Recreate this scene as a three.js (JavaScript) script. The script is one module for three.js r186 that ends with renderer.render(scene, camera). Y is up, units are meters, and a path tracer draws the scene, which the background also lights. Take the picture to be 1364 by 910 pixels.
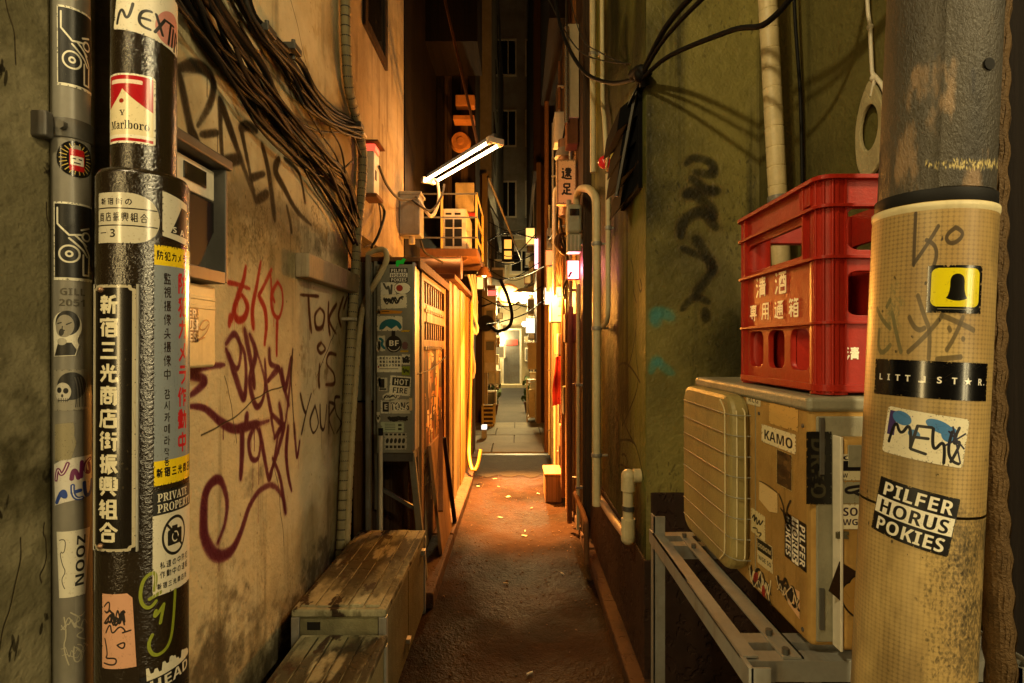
import * as THREE from 'three';
import { mergeGeometries } from 'three/addons/utils/BufferGeometryUtils.js';
import { RectAreaLightUniformsLib } from 'three/addons/lights/RectAreaLightUniformsLib.js';
import { RoundedBoxGeometry } from 'three/addons/geometries/RoundedBoxGeometry.js';

// ------------------------------------------------------------------ camera, sky, exposure
RectAreaLightUniformsLib.init();
const scene = new THREE.Scene();
const EYE = 1.45, F = 720, CX = 690, CY = 460;          // eye height; focal length and vanishing point in photo pixels
const camera = new THREE.PerspectiveCamera(2 * Math.atan(455 / F) * 180 / Math.PI, 1364 / 910, 0.05, 400);
camera.position.set(0, EYE, 0);
camera.lookAt(0, EYE, -1);
camera.setViewOffset(1364, 910, -8, -5, 1364, 910);
camera.updateProjectionMatrix();
const renderer = new THREE.WebGLRenderer({ antialias: true });
renderer.setSize(1024, 683);
renderer.toneMapping = THREE.LinearToneMapping;
renderer.toneMappingExposure = 1.45;
renderer.shadowMap.enabled = true;
{ // night sky over the city: nearly black, a little warm near the horizon
  const w = 64, h = 32, a = new Float32Array(w * h * 4);
  for (let y = 0; y < h; y++) for (let x = 0; x < w; x++) {
    const e = Math.max(0, (y / (h - 1) - 0.5) * 2), k = 1 - e * 0.6, i = (y * w + x) * 4;
    a[i] = 0.0042 * k; a[i + 1] = 0.0034 * k; a[i + 2] = 0.0024 * k; a[i + 3] = 1;
  }
  const t = new THREE.DataTexture(a, w, h, THREE.RGBAFormat, THREE.FloatType);
  t.mapping = THREE.EquirectangularReflectionMapping; t.magFilter = THREE.LinearFilter; t.needsUpdate = true;
  scene.background = t; scene.environment = t;
}
// colours and strengths of the lamps (the lights themselves are set in the lamps' builders)
const LAMP = {
  street: [[1, 0.8, 0.42], 12], street2: [[1, 0.8, 0.42], 13], sign: [[1, 0.79, 0.4], 8.5], sign2: [[1, 0.72, 0.3], 8],
  tube: [[1, 0.44, 0.12], 0.58], yellow: [[1, 0.37, 0.05], 10], pool: [[1, 0.4, 0.09], 290], neon: [[1, 0.2, 0.3], 0.6], end: [[1, 0.74, 0.3], 42], door: [[1, 0.78, 0.36], 18],
};

// ------------------------------------------------------------------ helpers
let seedState = 12345;
const rnd = () => { seedState = (seedState + 0x6d2b79f5) | 0; let t = Math.imul(seedState ^ (seedState >>> 15), 1 | seedState); t = (t + Math.imul(t ^ (t >>> 7), 61 | t)) ^ t; return ((t ^ (t >>> 14)) >>> 0) / 4294967296; };
const rr = (a, b) => a + (b - a) * rnd();
const V = (X, Y, d) => new THREE.Vector3(X, Y, -d);
const atD = (px, py, d) => V((px - CX) / F * d, EYE + (CY - py) / F * d, d);     // pixel -> point at a known depth
const atX = (px, py, X) => atD(px, py, F * X / (px - CX));                        // pixel -> point on a wall along the alley
const atY = (px, py, Y) => atD(px, py, F * (EYE - Y) / (py - CY));                // pixel -> point on a level surface
const counts = {};
const numbered = (n) => { const k = counts[n] = (counts[n] ?? -1) + 1; return k ? n + '_' + String(k).padStart(3, '0') : n; };
function flat(g) {
  if (g.index) g = g.toNonIndexed();
  if (!g.attributes.normal) g.computeVertexNormals();
  if (!g.attributes.uv) g.setAttribute('uv', new THREE.BufferAttribute(new Float32Array(g.attributes.position.count * 2), 2));
  for (const k of Object.keys(g.attributes)) if (!['position', 'normal', 'uv'].includes(k)) g.deleteAttribute(k);
  g.morphAttributes = {};
  return g;
}
const merge = (list) => { const l = [].concat(list).map(flat); return l.length > 1 ? mergeGeometries(l, false) : l[0]; };
function metreUV(g) {   // uv in metres, across the axis each triangle faces most
  const p = g.attributes.position, uv = g.attributes.uv, a = new THREE.Vector3(), b = new THREE.Vector3(), c = new THREE.Vector3();
  for (let i = 0; i < p.count; i += 3) {
    a.fromBufferAttribute(p, i); b.fromBufferAttribute(p, i + 1).sub(a); c.fromBufferAttribute(p, i + 2).sub(a); b.cross(c);
    const x = Math.abs(b.x), y = Math.abs(b.y), z = Math.abs(b.z);
    for (let k = i; k < i + 3; k++) {
      if (x >= y && x >= z) uv.setXY(k, -p.getZ(k), p.getY(k));
      else if (y >= z) uv.setXY(k, p.getX(k), -p.getZ(k));
      else uv.setXY(k, p.getX(k), p.getY(k));
    }
  }
}
function thing(name, label, category, base, group) {
  const o = new THREE.Group(); o.name = numbered(name); o.position.copy(base); o.userData = { label, category };
  if (group) o.userData.group = group;
  scene.add(o); return o;
}
function part(parent, name, geos, mat, label) {     // geometry given in world metres, kept relative to its thing's base
  if (geos.userData?.s) mat = mat === M.print ? printMats[geos.userData.s] : mat === M.gloss ? glossMats[geos.userData.s] : mat;
  const g = merge(geos), root = parent.isMesh ? parent.parent : parent, off = parent.isMesh && !parent.parent.isGroup ? parent : root;
  if (!mat.userData.ownUV) metreUV(g);
  g.translate(-off.position.x, -off.position.y, -off.position.z);
  const m = new THREE.Mesh(g, mat); m.name = name; m.castShadow = m.receiveShadow = true;
  if (label) m.userData.label = label;
  parent.add(m); return m;
}
function solo(name, label, category, geos, mat, group, kind) {      // a thing that is one mesh, standing at its own base
  const g = merge(geos); if (!mat.userData.ownUV) metreUV(g);
  g.computeBoundingBox(); const b = g.boundingBox, c = new THREE.Vector3((b.min.x + b.max.x) / 2, b.min.y, (b.min.z + b.max.z) / 2);
  g.translate(-c.x, -c.y, -c.z);
  const m = new THREE.Mesh(g, mat); m.name = numbered(name); m.position.copy(c); m.castShadow = m.receiveShadow = true;
  if (label) m.userData.label = label; if (category) m.userData.category = category; if (group) m.userData.group = group; if (kind) m.userData.kind = kind;
  scene.add(m); return m;
}
const bx = (X0, X1, Y0, Y1, d0, d1, r = 0, s = 2) => {
  const w = Math.abs(X1 - X0), h = Math.abs(Y1 - Y0), l = Math.abs(d1 - d0);
  const g = r ? new RoundedBoxGeometry(w, h, l, s, Math.min(r, w / 2.01, h / 2.01, l / 2.01)) : new THREE.BoxGeometry(w, h, l);
  return flat(g).translate((X0 + X1) / 2, (Y0 + Y1) / 2, -(d0 + d1) / 2);
};
const UPV = new THREE.Vector3(0, 1, 0);
const cyl = (a, b, r0, r1 = r0, seg = 16, open = false) => {
  const l = a.distanceTo(b), g = flat(new THREE.CylinderGeometry(r1, r0, l, seg, 1, open));
  return g.applyQuaternion(new THREE.Quaternion().setFromUnitVectors(UPV, b.clone().sub(a).normalize())).translate((a.x + b.x) / 2, (a.y + b.y) / 2, (a.z + b.z) / 2);
};
const bar = (a, b, w, h, r = 0) => {        // a squared bar from a to b
  const l = a.distanceTo(b), g = flat(r ? new RoundedBoxGeometry(w, h, l, 1, r) : new THREE.BoxGeometry(w, h, l));
  const m = new THREE.Matrix4().lookAt(a, b, Math.abs(b.y - a.y) > l * 0.99 ? new THREE.Vector3(1, 0, 0) : UPV);
  return g.applyMatrix4(m).translate((a.x + b.x) / 2, (a.y + b.y) / 2, (a.z + b.z) / 2);
};
const tube = (pts, r, seg = 40, radial = 8, tension = 0.5) => flat(new THREE.TubeGeometry(new THREE.CatmullRomCurve3(pts, false, 'catmullrom', tension), seg, r, radial, false));
const ball = (c, r, s = 16) => flat(new THREE.SphereGeometry(r, s, s * 0.75 | 0)).translate(c.x, c.y, c.z);
function lathe(profile, c, seg = 48) { return flat(new THREE.LatheGeometry(profile.map(([r, y]) => new THREE.Vector2(r, y)), seg)).translate(c.x, c.y, c.z); }
function plate(shape, depth, bevel = 0, seg = 8) { return flat(new THREE.ExtrudeGeometry(shape, { depth, bevelEnabled: bevel > 0, bevelSize: bevel, bevelThickness: bevel, bevelSegments: 2, curveSegments: seg })); }
function rrect(x0, y0, x1, y1, r, S = THREE.Shape) {
  const s = new S();
  s.moveTo(x0 + r, y0); s.lineTo(x1 - r, y0); s.quadraticCurveTo(x1, y0, x1, y0 + r); s.lineTo(x1, y1 - r); s.quadraticCurveTo(x1, y1, x1 - r, y1);
  s.lineTo(x0 + r, y1); s.quadraticCurveTo(x0, y1, x0, y1 - r); s.lineTo(x0, y0 + r); s.quadraticCurveTo(x0, y0, x0 + r, y0);
  return s;
}
// shapes drawn as (depth, height) stand on a wall along the alley; 'face' 1 looks towards +X, -1 towards -X
const onSide = (g, X, face) => { const m = new THREE.Matrix4().makeBasis(new THREE.Vector3(0, 0, -1), new THREE.Vector3(0, 1, 0), new THREE.Vector3(1, 0, 0)); g.applyMatrix4(m); return g.translate(X, 0, 0); };
const onFront = (g, d) => g.translate(0, 0, -d);

// ------------------------------------------------------------------ noise and textures
function tileNoise(size, freq, octaves, seed, gain = 0.5) {
  const out = new Float32Array(size * size); let amp = 1, total = 0;
  for (let o = 0; o < octaves; o++) {
    const f = freq << o, lat = new Float32Array(f * f); let s = seed * 977 + o * 131 + 7;
    for (let i = 0; i < f * f; i++) { s = (Math.imul(s, 1664525) + 1013904223) | 0; let t = s ^ (s >>> 15); t = Math.imul(t, 2246822519); lat[i] = ((t ^ (t >>> 13)) >>> 0) / 4294967296; }
    for (let y = 0; y < size; y++) {
      const fy = y / size * f, y0 = fy | 0, ty = fy - y0, sy = ty * ty * (3 - 2 * ty), ya = (y0 % f) * f, yb = ((y0 + 1) % f) * f;
      for (let x = 0; x < size; x++) {
        const fx = x / size * f, x0 = fx | 0, tx = fx - x0, sx = tx * tx * (3 - 2 * tx), xa = x0 % f, xb = (x0 + 1) % f;
        const a = lat[ya + xa] + (lat[ya + xb] - lat[ya + xa]) * sx, b = lat[yb + xa] + (lat[yb + xb] - lat[yb + xa]) * sx;
        out[y * size + x] += (a + (b - a) * sy) * amp;
      }
    }
    total += amp; amp *= gain;
  }
  for (let i = 0; i < out.length; i++) out[i] /= total;
  return out;
}
const N = 512;
const nA = tileNoise(N, 4, 7, 1, 0.55), nB = tileNoise(N, 3, 6, 2, 0.6), nC = tileNoise(N, 16, 5, 3, 0.6), nD = tileNoise(N, 64, 3, 4, 0.7), nE = tileNoise(N, 2, 7, 5, 0.5);
const at = (n, x, y) => n[((y & (N - 1)) << 9) | (x & (N - 1))];
const clamp = (x, a = 0, b = 1) => Math.min(b, Math.max(a, x));
const step = (a, b, x) => { const t = clamp((x - a) / (b - a)); return t * t * (3 - 2 * t); };
const mix = (a, b, t) => a + (b - a) * t;
const mix3 = (a, b, t) => [mix(a[0], b[0], t), mix(a[1], b[1], t), mix(a[2], b[2], t)];
const enc = (x) => { x = clamp(x); return 255 * (x <= 0.0031308 ? 12.92 * x : 1.055 * Math.pow(x, 1 / 2.4) - 0.055); };
function colorTile(metres, fn, size = N) {      // fn(x, y) -> linear rgb; repeats every 'metres'
  const a = new Uint8Array(size * size * 4);
  for (let y = 0, i = 0; y < size; y++) for (let x = 0; x < size; x++, i += 4) { const c = fn(x, y); a[i] = enc(c[0]); a[i + 1] = enc(c[1]); a[i + 2] = enc(c[2]); a[i + 3] = 255; }
  const t = new THREE.DataTexture(a, size, size); t.colorSpace = THREE.SRGBColorSpace;
  return tiled(t, metres);
}
function tiled(t, metres) { t.wrapS = t.wrapT = THREE.RepeatWrapping; t.magFilter = THREE.LinearFilter; t.repeat.set(1 / metres, 1 / metres); t.needsUpdate = true; return t; }
function greyTile(metres, fn, size = N) {
  const a = new Uint8Array(size * size * 4);
  for (let y = 0, i = 0; y < size; y++) for (let x = 0; x < size; x++, i += 4) { const v = 255 * clamp(fn(x, y)); a[i] = a[i + 1] = a[i + 2] = v; a[i + 3] = 255; }
  return tiled(new THREE.DataTexture(a, size, size), metres);
}
// dusty, porous surfaces have little sheen at low angles
const std = (o) => ((o.roughness ?? 1) >= 0.6 && !o.metalness ? new THREE.MeshPhysicalMaterial({ specularIntensity: 0.3, ...o }) : new THREE.MeshStandardMaterial(o));
const phys = (o) => new THREE.MeshPhysicalMaterial(o);
const lin = (r, g, b) => new THREE.Color().setRGB(r, g, b);

const bumpPlaster = greyTile(0.9, (x, y) => 0.55 * at(nA, x, y) + 0.25 * at(nC, x * 2, y * 2) + 0.2 * at(nD, x, y));
const bumpFine = greyTile(0.25, (x, y) => 0.5 * at(nC, x, y) + 0.5 * at(nD, x, y));
const bumpPits = greyTile(0.6, (x, y) => { const p = at(nC, x, y); return 0.6 * at(nA, x, y) + 0.4 * step(0.36, 0.46, p); });
const roughMottle = greyTile(0.8, (x, y) => 0.45 + 0.75 * (at(nA, x, y) - 0.2));
const bumpGrain = greyTile(0.7, (x, y) => at(nC, x * 3, y >> 4) * 0.7 + 0.3 * at(nD, x * 2, y >> 3));

// grimy paint or plaster: base tone, stain tone, moss tone
const grime = (base, stain, other, metres, streak = 0.5, soft = 0.5) => colorTile(metres, (x, y) => {
  const big = at(nE, x, y), mid = at(nA, x + 90, y + 31), fine = at(nC, x, y), dust = at(nD, x, y), run = at(nC, x * 2, (y >> 3) + 200);
  let c = mix3(base, stain, step(0.42, 0.42 + soft, big * 0.55 + mid * 0.45));
  c = mix3(c, stain, streak * step(0.5, 0.78, run * 0.6 + big * 0.4));
  c = mix3(c, other, 0.55 * step(0.52, 0.66, at(nB, x + 200, y + 77)) * step(0.35, 0.6, fine));
  const k = 0.8 + 0.25 * fine + 0.18 * dust; return [c[0] * k, c[1] * k, c[2] * k];
});
const texPlaster = grime([0.35, 0.28, 0.17], [0.1, 0.072, 0.038], [0.19, 0.145, 0.082], 1.5, 0.9);
const texOlive = grime([0.13, 0.112, 0.034], [0.03, 0.026, 0.008], [0.075, 0.07, 0.018], 2.2, 0.85);
const texConcrete = grime([0.2, 0.18, 0.105], [0.09, 0.08, 0.04], [0.13, 0.12, 0.06], 1.7, 0.5);
const texGrey = grime([0.3, 0.29, 0.25], [0.14, 0.13, 0.1], [0.22, 0.2, 0.16], 1.9, 0.5);
const texCream = grime([0.6, 0.5, 0.3], [0.36, 0.28, 0.15], [0.44, 0.36, 0.2], 1.6, 0.5);
const wood = (a, b, metres) => colorTile(metres, (x, y) => { const g = at(nC, x * 4, y >> 5), h = at(nB, x * 2, y >> 3); return mix3(a, b, clamp(step(0.3, 0.75, g) * 0.6 + step(0.4, 0.7, h) * 0.5)); });
const texDarkWood = wood([0.075, 0.045, 0.024], [0.022, 0.014, 0.008], 1.1);
const texWarmWood = wood([0.3, 0.17, 0.07], [0.13, 0.065, 0.024], 0.9);
const texPaleWood = wood([0.42, 0.31, 0.16], [0.24, 0.16, 0.075], 0.9);

const M = {
  plaster: std({ map: texPlaster, bumpMap: bumpPlaster, bumpScale: 0.012, roughness: 0.92 }),
  olive: std({ map: texOlive, bumpMap: bumpPlaster, bumpScale: 0.016, roughness: 0.75 }),
  concrete: std({ map: texConcrete, bumpMap: bumpPlaster, bumpScale: 0.018, roughness: 0.9 }),
  grey: std({ map: texGrey, bumpMap: bumpPlaster, bumpScale: 0.01, roughness: 0.85 }),
  cream: std({ map: texCream, bumpMap: bumpPlaster, bumpScale: 0.01, roughness: 0.85 }),
  darkWood: std({ map: texDarkWood, bumpMap: bumpGrain, bumpScale: 0.006, roughness: 0.7 }),
  warmWood: std({ map: texWarmWood, bumpMap: bumpGrain, bumpScale: 0.005, roughness: 0.6 }),
  paleWood: std({ map: texPaleWood, bumpMap: bumpGrain, bumpScale: 0.004, roughness: 0.6 }),
  blackCable: std({ color: lin(0.007, 0.006, 0.005), roughness: 0.6 }),
  greyCable: std({ color: lin(0.035, 0.03, 0.023), roughness: 0.6 }),
  brownCable: std({ color: lin(0.04, 0.022, 0.011), roughness: 0.6 }),
  creamPipe: std({ map: grime([0.62, 0.53, 0.3], [0.34, 0.26, 0.12], [0.48, 0.4, 0.2], 0.7, 0.5), roughness: 0.5 }),
  pvcGrey: std({ map: grime([0.2, 0.185, 0.15], [0.12, 0.105, 0.08], [0.16, 0.15, 0.11], 0.9, 0.3), roughness: 0.42 }),
  steel: std({ map: grime([0.34, 0.33, 0.28], [0.16, 0.13, 0.09], [0.24, 0.2, 0.14], 0.8, 0.5), roughness: 0.5, metalness: 0.35 }),
  darkSteel: std({ map: grime([0.1, 0.095, 0.08], [0.05, 0.04, 0.03], [0.08, 0.06, 0.04], 0.8, 0.5), roughness: 0.5, metalness: 0.3 }),
  cabinet: std({ map: grime([0.25, 0.24, 0.175], [0.11, 0.1, 0.07], [0.17, 0.155, 0.11], 0.7, 0.5), roughness: 0.55, metalness: 0.1 }),
  copper: std({ color: lin(0.34, 0.2, 0.12), roughness: 0.35, metalness: 0.8, bumpMap: bumpFine, bumpScale: 0.002 }),
  chrome: std({ color: lin(0.6, 0.55, 0.48), roughness: 0.22, metalness: 0.95 }),
  rust: std({ map: grime([0.17, 0.075, 0.03], [0.06, 0.03, 0.015], [0.11, 0.05, 0.02], 0.6, 0.5), bumpMap: bumpFine, bumpScale: 0.004, roughness: 0.8 }),
  black: std({ color: lin(0.012, 0.011, 0.01), roughness: 0.6 }),
  darkGlass: phys({ color: lin(0.012, 0.011, 0.009), roughness: 0.08, clearcoat: 0.5 }),
  white: std({ color: lin(0.62, 0.58, 0.48), roughness: 0.5 }),
  whiteWorn: std({ map: grime([0.66, 0.6, 0.46], [0.4, 0.33, 0.22], [0.52, 0.46, 0.33], 0.8, 0.4), roughness: 0.5 }),
  redPaint: std({ color: lin(0.45, 0.03, 0.02), roughness: 0.5 }),
  orangePaint: std({ map: grime([0.55, 0.24, 0.07], [0.3, 0.11, 0.03], [0.42, 0.18, 0.05], 0.9, 0.4), roughness: 0.6 }),
  yellowPaint: std({ map: grime([0.62, 0.44, 0.08], [0.4, 0.25, 0.04], [0.52, 0.36, 0.06], 0.9, 0.4), roughness: 0.5 }),
};
const glow = (r, g, b, k, o = {}) => std({ color: lin(0.3 * r, 0.3 * g, 0.3 * b), emissive: lin(r, g, b), emissiveIntensity: k, roughness: 0.5, ...o });
function point(parent, [c, k], pos, radius = 2, scale = 1) {
  const l = new THREE.PointLight(lin(...c), k * scale); l.position.copy(pos).sub(parent.position); l.castShadow = true; l.shadow.radius = radius; l.name = 'lamp_light'; parent.add(l); return l;
}
// ------------------------------------------------------------------ lettering: characters drawn stroke by stroke on a 100 x 100 square
const GLYPH = {
  '新': '28,4 30,12|8,16 50,16|18,20 22,30|40,20 36,30|5,33 52,33|7,54 51,54|29,33 29,94|28,56 8,78|30,56 48,76|88,8 60,18|60,18 60,55 52,92|60,42 96,42|80,42 80,95',
  '宿': '50,3 50,12|10,26 10,14 90,14 88,26|30,26 12,56|22,44 22,94|38,32 94,32|64,32 58,46|44,46 44,94|44,46 88,46 88,94|44,68 88,68|44,91 88,91',
  '三': '15,18 85,18|22,50 78,50|6,86 94,86',
  '光': '50,5 50,46|20,14 32,36|80,14 68,36|6,46 94,46|36,46 34,66 10,92|62,46 62,86 72,90 92,88 93,72',
  '商': '50,2 50,12|8,14 92,14|34,18 38,28|66,18 62,28|14,95 14,30 86,30 86,88 78,94|40,32 38,46 24,54|60,32 62,44 76,48|34,60 34,86|34,60 66,60 66,84|34,84 66,84',
  '店': '52,3 52,14|12,14 94,14|14,14 14,60 5,94|56,22 56,52|56,36 88,36|32,52 32,94|32,52 86,52 86,94|32,90 86,90',
  '街': '26,4 8,26|26,28 6,52|18,44 18,95|36,18 62,18|49,6 49,34|33,34 65,34|36,56 62,56|49,42 49,78|32,80 66,74|72,14 94,14|68,40 97,40|84,40 84,90 76,94',
  '振': '6,24 36,24|22,4 22,88 12,92|4,62 38,50|46,10 94,10|46,10 46,50 38,94|54,26 88,26|48,42 96,42|58,42 58,90 74,80|90,48 76,62|66,44 94,92',
  '興': '8,12 8,60|8,12 26,8|8,28 24,28|8,44 24,44|34,8 34,56|34,8 66,8 66,56|42,20 58,20|43,32 43,46|43,32 57,32 57,46|43,45 57,45|92,12 92,60|76,10 92,10|78,28 92,28|78,44 92,44|3,62 97,62|32,70 12,92|66,70 88,92',
  '組': '24,4 10,26 30,28|36,18 8,48 38,44|24,48 24,94|12,60 8,82|34,58 40,76|50,8 50,90|50,8 86,8 86,90|50,34 86,34|50,60 86,60|42,90 97,90',
  '合': '50,4 30,28 4,46|50,4 70,26 96,44|32,42 68,42|22,58 22,96|22,58 78,58 78,96|22,92 78,92',
  '清': '8,8 20,18|4,34 17,44|6,92 24,62|34,14 94,14|38,28 90,28|30,42 97,42|64,4 64,42|42,54 42,94|42,54 86,54 86,92|42,66 86,66|42,78 86,78',
  '酒': '8,8 20,18|4,34 17,44|6,92 24,62|34,12 96,12|42,30 42,94|42,30 90,30 90,94|56,12 56,34 48,52|74,12 74,48 86,50|42,62 90,62|42,90 90,90',
  '専': '8,12 92,12|20,24 20,52|20,24 80,24 80,52|20,38 80,38|20,52 80,52|50,3 50,52|4,64 96,64|68,56 68,90 58,94|28,72 40,84',
  '用': '18,8 18,60 8,94|18,8 84,8 84,90 76,94|18,36 84,36|18,62 84,62|51,8 51,92',
  '通': '10,8 20,20|4,38 20,38 20,72 6,88|6,84 24,84 50,92 97,92|38,10 86,10 66,24|50,16 60,24|38,32 38,80|38,32 88,32 88,80|38,46 88,46|38,60 88,60|63,26 63,80',
  '箱': '20,3 8,22|16,12 46,12|28,14 32,24|64,3 54,20|60,12 96,12|74,14 78,24|6,44 46,44|26,30 26,95|26,48 6,78|28,52 46,68|54,32 54,95|54,32 90,32 90,95|54,52 90,52|54,72 90,72|54,92 90,92',
  '遠': '10,8 20,20|4,38 20,38 20,72 6,88|6,84 24,84 50,92 97,92|40,12 88,12|64,3 64,24|34,24 96,24|46,34 46,48|46,34 82,34 82,48|46,48 82,48|60,48 36,76|60,54 60,80|80,54 66,62|62,58 94,80',
  '足': '26,8 26,36|26,8 76,8 76,36|26,36 76,36|52,36 52,86|52,58 84,58|28,54 26,76 6,94|26,78 50,88 96,90',
  '防': '10,6 10,96|10,6 34,6 22,34 36,52 20,64|66,4 66,18|42,22 96,22|60,22 56,60 38,94|60,48 88,48 84,88 72,92',
  '犯': '36,6 8,34|10,12 30,36 34,66 28,94 16,92|30,44 6,72|52,12 86,12 86,50 74,52|52,12 52,86 62,92 92,90 94,70',
  'カ': '12,30 84,30 80,84 66,90|46,6 44,50 12,92', 'メ': '76,8 58,52 14,92|26,34 78,78', 'ラ': '20,14 80,14|12,40 86,40 76,70 36,94',
  '作': '30,4 6,48|22,30 22,95|54,6 38,38|50,22 96,22|64,22 64,95|64,46 92,46|64,68 92,68',
  '動': '46,4 14,12|4,20 54,20|30,10 30,84|10,30 10,58|10,30 50,30 50,58|10,44 50,44|10,58 50,58|8,70 52,70|4,86 56,82|58,30 94,30 90,88 80,92|74,8 72,50 54,92',
  '中': '12,24 12,66|12,24 88,24 88,66|12,64 88,64|50,4 50,96',
  '監': '10,8 10,48|10,8 48,8|28,8 28,48|10,22 46,22|10,36 46,36|10,48 50,48|62,4 52,30|58,16 94,16|68,28 82,42|16,60 16,92|16,60 84,60 84,92|38,60 38,92|62,60 62,92|3,92 97,92',
  '視': '22,4 28,14|6,22 40,22 10,60|24,44 24,96|28,48 40,58|52,8 52,60|52,8 88,8 88,60|52,24 88,24|52,42 88,42|52,60 88,60|60,60 56,80 38,94|78,60 78,88 96,88 97,74',
  '摄': '6,24 32,24|20,4 20,88 12,92|4,62 36,50|40,10 96,10|50,10 50,46|84,10 84,50|50,24 84,24|50,36 84,36|40,48 94,44|42,58 64,58 40,94|46,66 64,92|70,58 92,58 68,94|74,66 94,92',
  '像': '26,4 6,44|18,30 18,95|56,3 40,20|54,10 78,10 68,20|42,22 42,42|42,22 90,22 90,42|42,42 90,42|66,22 66,42 40,60|60,48 74,70 66,94 56,90|68,62 38,82|66,56 90,48|70,62 96,90',
  '头': '34,8 46,18|20,28 34,38|6,58 94,58|56,4 56,58 40,78 8,94|58,64 90,92',
  '감': '8,12 42,12 34,36 8,48|66,4 66,52|66,26 86,26|24,60 24,94|24,60 76,60 76,94|24,92 76,92', '시': '32,10 28,44 6,76|32,34 54,72|78,4 78,96',
  '카': '8,18 46,18 40,54 8,82|10,46 44,44|70,4 70,96|70,48 92,48', '메': '8,24 8,72|8,24 38,24 38,72|8,70 38,70|56,48 66,48|66,6 66,92|84,4 84,96',
  '라': '8,16 44,16 44,44 10,44 10,76 50,74|70,4 70,96|70,46 92,46', '작': '8,10 46,10|28,10 8,46|28,26 46,44|68,4 68,54|68,28 90,28|22,64 72,64 72,96',
  '동': '22,8 76,8|22,8 22,34 78,34|50,34 50,50|6,52 94,52|30,64 70,64 76,78 70,92 30,92 24,78 30,64', '중': '20,8 80,8|50,8 18,38|52,18 82,36|6,50 94,50|50,50 50,62|30,66 70,66 76,80 70,94 30,94 24,80 30,66',
  '私': '36,6 10,16|6,30 44,30|26,14 26,95|24,36 6,62|28,40 44,56|66,10 52,80 90,72|78,50 94,86', 'の': '52,16 44,70 24,82 12,60 24,30 52,16 80,26 90,54 76,80 54,90',
  '道': '10,8 20,20|4,38 20,38 20,72 6,88|6,84 24,84 50,92 97,92|50,4 56,12|78,4 70,14|36,16 94,16|62,18 56,28|46,28 46,76|46,28 84,28 84,76|46,44 84,44|46,60 84,60|46,75 84,75',
};
const lines = (s) => s.split('|').map((l) => l.trim().split(/\s+/).map((p) => p.split(',').map(Number)));
function glyph(ctx, ch, x, y, w, h, lw, color) {
  ctx.strokeStyle = color; ctx.lineWidth = lw; ctx.lineCap = 'butt'; ctx.lineJoin = 'miter';
  for (const l of lines(GLYPH[ch])) { ctx.beginPath(); l.forEach(([a, b], i) => ctx[i ? 'lineTo' : 'moveTo'](x + a * w / 100, y + b * h / 100)); ctx.stroke(); }
}
const column = (ctx, text, x, y, w, h, pitch, lw, color) => [...text].forEach((c, i) => GLYPH[c] && glyph(ctx, c, x, y + i * pitch, w, h, lw, color));
const row = (ctx, text, x, y, w, h, pitch, lw, color) => [...text].forEach((c, i) => GLYPH[c] && glyph(ctx, c, x + i * pitch, y, w, h, lw, color));
function curve(ctx, pts) {      // a smooth hand-drawn line through the points
  ctx.beginPath(); ctx.moveTo(...pts[0]);
  if (pts.length === 2) ctx.lineTo(...pts[1]);
  else { for (let i = 1; i < pts.length - 1; i++) { const q = i === pts.length - 2 ? pts[i + 1] : [(pts[i][0] + pts[i + 1][0]) / 2, (pts[i][1] + pts[i + 1][1]) / 2]; ctx.quadraticCurveTo(...pts[i], ...q); } }
  ctx.stroke();
}
const newCanvas = (w, h) => { const c = document.createElement('canvas'); c.width = w; c.height = h; return c; };
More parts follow.
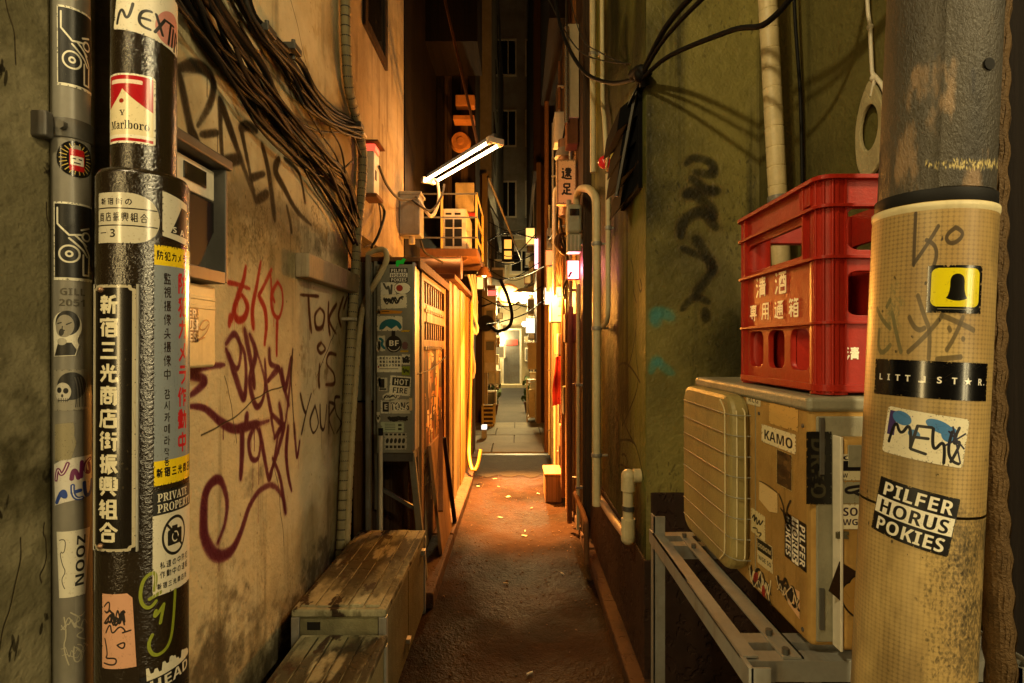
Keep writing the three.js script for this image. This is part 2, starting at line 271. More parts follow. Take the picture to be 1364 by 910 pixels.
// a wall's own sheet of colour: canvas with grime, on which paint is drawn in wall metres
class Sheet {
  constructor(u0, u1, v0, v1, W, H, fn) {
    Object.assign(this, { u0, u1, v0, v1, W, H, canvas: newCanvas(W, H) });
    const ctx = this.ctx = this.canvas.getContext('2d'), im = ctx.createImageData(W, H), a = im.data;
    for (let y = 0, i = 0; y < H; y++) for (let x = 0; x < W; x++, i += 4) {
      const c = fn(u0 + (u1 - u0) * x / W, v1 - (v1 - v0) * y / H); a[i] = enc(c[0]); a[i + 1] = enc(c[1]); a[i + 2] = enc(c[2]); a[i + 3] = 255;
    }
    ctx.putImageData(im, 0, 0); ctx.lineCap = ctx.lineJoin = 'round';
  }
  xy(u, v) { return [(u - this.u0) / (this.u1 - this.u0) * this.W, (this.v1 - v) / (this.v1 - this.v0) * this.H]; }
  line(pts, width, color, alpha = 1) {
    const c = this.ctx; c.globalAlpha = alpha; c.strokeStyle = color; c.lineWidth = width * this.W / (this.u1 - this.u0); c.lineCap = c.lineJoin = 'round';
    curve(c, pts.map((p) => this.xy(...p))); c.globalAlpha = 1;
  }
  blot(u, v, size, color, n, alpha = 0.25, tall = 1, fleck = 1) {      // irregular stain made of many flecks
    const c = this.ctx; c.fillStyle = color;
    for (let i = 0; i < n; i++) { const a = rnd() * 7, q = Math.sqrt(rnd()) * size, [x, y] = this.xy(u + Math.cos(a) * q, v + Math.sin(a) * q * tall); c.globalAlpha = alpha * rnd(); c.beginPath(); c.ellipse(x, y, rr(1, 9) * fleck, rr(1, 14) * tall * fleck, rnd() * 3, 0, 7); c.fill(); }
    c.globalAlpha = 1;
  }
  spray(pts, w, color, alpha = 0.85, flake = '#8f7b50', drip = 0.06) {      // aerosol line: soft uneven edge, stray specks, drips, paint missing on the high grain
    const c = this.ctx, q = pts.length > 2 ? new THREE.SplineCurve(pts.map(([a, b]) => new THREE.Vector2(a, b))) : new THREE.LineCurve(new THREE.Vector2(...pts[0]), new THREE.Vector2(...pts[1])), L = q.getLength(), n = Math.max(3, Math.ceil(L / (w * 0.16))), sx = this.W / (this.u1 - this.u0), sy = this.H / (this.v1 - this.v0), ph = rnd() * 9;
    const dot = (u, v, r, a) => { const [x, y] = this.xy(u, v); c.globalAlpha = a; c.beginPath(); c.ellipse(x, y, r * sx, r * sy, 0, 0, 7); c.fill(); };
    for (let i = 0; i <= n; i++) {
      const p = q.getPoint(i / n), k = 0.86 + 0.22 * Math.sin(ph + i * 0.05) + rr(-0.05, 0.05), ends = Math.min(1, 0.55 + 3 * Math.min(i, n - i) / n);
      c.fillStyle = color; dot(p.x, p.y, w * 0.62 * k, alpha * 0.05); dot(p.x, p.y, w * 0.5 * k * ends, alpha * 0.22); dot(p.x + rr(-0.06, 0.06) * w, p.y + rr(-0.06, 0.06) * w, w * 0.38 * k * ends, alpha * 0.35);
      if (rnd() < 0.5) { const a = rnd() * 7, e = w * rr(0.5, 1.5); dot(p.x + Math.cos(a) * e, p.y + Math.sin(a) * e, rr(0.0005, 0.0016), alpha * rr(0.2, 0.7)); }
      if (rnd() < 0.22) { c.fillStyle = flake; dot(p.x + rr(-0.5, 0.5) * w, p.y + rr(-0.5, 0.5) * w, rr(0.0006, 0.0022), rr(0.15, 0.5)); }
      if (rnd() < drip / 6) { const l = rr(0.02, 0.12), dw = rr(0.0015, 0.0035); c.fillStyle = color; for (let j = 0; j < 24; j++) dot(p.x + rr(-0.0004, 0.0004), p.y - l * j / 24, dw, alpha * 0.5); }
    }
    c.globalAlpha = 1;
  }
  crack(u, v, du, dv, n) { const p = [[u, v]]; for (let i = 0; i < n; i++) p.push([p[i][0] + du / n + rr(-0.012, 0.012), p[i][1] + dv / n + rr(-0.012, 0.012)]); this.line(p, 0.0032, '#211a0f', 0.85); this.line(p.map(([a, b]) => [a + 0.002, b - 0.003]), 0.0016, '#8d7c55', 0.4); }
  texture() { const t = new THREE.CanvasTexture(this.canvas); t.colorSpace = THREE.SRGBColorSpace; t.repeat.set(1 / (this.u1 - this.u0), 1 / (this.v1 - this.v0)); t.offset.set(-this.u0 / (this.u1 - this.u0), -this.v0 / (this.v1 - this.v0)); return t; }
}
const px = (m, s) => Math.round(m * s);
// spray-paint lines read from the photograph: 'zx,zy ...' in an enlarged view at (ox, oy) with scale k
const zoomed = (ox, oy, k, text) => lines(text).map((l) => l.map(([a, b]) => [ox + a / k, oy + b / k]));
const onLeft = (X) => ([a, b]) => { const p = atX(a, b, X); return [-p.z, p.y]; };
const onDepth = (d) => ([a, b]) => { const p = atD(a, b, d); return [p.x, p.y]; };

// ------------------------------------------------------------------ ground
const floorTex = new Sheet(-1.1, 1.1, 0.2, 7.2, 1024, 2048, (u, v) => {
  const x = px(u, 300), y = px(v, 300), big = at(nE, x >> 1, y >> 1), mid = at(nA, x, y), fine = at(nC, x * 2, y * 2), grit = at(nD, x * 2, y * 2);
  let c = mix3([0.03, 0.016, 0.0085], [0.006, 0.0038, 0.0026], step(0.4, 0.62, big * 0.6 + mid * 0.4));
  c = mix3(c, [0.02, 0.016, 0.012], 0.7 * step(0.55, 0.7, at(nB, x + 40, y + 9)));
  c = mix3(c, [0.07, 0.036, 0.018], 0.8 * step(0.74, 0.86, grit) * step(0.45, 0.6, mid));
  const k = 0.72 + 0.55 * fine; return [c[0] * k, c[1] * k, c[2] * k];
});
for (let i = 0; i < 240; i++) { const v = 3 + rnd() * 2.6; floorTex.line([[rr(-0.42, 0.4), v], [rr(-0.42, 0.4), v]].map((p, k, a) => k ? [a[0][0] + rr(-0.02, 0.02), v + rr(-0.015, 0.015)] : p), rr(0.002, 0.007), rnd() < 0.5 ? '#4a3826' : '#1b120c', 0.6); }
floorTex.crack(-0.3, 2.2, 0.4, 1.1, 14); floorTex.crack(0.3, 3.9, -0.5, 0.4, 9);
M.floor = phys({ specularIntensity: 0.03, map: floorTex.texture(), bumpMap: greyTile(0.5, (x, y) => 0.4 * at(nA, x, y) + 0.35 * at(nC, x, y) + 0.25 * at(nD, x, y)), bumpScale: 0.013, roughness: 0.72, roughnessMap: greyTile(1.3, (x, y) => 0.5 + 0.5 * step(0.36, 0.62, at(nE, x, y) * 0.6 + at(nA, x, y) * 0.4)) });
const groundMat = std({ map: grime([0.07, 0.062, 0.05], [0.04, 0.036, 0.03], [0.05, 0.045, 0.038], 1.7, 0), bumpMap: bumpFine, bumpScale: 0.006, roughness: 0.8 });
solo('ground', null, null, flat(new THREE.PlaneGeometry(160, 160).rotateX(-Math.PI / 2)), groundMat, null, 'structure');
const floorGeo = () => flat(new THREE.PlaneGeometry(2.2, 7).rotateX(-Math.PI / 2)).translate(0, 0.004, -3.7);
solo('alley_floor', null, null, floorGeo(), M.floor, null, 'structure');
solo('asphalt_patch', null, null, (() => { const sh = new THREE.Shape(), top = []; sh.moveTo(-0.47, -7.06); sh.lineTo(0.46, -7.06); for (let i = 0; i <= 14; i++) sh.lineTo(0.46 - i * 0.93 / 14, -5.95 + 0.07 * Math.sin(i * 1.7) + rr(-0.03, 0.03)); return flat(new THREE.ShapeGeometry(sh)).applyMatrix4(new THREE.Matrix4().makeBasis(new THREE.Vector3(1, 0, 0), new THREE.Vector3(0, 0, 1), new THREE.Vector3(0, -1, 0))).translate(0, 0.009, 0); })(), std({ map: grime([0.035, 0.029, 0.02], [0.018, 0.015, 0.011], [0.05, 0.04, 0.026], 0.9, 0), bumpMap: bumpFine, bumpScale: 0.012, roughness: 0.75, side: THREE.DoubleSide }), null, 'structure');
M.kerb = std({ map: grime([0.08, 0.043, 0.024], [0.03, 0.017, 0.01], [0.05, 0.028, 0.016], 1.2, 0.2), bumpMap: bumpPits, bumpScale: 0.01, roughness: 0.8 });
{
  const k = new THREE.Group(); k.name = 'kerb'; k.userData = { kind: 'structure' }; scene.add(k);
  let d = 2.97; while (d < 7) { const e = Math.min(7.05, d + rr(0.75, 0.95)); part(k, 'kerb_stone', bx(-0.62, rr(-0.478, -0.466), -0.1, rr(0.085, 0.097), d, e - 0.008, 0.012), M.kerb); d = e; }
  const k2 = new THREE.Group(); k2.name = 'kerb_001'; k2.userData = { kind: 'structure' }; scene.add(k2);
  d = 0.4; while (d < 7) { const e = Math.min(7.05, d + rr(0.75, 0.95)); part(k2, 'kerb_stone', bx(rr(0.455, 0.465), 0.6, -0.1, rr(0.06, 0.075), d, e - 0.008, 0.012), M.kerb); d = e; }
}
{ // pale paved crossing between the two alleys
  const g = new THREE.Group(); g.name = 'pavement'; g.userData = { kind: 'structure' }; scene.add(g);
  const tones = [[0.2, 0.165, 0.1], [0.18, 0.148, 0.09], [0.215, 0.178, 0.11]].map((c) => std({ map: grime(c, c.map((v) => v * 0.5), c.map((v) => v * 0.75), 1.1, 0), bumpMap: bumpFine, bumpScale: 0.004, roughness: 0.7 }));
  for (let i = 0, d = 7.22; d < 10; i++, d += 0.7) for (let j = -5; j <= 5; j++) part(g, 'paving_slab', bx(j * 0.72 - 0.355 + (i % 2) * 0.3, j * 0.72 + 0.355 + (i % 2) * 0.3, -0.05, rr(0.018, 0.026), d, d + 0.69, 0.006, 1), tones[(i * 5 + j * 3 + 30) % 3]);
  part(g, 'drain_channel', bx(-3, 3, -0.05, 0.01, 7.08, 7.21), M.darkSteel);
}
{ const g = []; for (let i = 0; i < 520; i++) { const s = rr(0.0025, 0.007), X = rr(-0.44, 0.44), d = i < 360 ? rr(3, 6) : rr(1.6, 7); g.push(flat(new THREE.IcosahedronGeometry(s, 0)).scale(1, 0.6, rr(0.7, 1.6)).rotateY(rnd() * 6).translate(X, 0.005 + s * 0.2, -d)); }
  solo('gravel', 'grit and small pebbles scattered over the alley floor', 'gravel', g, std({ color: lin(0.11, 0.07, 0.042), roughness: 0.9 }), null, 'stuff'); }

// ------------------------------------------------------------------ buildings along the alley
const graffiti = new Sheet(1.36, 3.02, 0, 4.4, 1200, 2048, (u, v) => {
  const x = px(u, 260), y = px(v, 260), big = at(nE, x, y), mid = at(nA, x + 60, y + 10), fine = at(nC, x * 2, y * 2), run = at(nC, x * 2, (y >> 3) + 40), dust = at(nD, x, y);
  let c = mix3([0.5, 0.425, 0.25], [0.23, 0.18, 0.088], step(0.38, 0.66, big * 0.5 + mid * 0.5));
  c = mix3(c, [0.12, 0.1, 0.05], 0.6 * step(0.52, 0.76, run * 0.7 + mid * 0.3));
  c = mix3(c, [0.54, 0.5, 0.34], 0.5 * step(0.56, 0.7, at(nB, x + 9, y + 300)));
  const patchNoise = at(nA, x * 2 + 17, y * 2) * 0.55 + at(nC, x * 3, y * 3) * 0.3 + at(nE, x + 300, y + 90) * 0.35;
  c = mix3(c, [0.05, 0.037, 0.02], 0.85 * step(0.52, 0.72, patchNoise - 0.3 * clamp((v - 0.45) / 0.7)) * step(1.3, 1.0, v));  // dark patches, denser towards the bottom
  c = mix3(c, [0.11, 0.085, 0.045], 0.75 * step(0.5, 0.66, patchNoise) * step(0.12, 0.03, Math.abs(v - 1.96 - 0.1 * (big - 0.5))));
  const k = 0.84 + 0.2 * fine + 0.14 * dust; return [c[0] * k, c[1] * k, c[2] * k];
});
{
  const X = -0.95, m = onLeft(X), spray = (list, w, color, a) => list.forEach((l) => graffiti.spray(l.map(m), w * 2.1, color, a));
  // weathered dark band, and dark patches low on the wall
  for (let i = 0; i < 60; i++) { const [u, v] = m([rr(300, 475), 300 + rr(-22, 40)]); graffiti.blot(u, v, 0.05, i % 3 ? '#4a4127' : '#2d2716', 60, 0.3, 1.7, 0.35); }
  for (let i = 0; i < 60; i++) { const [u, v] = m([rr(262, 455), rr(690, 860)]); graffiti.blot(u, v - rr(0, 0.25), 0.06, i % 3 ? '#5b4b2a' : '#2d2414', 60, 0.2, 1.4, 0.3); }
  for (let i = 0; i < 30; i++) graffiti.blot(rr(1.4, 3), rr(0.9, 3.8), rr(0.02, 0.09), i % 2 ? '#6b5a36' : '#8f7a4c', 40, 0.25, 1.5);
  const z5 = (t) => zoomed(230, 0, 3.032, t), z6 = (t) => zoomed(230, 280, 3.032, t), z7 = (t) => zoomed(230, 560, 2.6, t);
  spray(z5('25,285 45,390 75,530 90,560 125,650|25,275 90,265 140,290 165,340 150,420 100,510|190,400 195,560 205,700|190,400 225,500 260,600 335,815|110,545 185,535|205,655 275,640|275,515 300,640 335,815|270,520 300,508 340,525|310,722 372,700|335,812 385,780|360,580 388,700 412,890|430,640 415,690 450,760 500,850 560,910|450,640 510,700 535,820|460,830 475,900 480,940'), 0.019, '#1c170d', 0.88);
  const purple = '#450d22';
  spray(z6('296,225 284,290 262,350 236,450|222,292 262,300 312,318|278,342 250,385 258,440 288,436 302,388 280,342|356,206 340,300 322,400 326,480|400,238 362,318 346,345|346,345 372,400 378,470 370,545|396,262 400,330 412,372|424,290 400,340 404,410 428,434 444,380 440,320 424,290|422,440 420,520 420,590|232,420 228,470'), 0.013, '#84160f', 0.85);
  spray(z6('215,540 250,500 275,560 262,640 230,600 215,560|225,580 250,660 285,760 296,690 290,580 262,520|310,500 335,580 312,690 335,790 362,770 372,690 340,570|290,480 320,640 330,720|390,560 395,620 430,640 385,690 425,640 445,700 470,790|372,600 380,720 400,830|440,640 455,720 480,600 470,740 455,860|60,660 120,635 210,625|60,662 130,690 70,750|60,792 130,802 200,860 270,885 390,850|300,820 295,880|430,780 440,860 400,830 410,910'), 0.015, purple, 0.88);
  spray(z7('240,20 240,110 235,205|215,30 300,10|285,20 264,70 272,130 296,130 304,60 290,22|300,30 318,130 335,205 352,130 368,30|345,130 372,200 390,318|352,62 385,20 360,120 330,205|400,20 393,110 400,190 412,245|420,10 430,125 440,70'), 0.015, purple, 0.88);
  spray(z7('155,425 180,360 188,280 170,215 145,208 115,250 107,330 112,410 150,468 200,455 235,390 265,300 300,245 345,225 378,262 392,322'), 0.02, purple, 0.9);
  const brown = '#40200c';
  spray(z6('515,342 590,348|548,345 552,420 560,495|595,395 575,425 580,475 605,470 612,420 595,395|630,370 628,440 635,505|662,378 632,440 660,500|690,350 670,420 680,470|690,400 705,350|600,535 585,555 598,578 616,560 600,535|594,620 590,680 592,716|660,585 632,580 622,620 650,660 652,700 618,705'), 0.012, brown, 0.85);
  spray(z6('515,740 528,800 538,822|560,740 538,822 520,905|575,790 555,850 568,900 588,860 575,790|595,785 598,870 612,880 622,785|632,775 630,905|632,775 655,790 632,840 652,905|675,755 655,760 660,820 680,860 662,900'), 0.009, '#33210f', 0.88);
  spray(z6('485,560 478,660 484,780 492,905'), 0.008, '#2a1d12', 0.8);
  graffiti.crack(1.62, 1.18, 0.55, 0.13, 12); graffiti.crack(2.1, 1.0, 0.1, -0.35, 8); graffiti.crack(2.25, 2.9, 0.5, -0.5, 12); graffiti.crack(1.75, 1.35, 0.05, -0.25, 6); graffiti.crack(2.55, 1.3, 0.3, 0.25, 8);
  for (let i = 0; i < 700; i++) graffiti.blot(rr(1.36, 3), rr(0.3, 4), 0.004, rnd() < 0.6 ? '#9a8558' : '#3a2e1a', 2, 0.5, 1, 0.3);
}
M.graffiti = std({ map: graffiti.texture(), bumpMap: bumpPlaster, bumpScale: 0.014, roughness: 0.9 });

const pitted = new Sheet(1.07, 1.35, 0, 4, 256, 2048, (u, v) => {
  const x = px(u, 420), y = px(v, 420), big = at(nE, x, y), mid = at(nA, x, y), f = at(nC, x, y), d = at(nD, x, y);
  let c = mix3([0.15, 0.13, 0.068], [0.055, 0.046, 0.02], step(0.38, 0.62, big * 0.5 + mid * 0.5)); c = mix3(c, [0.3, 0.26, 0.15], 0.5 * step(0.56, 0.66, at(nB, x + 31, y))); const k = 0.8 + 0.25 * f + 0.15 * d; return c.map((q) => q * k);
});
for (let i = 0; i < 14; i++) { if (i < 5) pitted.crack(rr(1.08, 1.28), rr(0.6, 3), rr(-0.06, 0.06), rr(-0.25, -0.05), 7); pitted.blot(rr(1.08, 1.3), rr(0.5, 3), 0.012, '#171208', 9, 0.8, 1.5, 0.5); }
M.pitted = std({ map: pitted.texture(), bumpMap: bumpPlaster, bumpScale: 0.02, roughness: 0.9 });
const nearWall = solo('concrete_wall', 'rough green-grey concrete wall behind the sticker-covered grey downpipe', 'wall', [bx(-1.5, -1.052, 0, 6, 1.075, 1.345)], M.pitted);
const plasterHouse = thing('plaster_house', 'cream plaster house wall covered in purple and black spray-paint tags', 'house', V(-1.05, 0, 2.2));
part(plasterHouse, 'wall', bx(-1.2, -0.95, 0, 4.4, 1.36, 3.02), M.graffiti);
part(plasterHouse, 'upper_wall', [bx(-1.2, -0.95, 2.12, 7, 3.02, 4.5), bx(-1.2, -0.952, 4.4, 7, 1.36, 3.02), bx(-3.2, -1.2, 0, 7, 1.36, 4.5)], M.plaster);
{
  const w = part(plasterHouse, 'window', [bx(-0.955, -0.93, 3.41, 3.47, 3.3, 3.86), bx(-0.955, -0.93, 3.47, 4.6, 3.8, 3.86), bx(-0.955, -0.93, 3.47, 4.6, 3.3, 3.36), bx(-0.955, -0.935, 3.98, 4.02, 3.36, 3.8)], M.darkWood);
  part(w, 'pane', bx(-0.951, -0.945, 3.47, 4.6, 3.36, 3.8), M.darkGlass);
  part(plasterHouse, 'timber_rail', [bx(-0.952, -0.89, 1.74, 1.845, 2.3, 3.03, 0.008)], std({ map: grime([0.3, 0.24, 0.15], [0.14, 0.1, 0.06], [0.2, 0.15, 0.09], 0.8, 0.4), bumpMap: bumpGrain, bumpScale: 0.006, roughness: 0.8 }), 'weathered timber rail across the plaster');
}

const oliveSide = new Sheet(2.24, 3.95, 0, 4.4, 1024, 2048, oliveFn);
function oliveFn(u, v) {
  const x = px(u, 230) + 100, y = px(v, 230), big = at(nE, x, y), mid = at(nA, x + 60, y + 10), fine = at(nC, x * 2, y * 2), run = at(nC, x * 2, (y >> 4) + 40), dust = at(nD, x, y);
  let c = mix3([0.27, 0.225, 0.058], [0.04, 0.035, 0.01], step(0.38, 0.64, big * 0.55 + mid * 0.45));
  c = mix3(c, [0.018, 0.015, 0.006], 0.85 * step(0.45, 0.68, run * 0.7 + big * 0.3));
  c = mix3(c, [0.33, 0.28, 0.12], 0.4 * step(0.56, 0.68, at(nB, x + 9, y + 300)));
  const k = 0.78 + 0.25 * fine + 0.2 * dust; return [c[0] * k, c[1] * k, c[2] * k];
}
const oliveReturn = new Sheet(0.53, 1.02, 0, 4.4, 512, 2048, (u, v) => oliveFn(u + 5, v + 0.7));
{
  const m = onLeft(0.53), z = (t) => zoomed(780, 200, 2.067, t), s1 = (t, w, c, a) => z(t).forEach((l) => oliveSide.line(l.map(m), w, c, a));
  s1('92,575 96,650 100,750 130,800|118,590 116,680|140,470 136,560 150,640 120,720 100,760|88,600 110,560 150,640|95,800 130,790 150,850 160,905|100,840 112,825 118,880|85,880 95,850 125,890|120,590 135,540 140,480|125,300 135,340 128,380 140,420|150,355 158,380 148,395 146,365', 0.009, '#17130a', 0.75);
  for (let i = 0; i < 40; i++) oliveSide.blot(rr(2.25, 3.9), rr(0, 0.5), 0.12, '#14100a', 80, 0.4, 1, 0.4);
  for (let i = 0; i < 40; i++) oliveSide.blot(rr(2.25, 3.9), rr(0.6, 3.6), 0.08, i % 2 ? '#1c1809' : '#4b4220', 60, 0.3, 2, 0.4);
  const m2 = onDepth(2.24), s2 = (t, w, c, a) => z(t).forEach((l) => { const p = l.map(m2); oliveReturn.spray(p, w * 2.6, c, a * 0.75, '#4a4120', 0); });
  s2('275,40 300,22 345,35 350,65 300,60|290,75 330,110 365,112|275,125 300,120 345,160 350,190|262,240 268,200 320,170 360,215|265,270 300,285 355,310|300,240 340,300 350,340|265,440 300,405 340,420|330,440 330,470|360,320 300,400', 0.021, '#1b1908', 0.62);
  s2('188,470 192,448 215,448 240,462|180,612 186,592 196,578 215,598 240,615', 0.022, '#4b8a86', 0.6);
  s2('196,455 194,480|200,580 205,590', 0.02, '#4b8a86', 0.5);
  for (let i = 0; i < 30; i++) oliveReturn.blot(rr(0.55, 1), rr(0.3, 3.6), 0.09, i % 2 ? '#15120a' : '#4d4320', 70, 0.3, 1.6, 0.4);
}
M.oliveSide = std({ map: oliveSide.texture(), color: lin(0.5, 0.62, 0.45), bumpMap: bumpPlaster, bumpScale: 0.014, roughness: 0.7 });
M.oliveReturn = std({ map: oliveReturn.texture(), bumpMap: bumpPlaster, bumpScale: 0.013, roughness: 0.5 });
const oliveHouse = thing('olive_house', 'stained olive-green rendered house with a recessed corner behind the air conditioner', 'house', V(0.8, 0, 2.4));
part(oliveHouse, 'wall', bx(0.53, 0.7, 0, 4.4, 2.243, 3.9), M.oliveSide);
part(oliveHouse, 'return_wall', bx(0.532, 1.02, 0, 4.4, 2.24, 2.42), M.oliveReturn);
part(oliveHouse, 'recess_wall', bx(1.0, 2.4, 0, 7, 1.15, 2.239), M.olive);
part(oliveHouse, 'upper_wall', [bx(0.534, 3, 4.4, 7, 2.242, 3.9), bx(0.7, 3, 0, 4.4, 2.42, 3.9)], M.olive);

M.plinth_shade = std({ map: grime([0.05, 0.027, 0.018], [0.016, 0.01, 0.007], [0.03, 0.02, 0.012], 1.1, 0.4), bumpMap: bumpPits, bumpScale: 0.01, roughness: 0.7 });
part(oliveHouse, 'plinth_shade', [bx(0.522, 0.56, 0, 0.56, 2.232, 3.9, 0.004), bx(0.55, 0.992, 0, 0.84, 2.232, 2.25, 0.004), bx(0.99, 1.03, 0, 0.84, 1.16, 2.24, 0.004)], M.plinth_shade, 'near-black wall base, with the shade under the air conditioner put into its colour');  // wall base; its recess part paints in the shade under the air conditioner

for (let i = 0; i < 8; i++) { const X = rr(-0.4, 0.42), d = rr(2.3, 5.6), a = rnd() * 3; solo('cigarette_butt', 'discarded cigarette butt lying on the alley floor', 'cigarette butt', [cyl(V(X, 0.012, d), V(X + 0.03 * Math.cos(a), 0.012, d + 0.03 * Math.sin(a)), 0.004, 0.004, 8)], M.whiteWorn, 'cigarette butts on the alley floor'); }
for (let i = 0; i < 4; i++) { const X = rr(-0.38, 0.4), d = rr(2.2, 6), g = new THREE.PlaneGeometry(rr(0.02, 0.05), rr(0.02, 0.05), 4, 4), q = g.attributes.position; for (let j = 0; j < q.count; j++) q.setZ(j, rr(0, 0.006)); g.rotateX(-Math.PI / 2).rotateY(rnd() * 6).translate(X, 0.008, -d); g.computeVertexNormals(); solo('paper_scrap', 'crumpled paper scrap trodden flat on the alley floor', 'paper scrap', g, M.scrap ??= std({ color: lin(0.4, 0.34, 0.24), roughness: 0.9, side: THREE.DoubleSide }), 'paper scraps on the alley floor'); }
// ------------------------------------------------------------------ printed stickers share one sheet of print
const printCanvas = [newCanvas(2048, 2048), newCanvas(2048, 2048)], printCtx = printCanvas.map((c) => c.getContext('2d'));
const shelf = { x: 4, y: 4, h: 0, s: 0 };
function wear(c, w, h) {      // rubbed edges, scratches and dirt of print that has been out in the street for years
  c.setTransform(1, 0, 0, 1, shelf.last.x, shelf.last.y); const n = Math.round((w + h) / 9);
  c.globalCompositeOperation = 'destination-out'; c.fillStyle = c.strokeStyle = '#000';
  for (let i = 0; i < n; i++) { const e = rnd() < 0.5, x = e ? (rnd() < 0.5 ? rr(-2, 6) : w - rr(-2, 6)) : rnd() * w, y = e ? rnd() * h : (rnd() < 0.5 ? rr(-2, 6) : h - rr(-2, 6)); c.globalAlpha = rr(0.4, 1); c.beginPath(); c.ellipse(x, y, rr(1, 5), rr(1, 5), rnd() * 3, 0, 7); c.fill(); }
  for (let i = 0; i < n / 5; i++) { c.globalAlpha = rr(0.15, 0.5); c.lineWidth = rr(0.6, 1.6); const x = rnd() * w, y = rnd() * h; c.beginPath(); c.moveTo(x, y); c.lineTo(x + rr(-0.14, 0.14) * w, y + rr(-0.14, 0.14) * h); c.stroke(); }
  c.globalCompositeOperation = 'source-atop';
  for (let i = 0; i < w * h / 420; i++) { c.fillStyle = rnd() < 0.75 ? '#4a3a1e' : '#b9a877'; c.globalAlpha = rr(0.04, 0.22); c.beginPath(); c.ellipse(rnd() * w, rnd() * h, rr(0.6, 4), rr(0.6, 6), rnd() * 3, 0, 7); c.fill(); }
  c.globalCompositeOperation = 'source-over'; c.globalAlpha = 1;
}
function print(w, h, draw) {      // draws one sticker on the sheet, returns where it lies
  if (shelf.x + w > 2040) { shelf.x = 4; shelf.y += shelf.h + 8; shelf.h = 0; }
  if (shelf.y + h > 2044) { shelf.x = shelf.y = 4; shelf.h = 0; shelf.s++; }
  const { x, y, s } = shelf, pctx = printCtx[s]; shelf.x += w + 8; shelf.h = Math.max(shelf.h, h); shelf.last = { x, y };
  pctx.save(); pctx.translate(x, y); pctx.beginPath(); pctx.rect(0, 0, w, h); pctx.clip(); pctx.lineCap = pctx.lineJoin = 'round'; draw(pctx, w, h); wear(pctx, w, h); pctx.restore();
  return { s, u0: x / 2048, u1: (x + w) / 2048, v0: 1 - (y + h) / 2048, v1: 1 - y / 2048 };
}
const printTex = printCanvas.map((c) => { const t = new THREE.CanvasTexture(c); t.colorSpace = THREE.SRGBColorSpace; return t; });
const printMats = printTex.map((map) => std({ map, transparent: true, roughness: 0.45 })), glossMats = printTex.map((map) => phys({ map, transparent: true, roughness: 0.22, clearcoat: 0.6, clearcoatRoughness: 0.12 }));
for (const m of [...printMats, ...glossMats]) m.userData.ownUV = true;
M.print = printMats[0]; M.gloss = glossMats[0];
function type(c, s, x, y, size, color, { font = 'sans-serif', weight = 'bold', width, align = 'center', turn = 0 } = {}) {
  c.save(); c.translate(x, y); c.rotate(turn); c.font = `${weight} ${size}px ${font}`; c.fillStyle = color; c.textAlign = align; c.textBaseline = 'middle';
  if (width) { const k = width / c.measureText(s).width; c.scale(k, 1); }
  c.fillText(s, 0, 0); c.restore();
}
const fillRound = (c, x, y, w, h, r, color) => { c.fillStyle = color; c.beginPath(); c.roundRect(x, y, w, h, r); c.fill(); };
const scrawl = (c, text, w, h, lw, color) => { c.strokeStyle = color; c.lineWidth = lw; c.lineCap = c.lineJoin = 'round'; for (const l of lines(text)) curve(c, l.map(([a, b]) => [a * w / 100, b * h / 100])); };
const speck = (c, w, h, n, color, s = 2) => { c.fillStyle = color; for (let i = 0; i < n; i++) { c.globalAlpha = rr(0.1, 0.5); c.beginPath(); c.ellipse(rnd() * w, rnd() * h, rr(0.4, s), rr(0.4, s * 1.6), rnd() * 3, 0, 7); c.fill(); } c.globalAlpha = 1; };
function tagScribble(c, w, h, color, lw, n) { for (let k = 0; k < n; k++) { const p = []; let x = w * rr(0.08, 0.2), y = h * rr(0.25, 0.75); while (x < w * 0.92) { p.push([x, y]); x += w * rr(0.03, 0.13); y = h * rr(0.15, 0.85); } c.strokeStyle = color; c.lineWidth = lw * rr(0.7, 1.3); if (p.length > 2) curve(c, p); } }
function pilfer(c, w, h) {
  fillRound(c, 0, 0, w, h, 6, '#0e0c0a');
  ['PILFER', 'HORUS', 'POKIES'].forEach((s, i) => { if (i === 1) { c.fillStyle = '#e8e2cc'; c.fillRect(w * 0.01, h * 0.345, w * 0.98, h * 0.31); } type(c, s, w / 2, h * (0.185 + i * 0.325), h * 0.33, i === 1 ? '#0e0c0a' : '#e8e2cc', { width: w * 0.88 }); });
  speck(c, w, h, 60, '#6b5c3c');
}
// rectangles of print on flat and round things
function sheetQuad(o, ux, vy, w, h, q, rot = 0) {     // o centre, ux / vy unit axes
  const g = new THREE.BufferGeometry(), c = Math.cos(rot), s = Math.sin(rot), p = [], uv = [], n = new THREE.Vector3().crossVectors(ux, vy), nn = [];
  for (const [a, b] of [[-1, -1], [1, -1], [1, 1], [-1, -1], [1, 1], [-1, 1]]) {
    const x = (a * c * w - b * s * h) / 2, y = (a * s * w + b * c * h) / 2;
    p.push(o.x + ux.x * x + vy.x * y, o.y + ux.y * x + vy.y * y, o.z + ux.z * x + vy.z * y); uv.push(a < 0 ? q.u0 : q.u1, b < 0 ? q.v0 : q.v1); nn.push(n.x, n.y, n.z);
  }
  g.setAttribute('position', new THREE.Float32BufferAttribute(p, 3)); g.setAttribute('normal', new THREE.Float32BufferAttribute(nn, 3)); g.setAttribute('uv', new THREE.Float32BufferAttribute(uv, 2)); g.userData.s = q.s;
  return g;
}
const AXD = new THREE.Vector3(0, 0, -1), AXN = new THREE.Vector3(0, 0, 1), AXX = new THREE.Vector3(1, 0, 0);
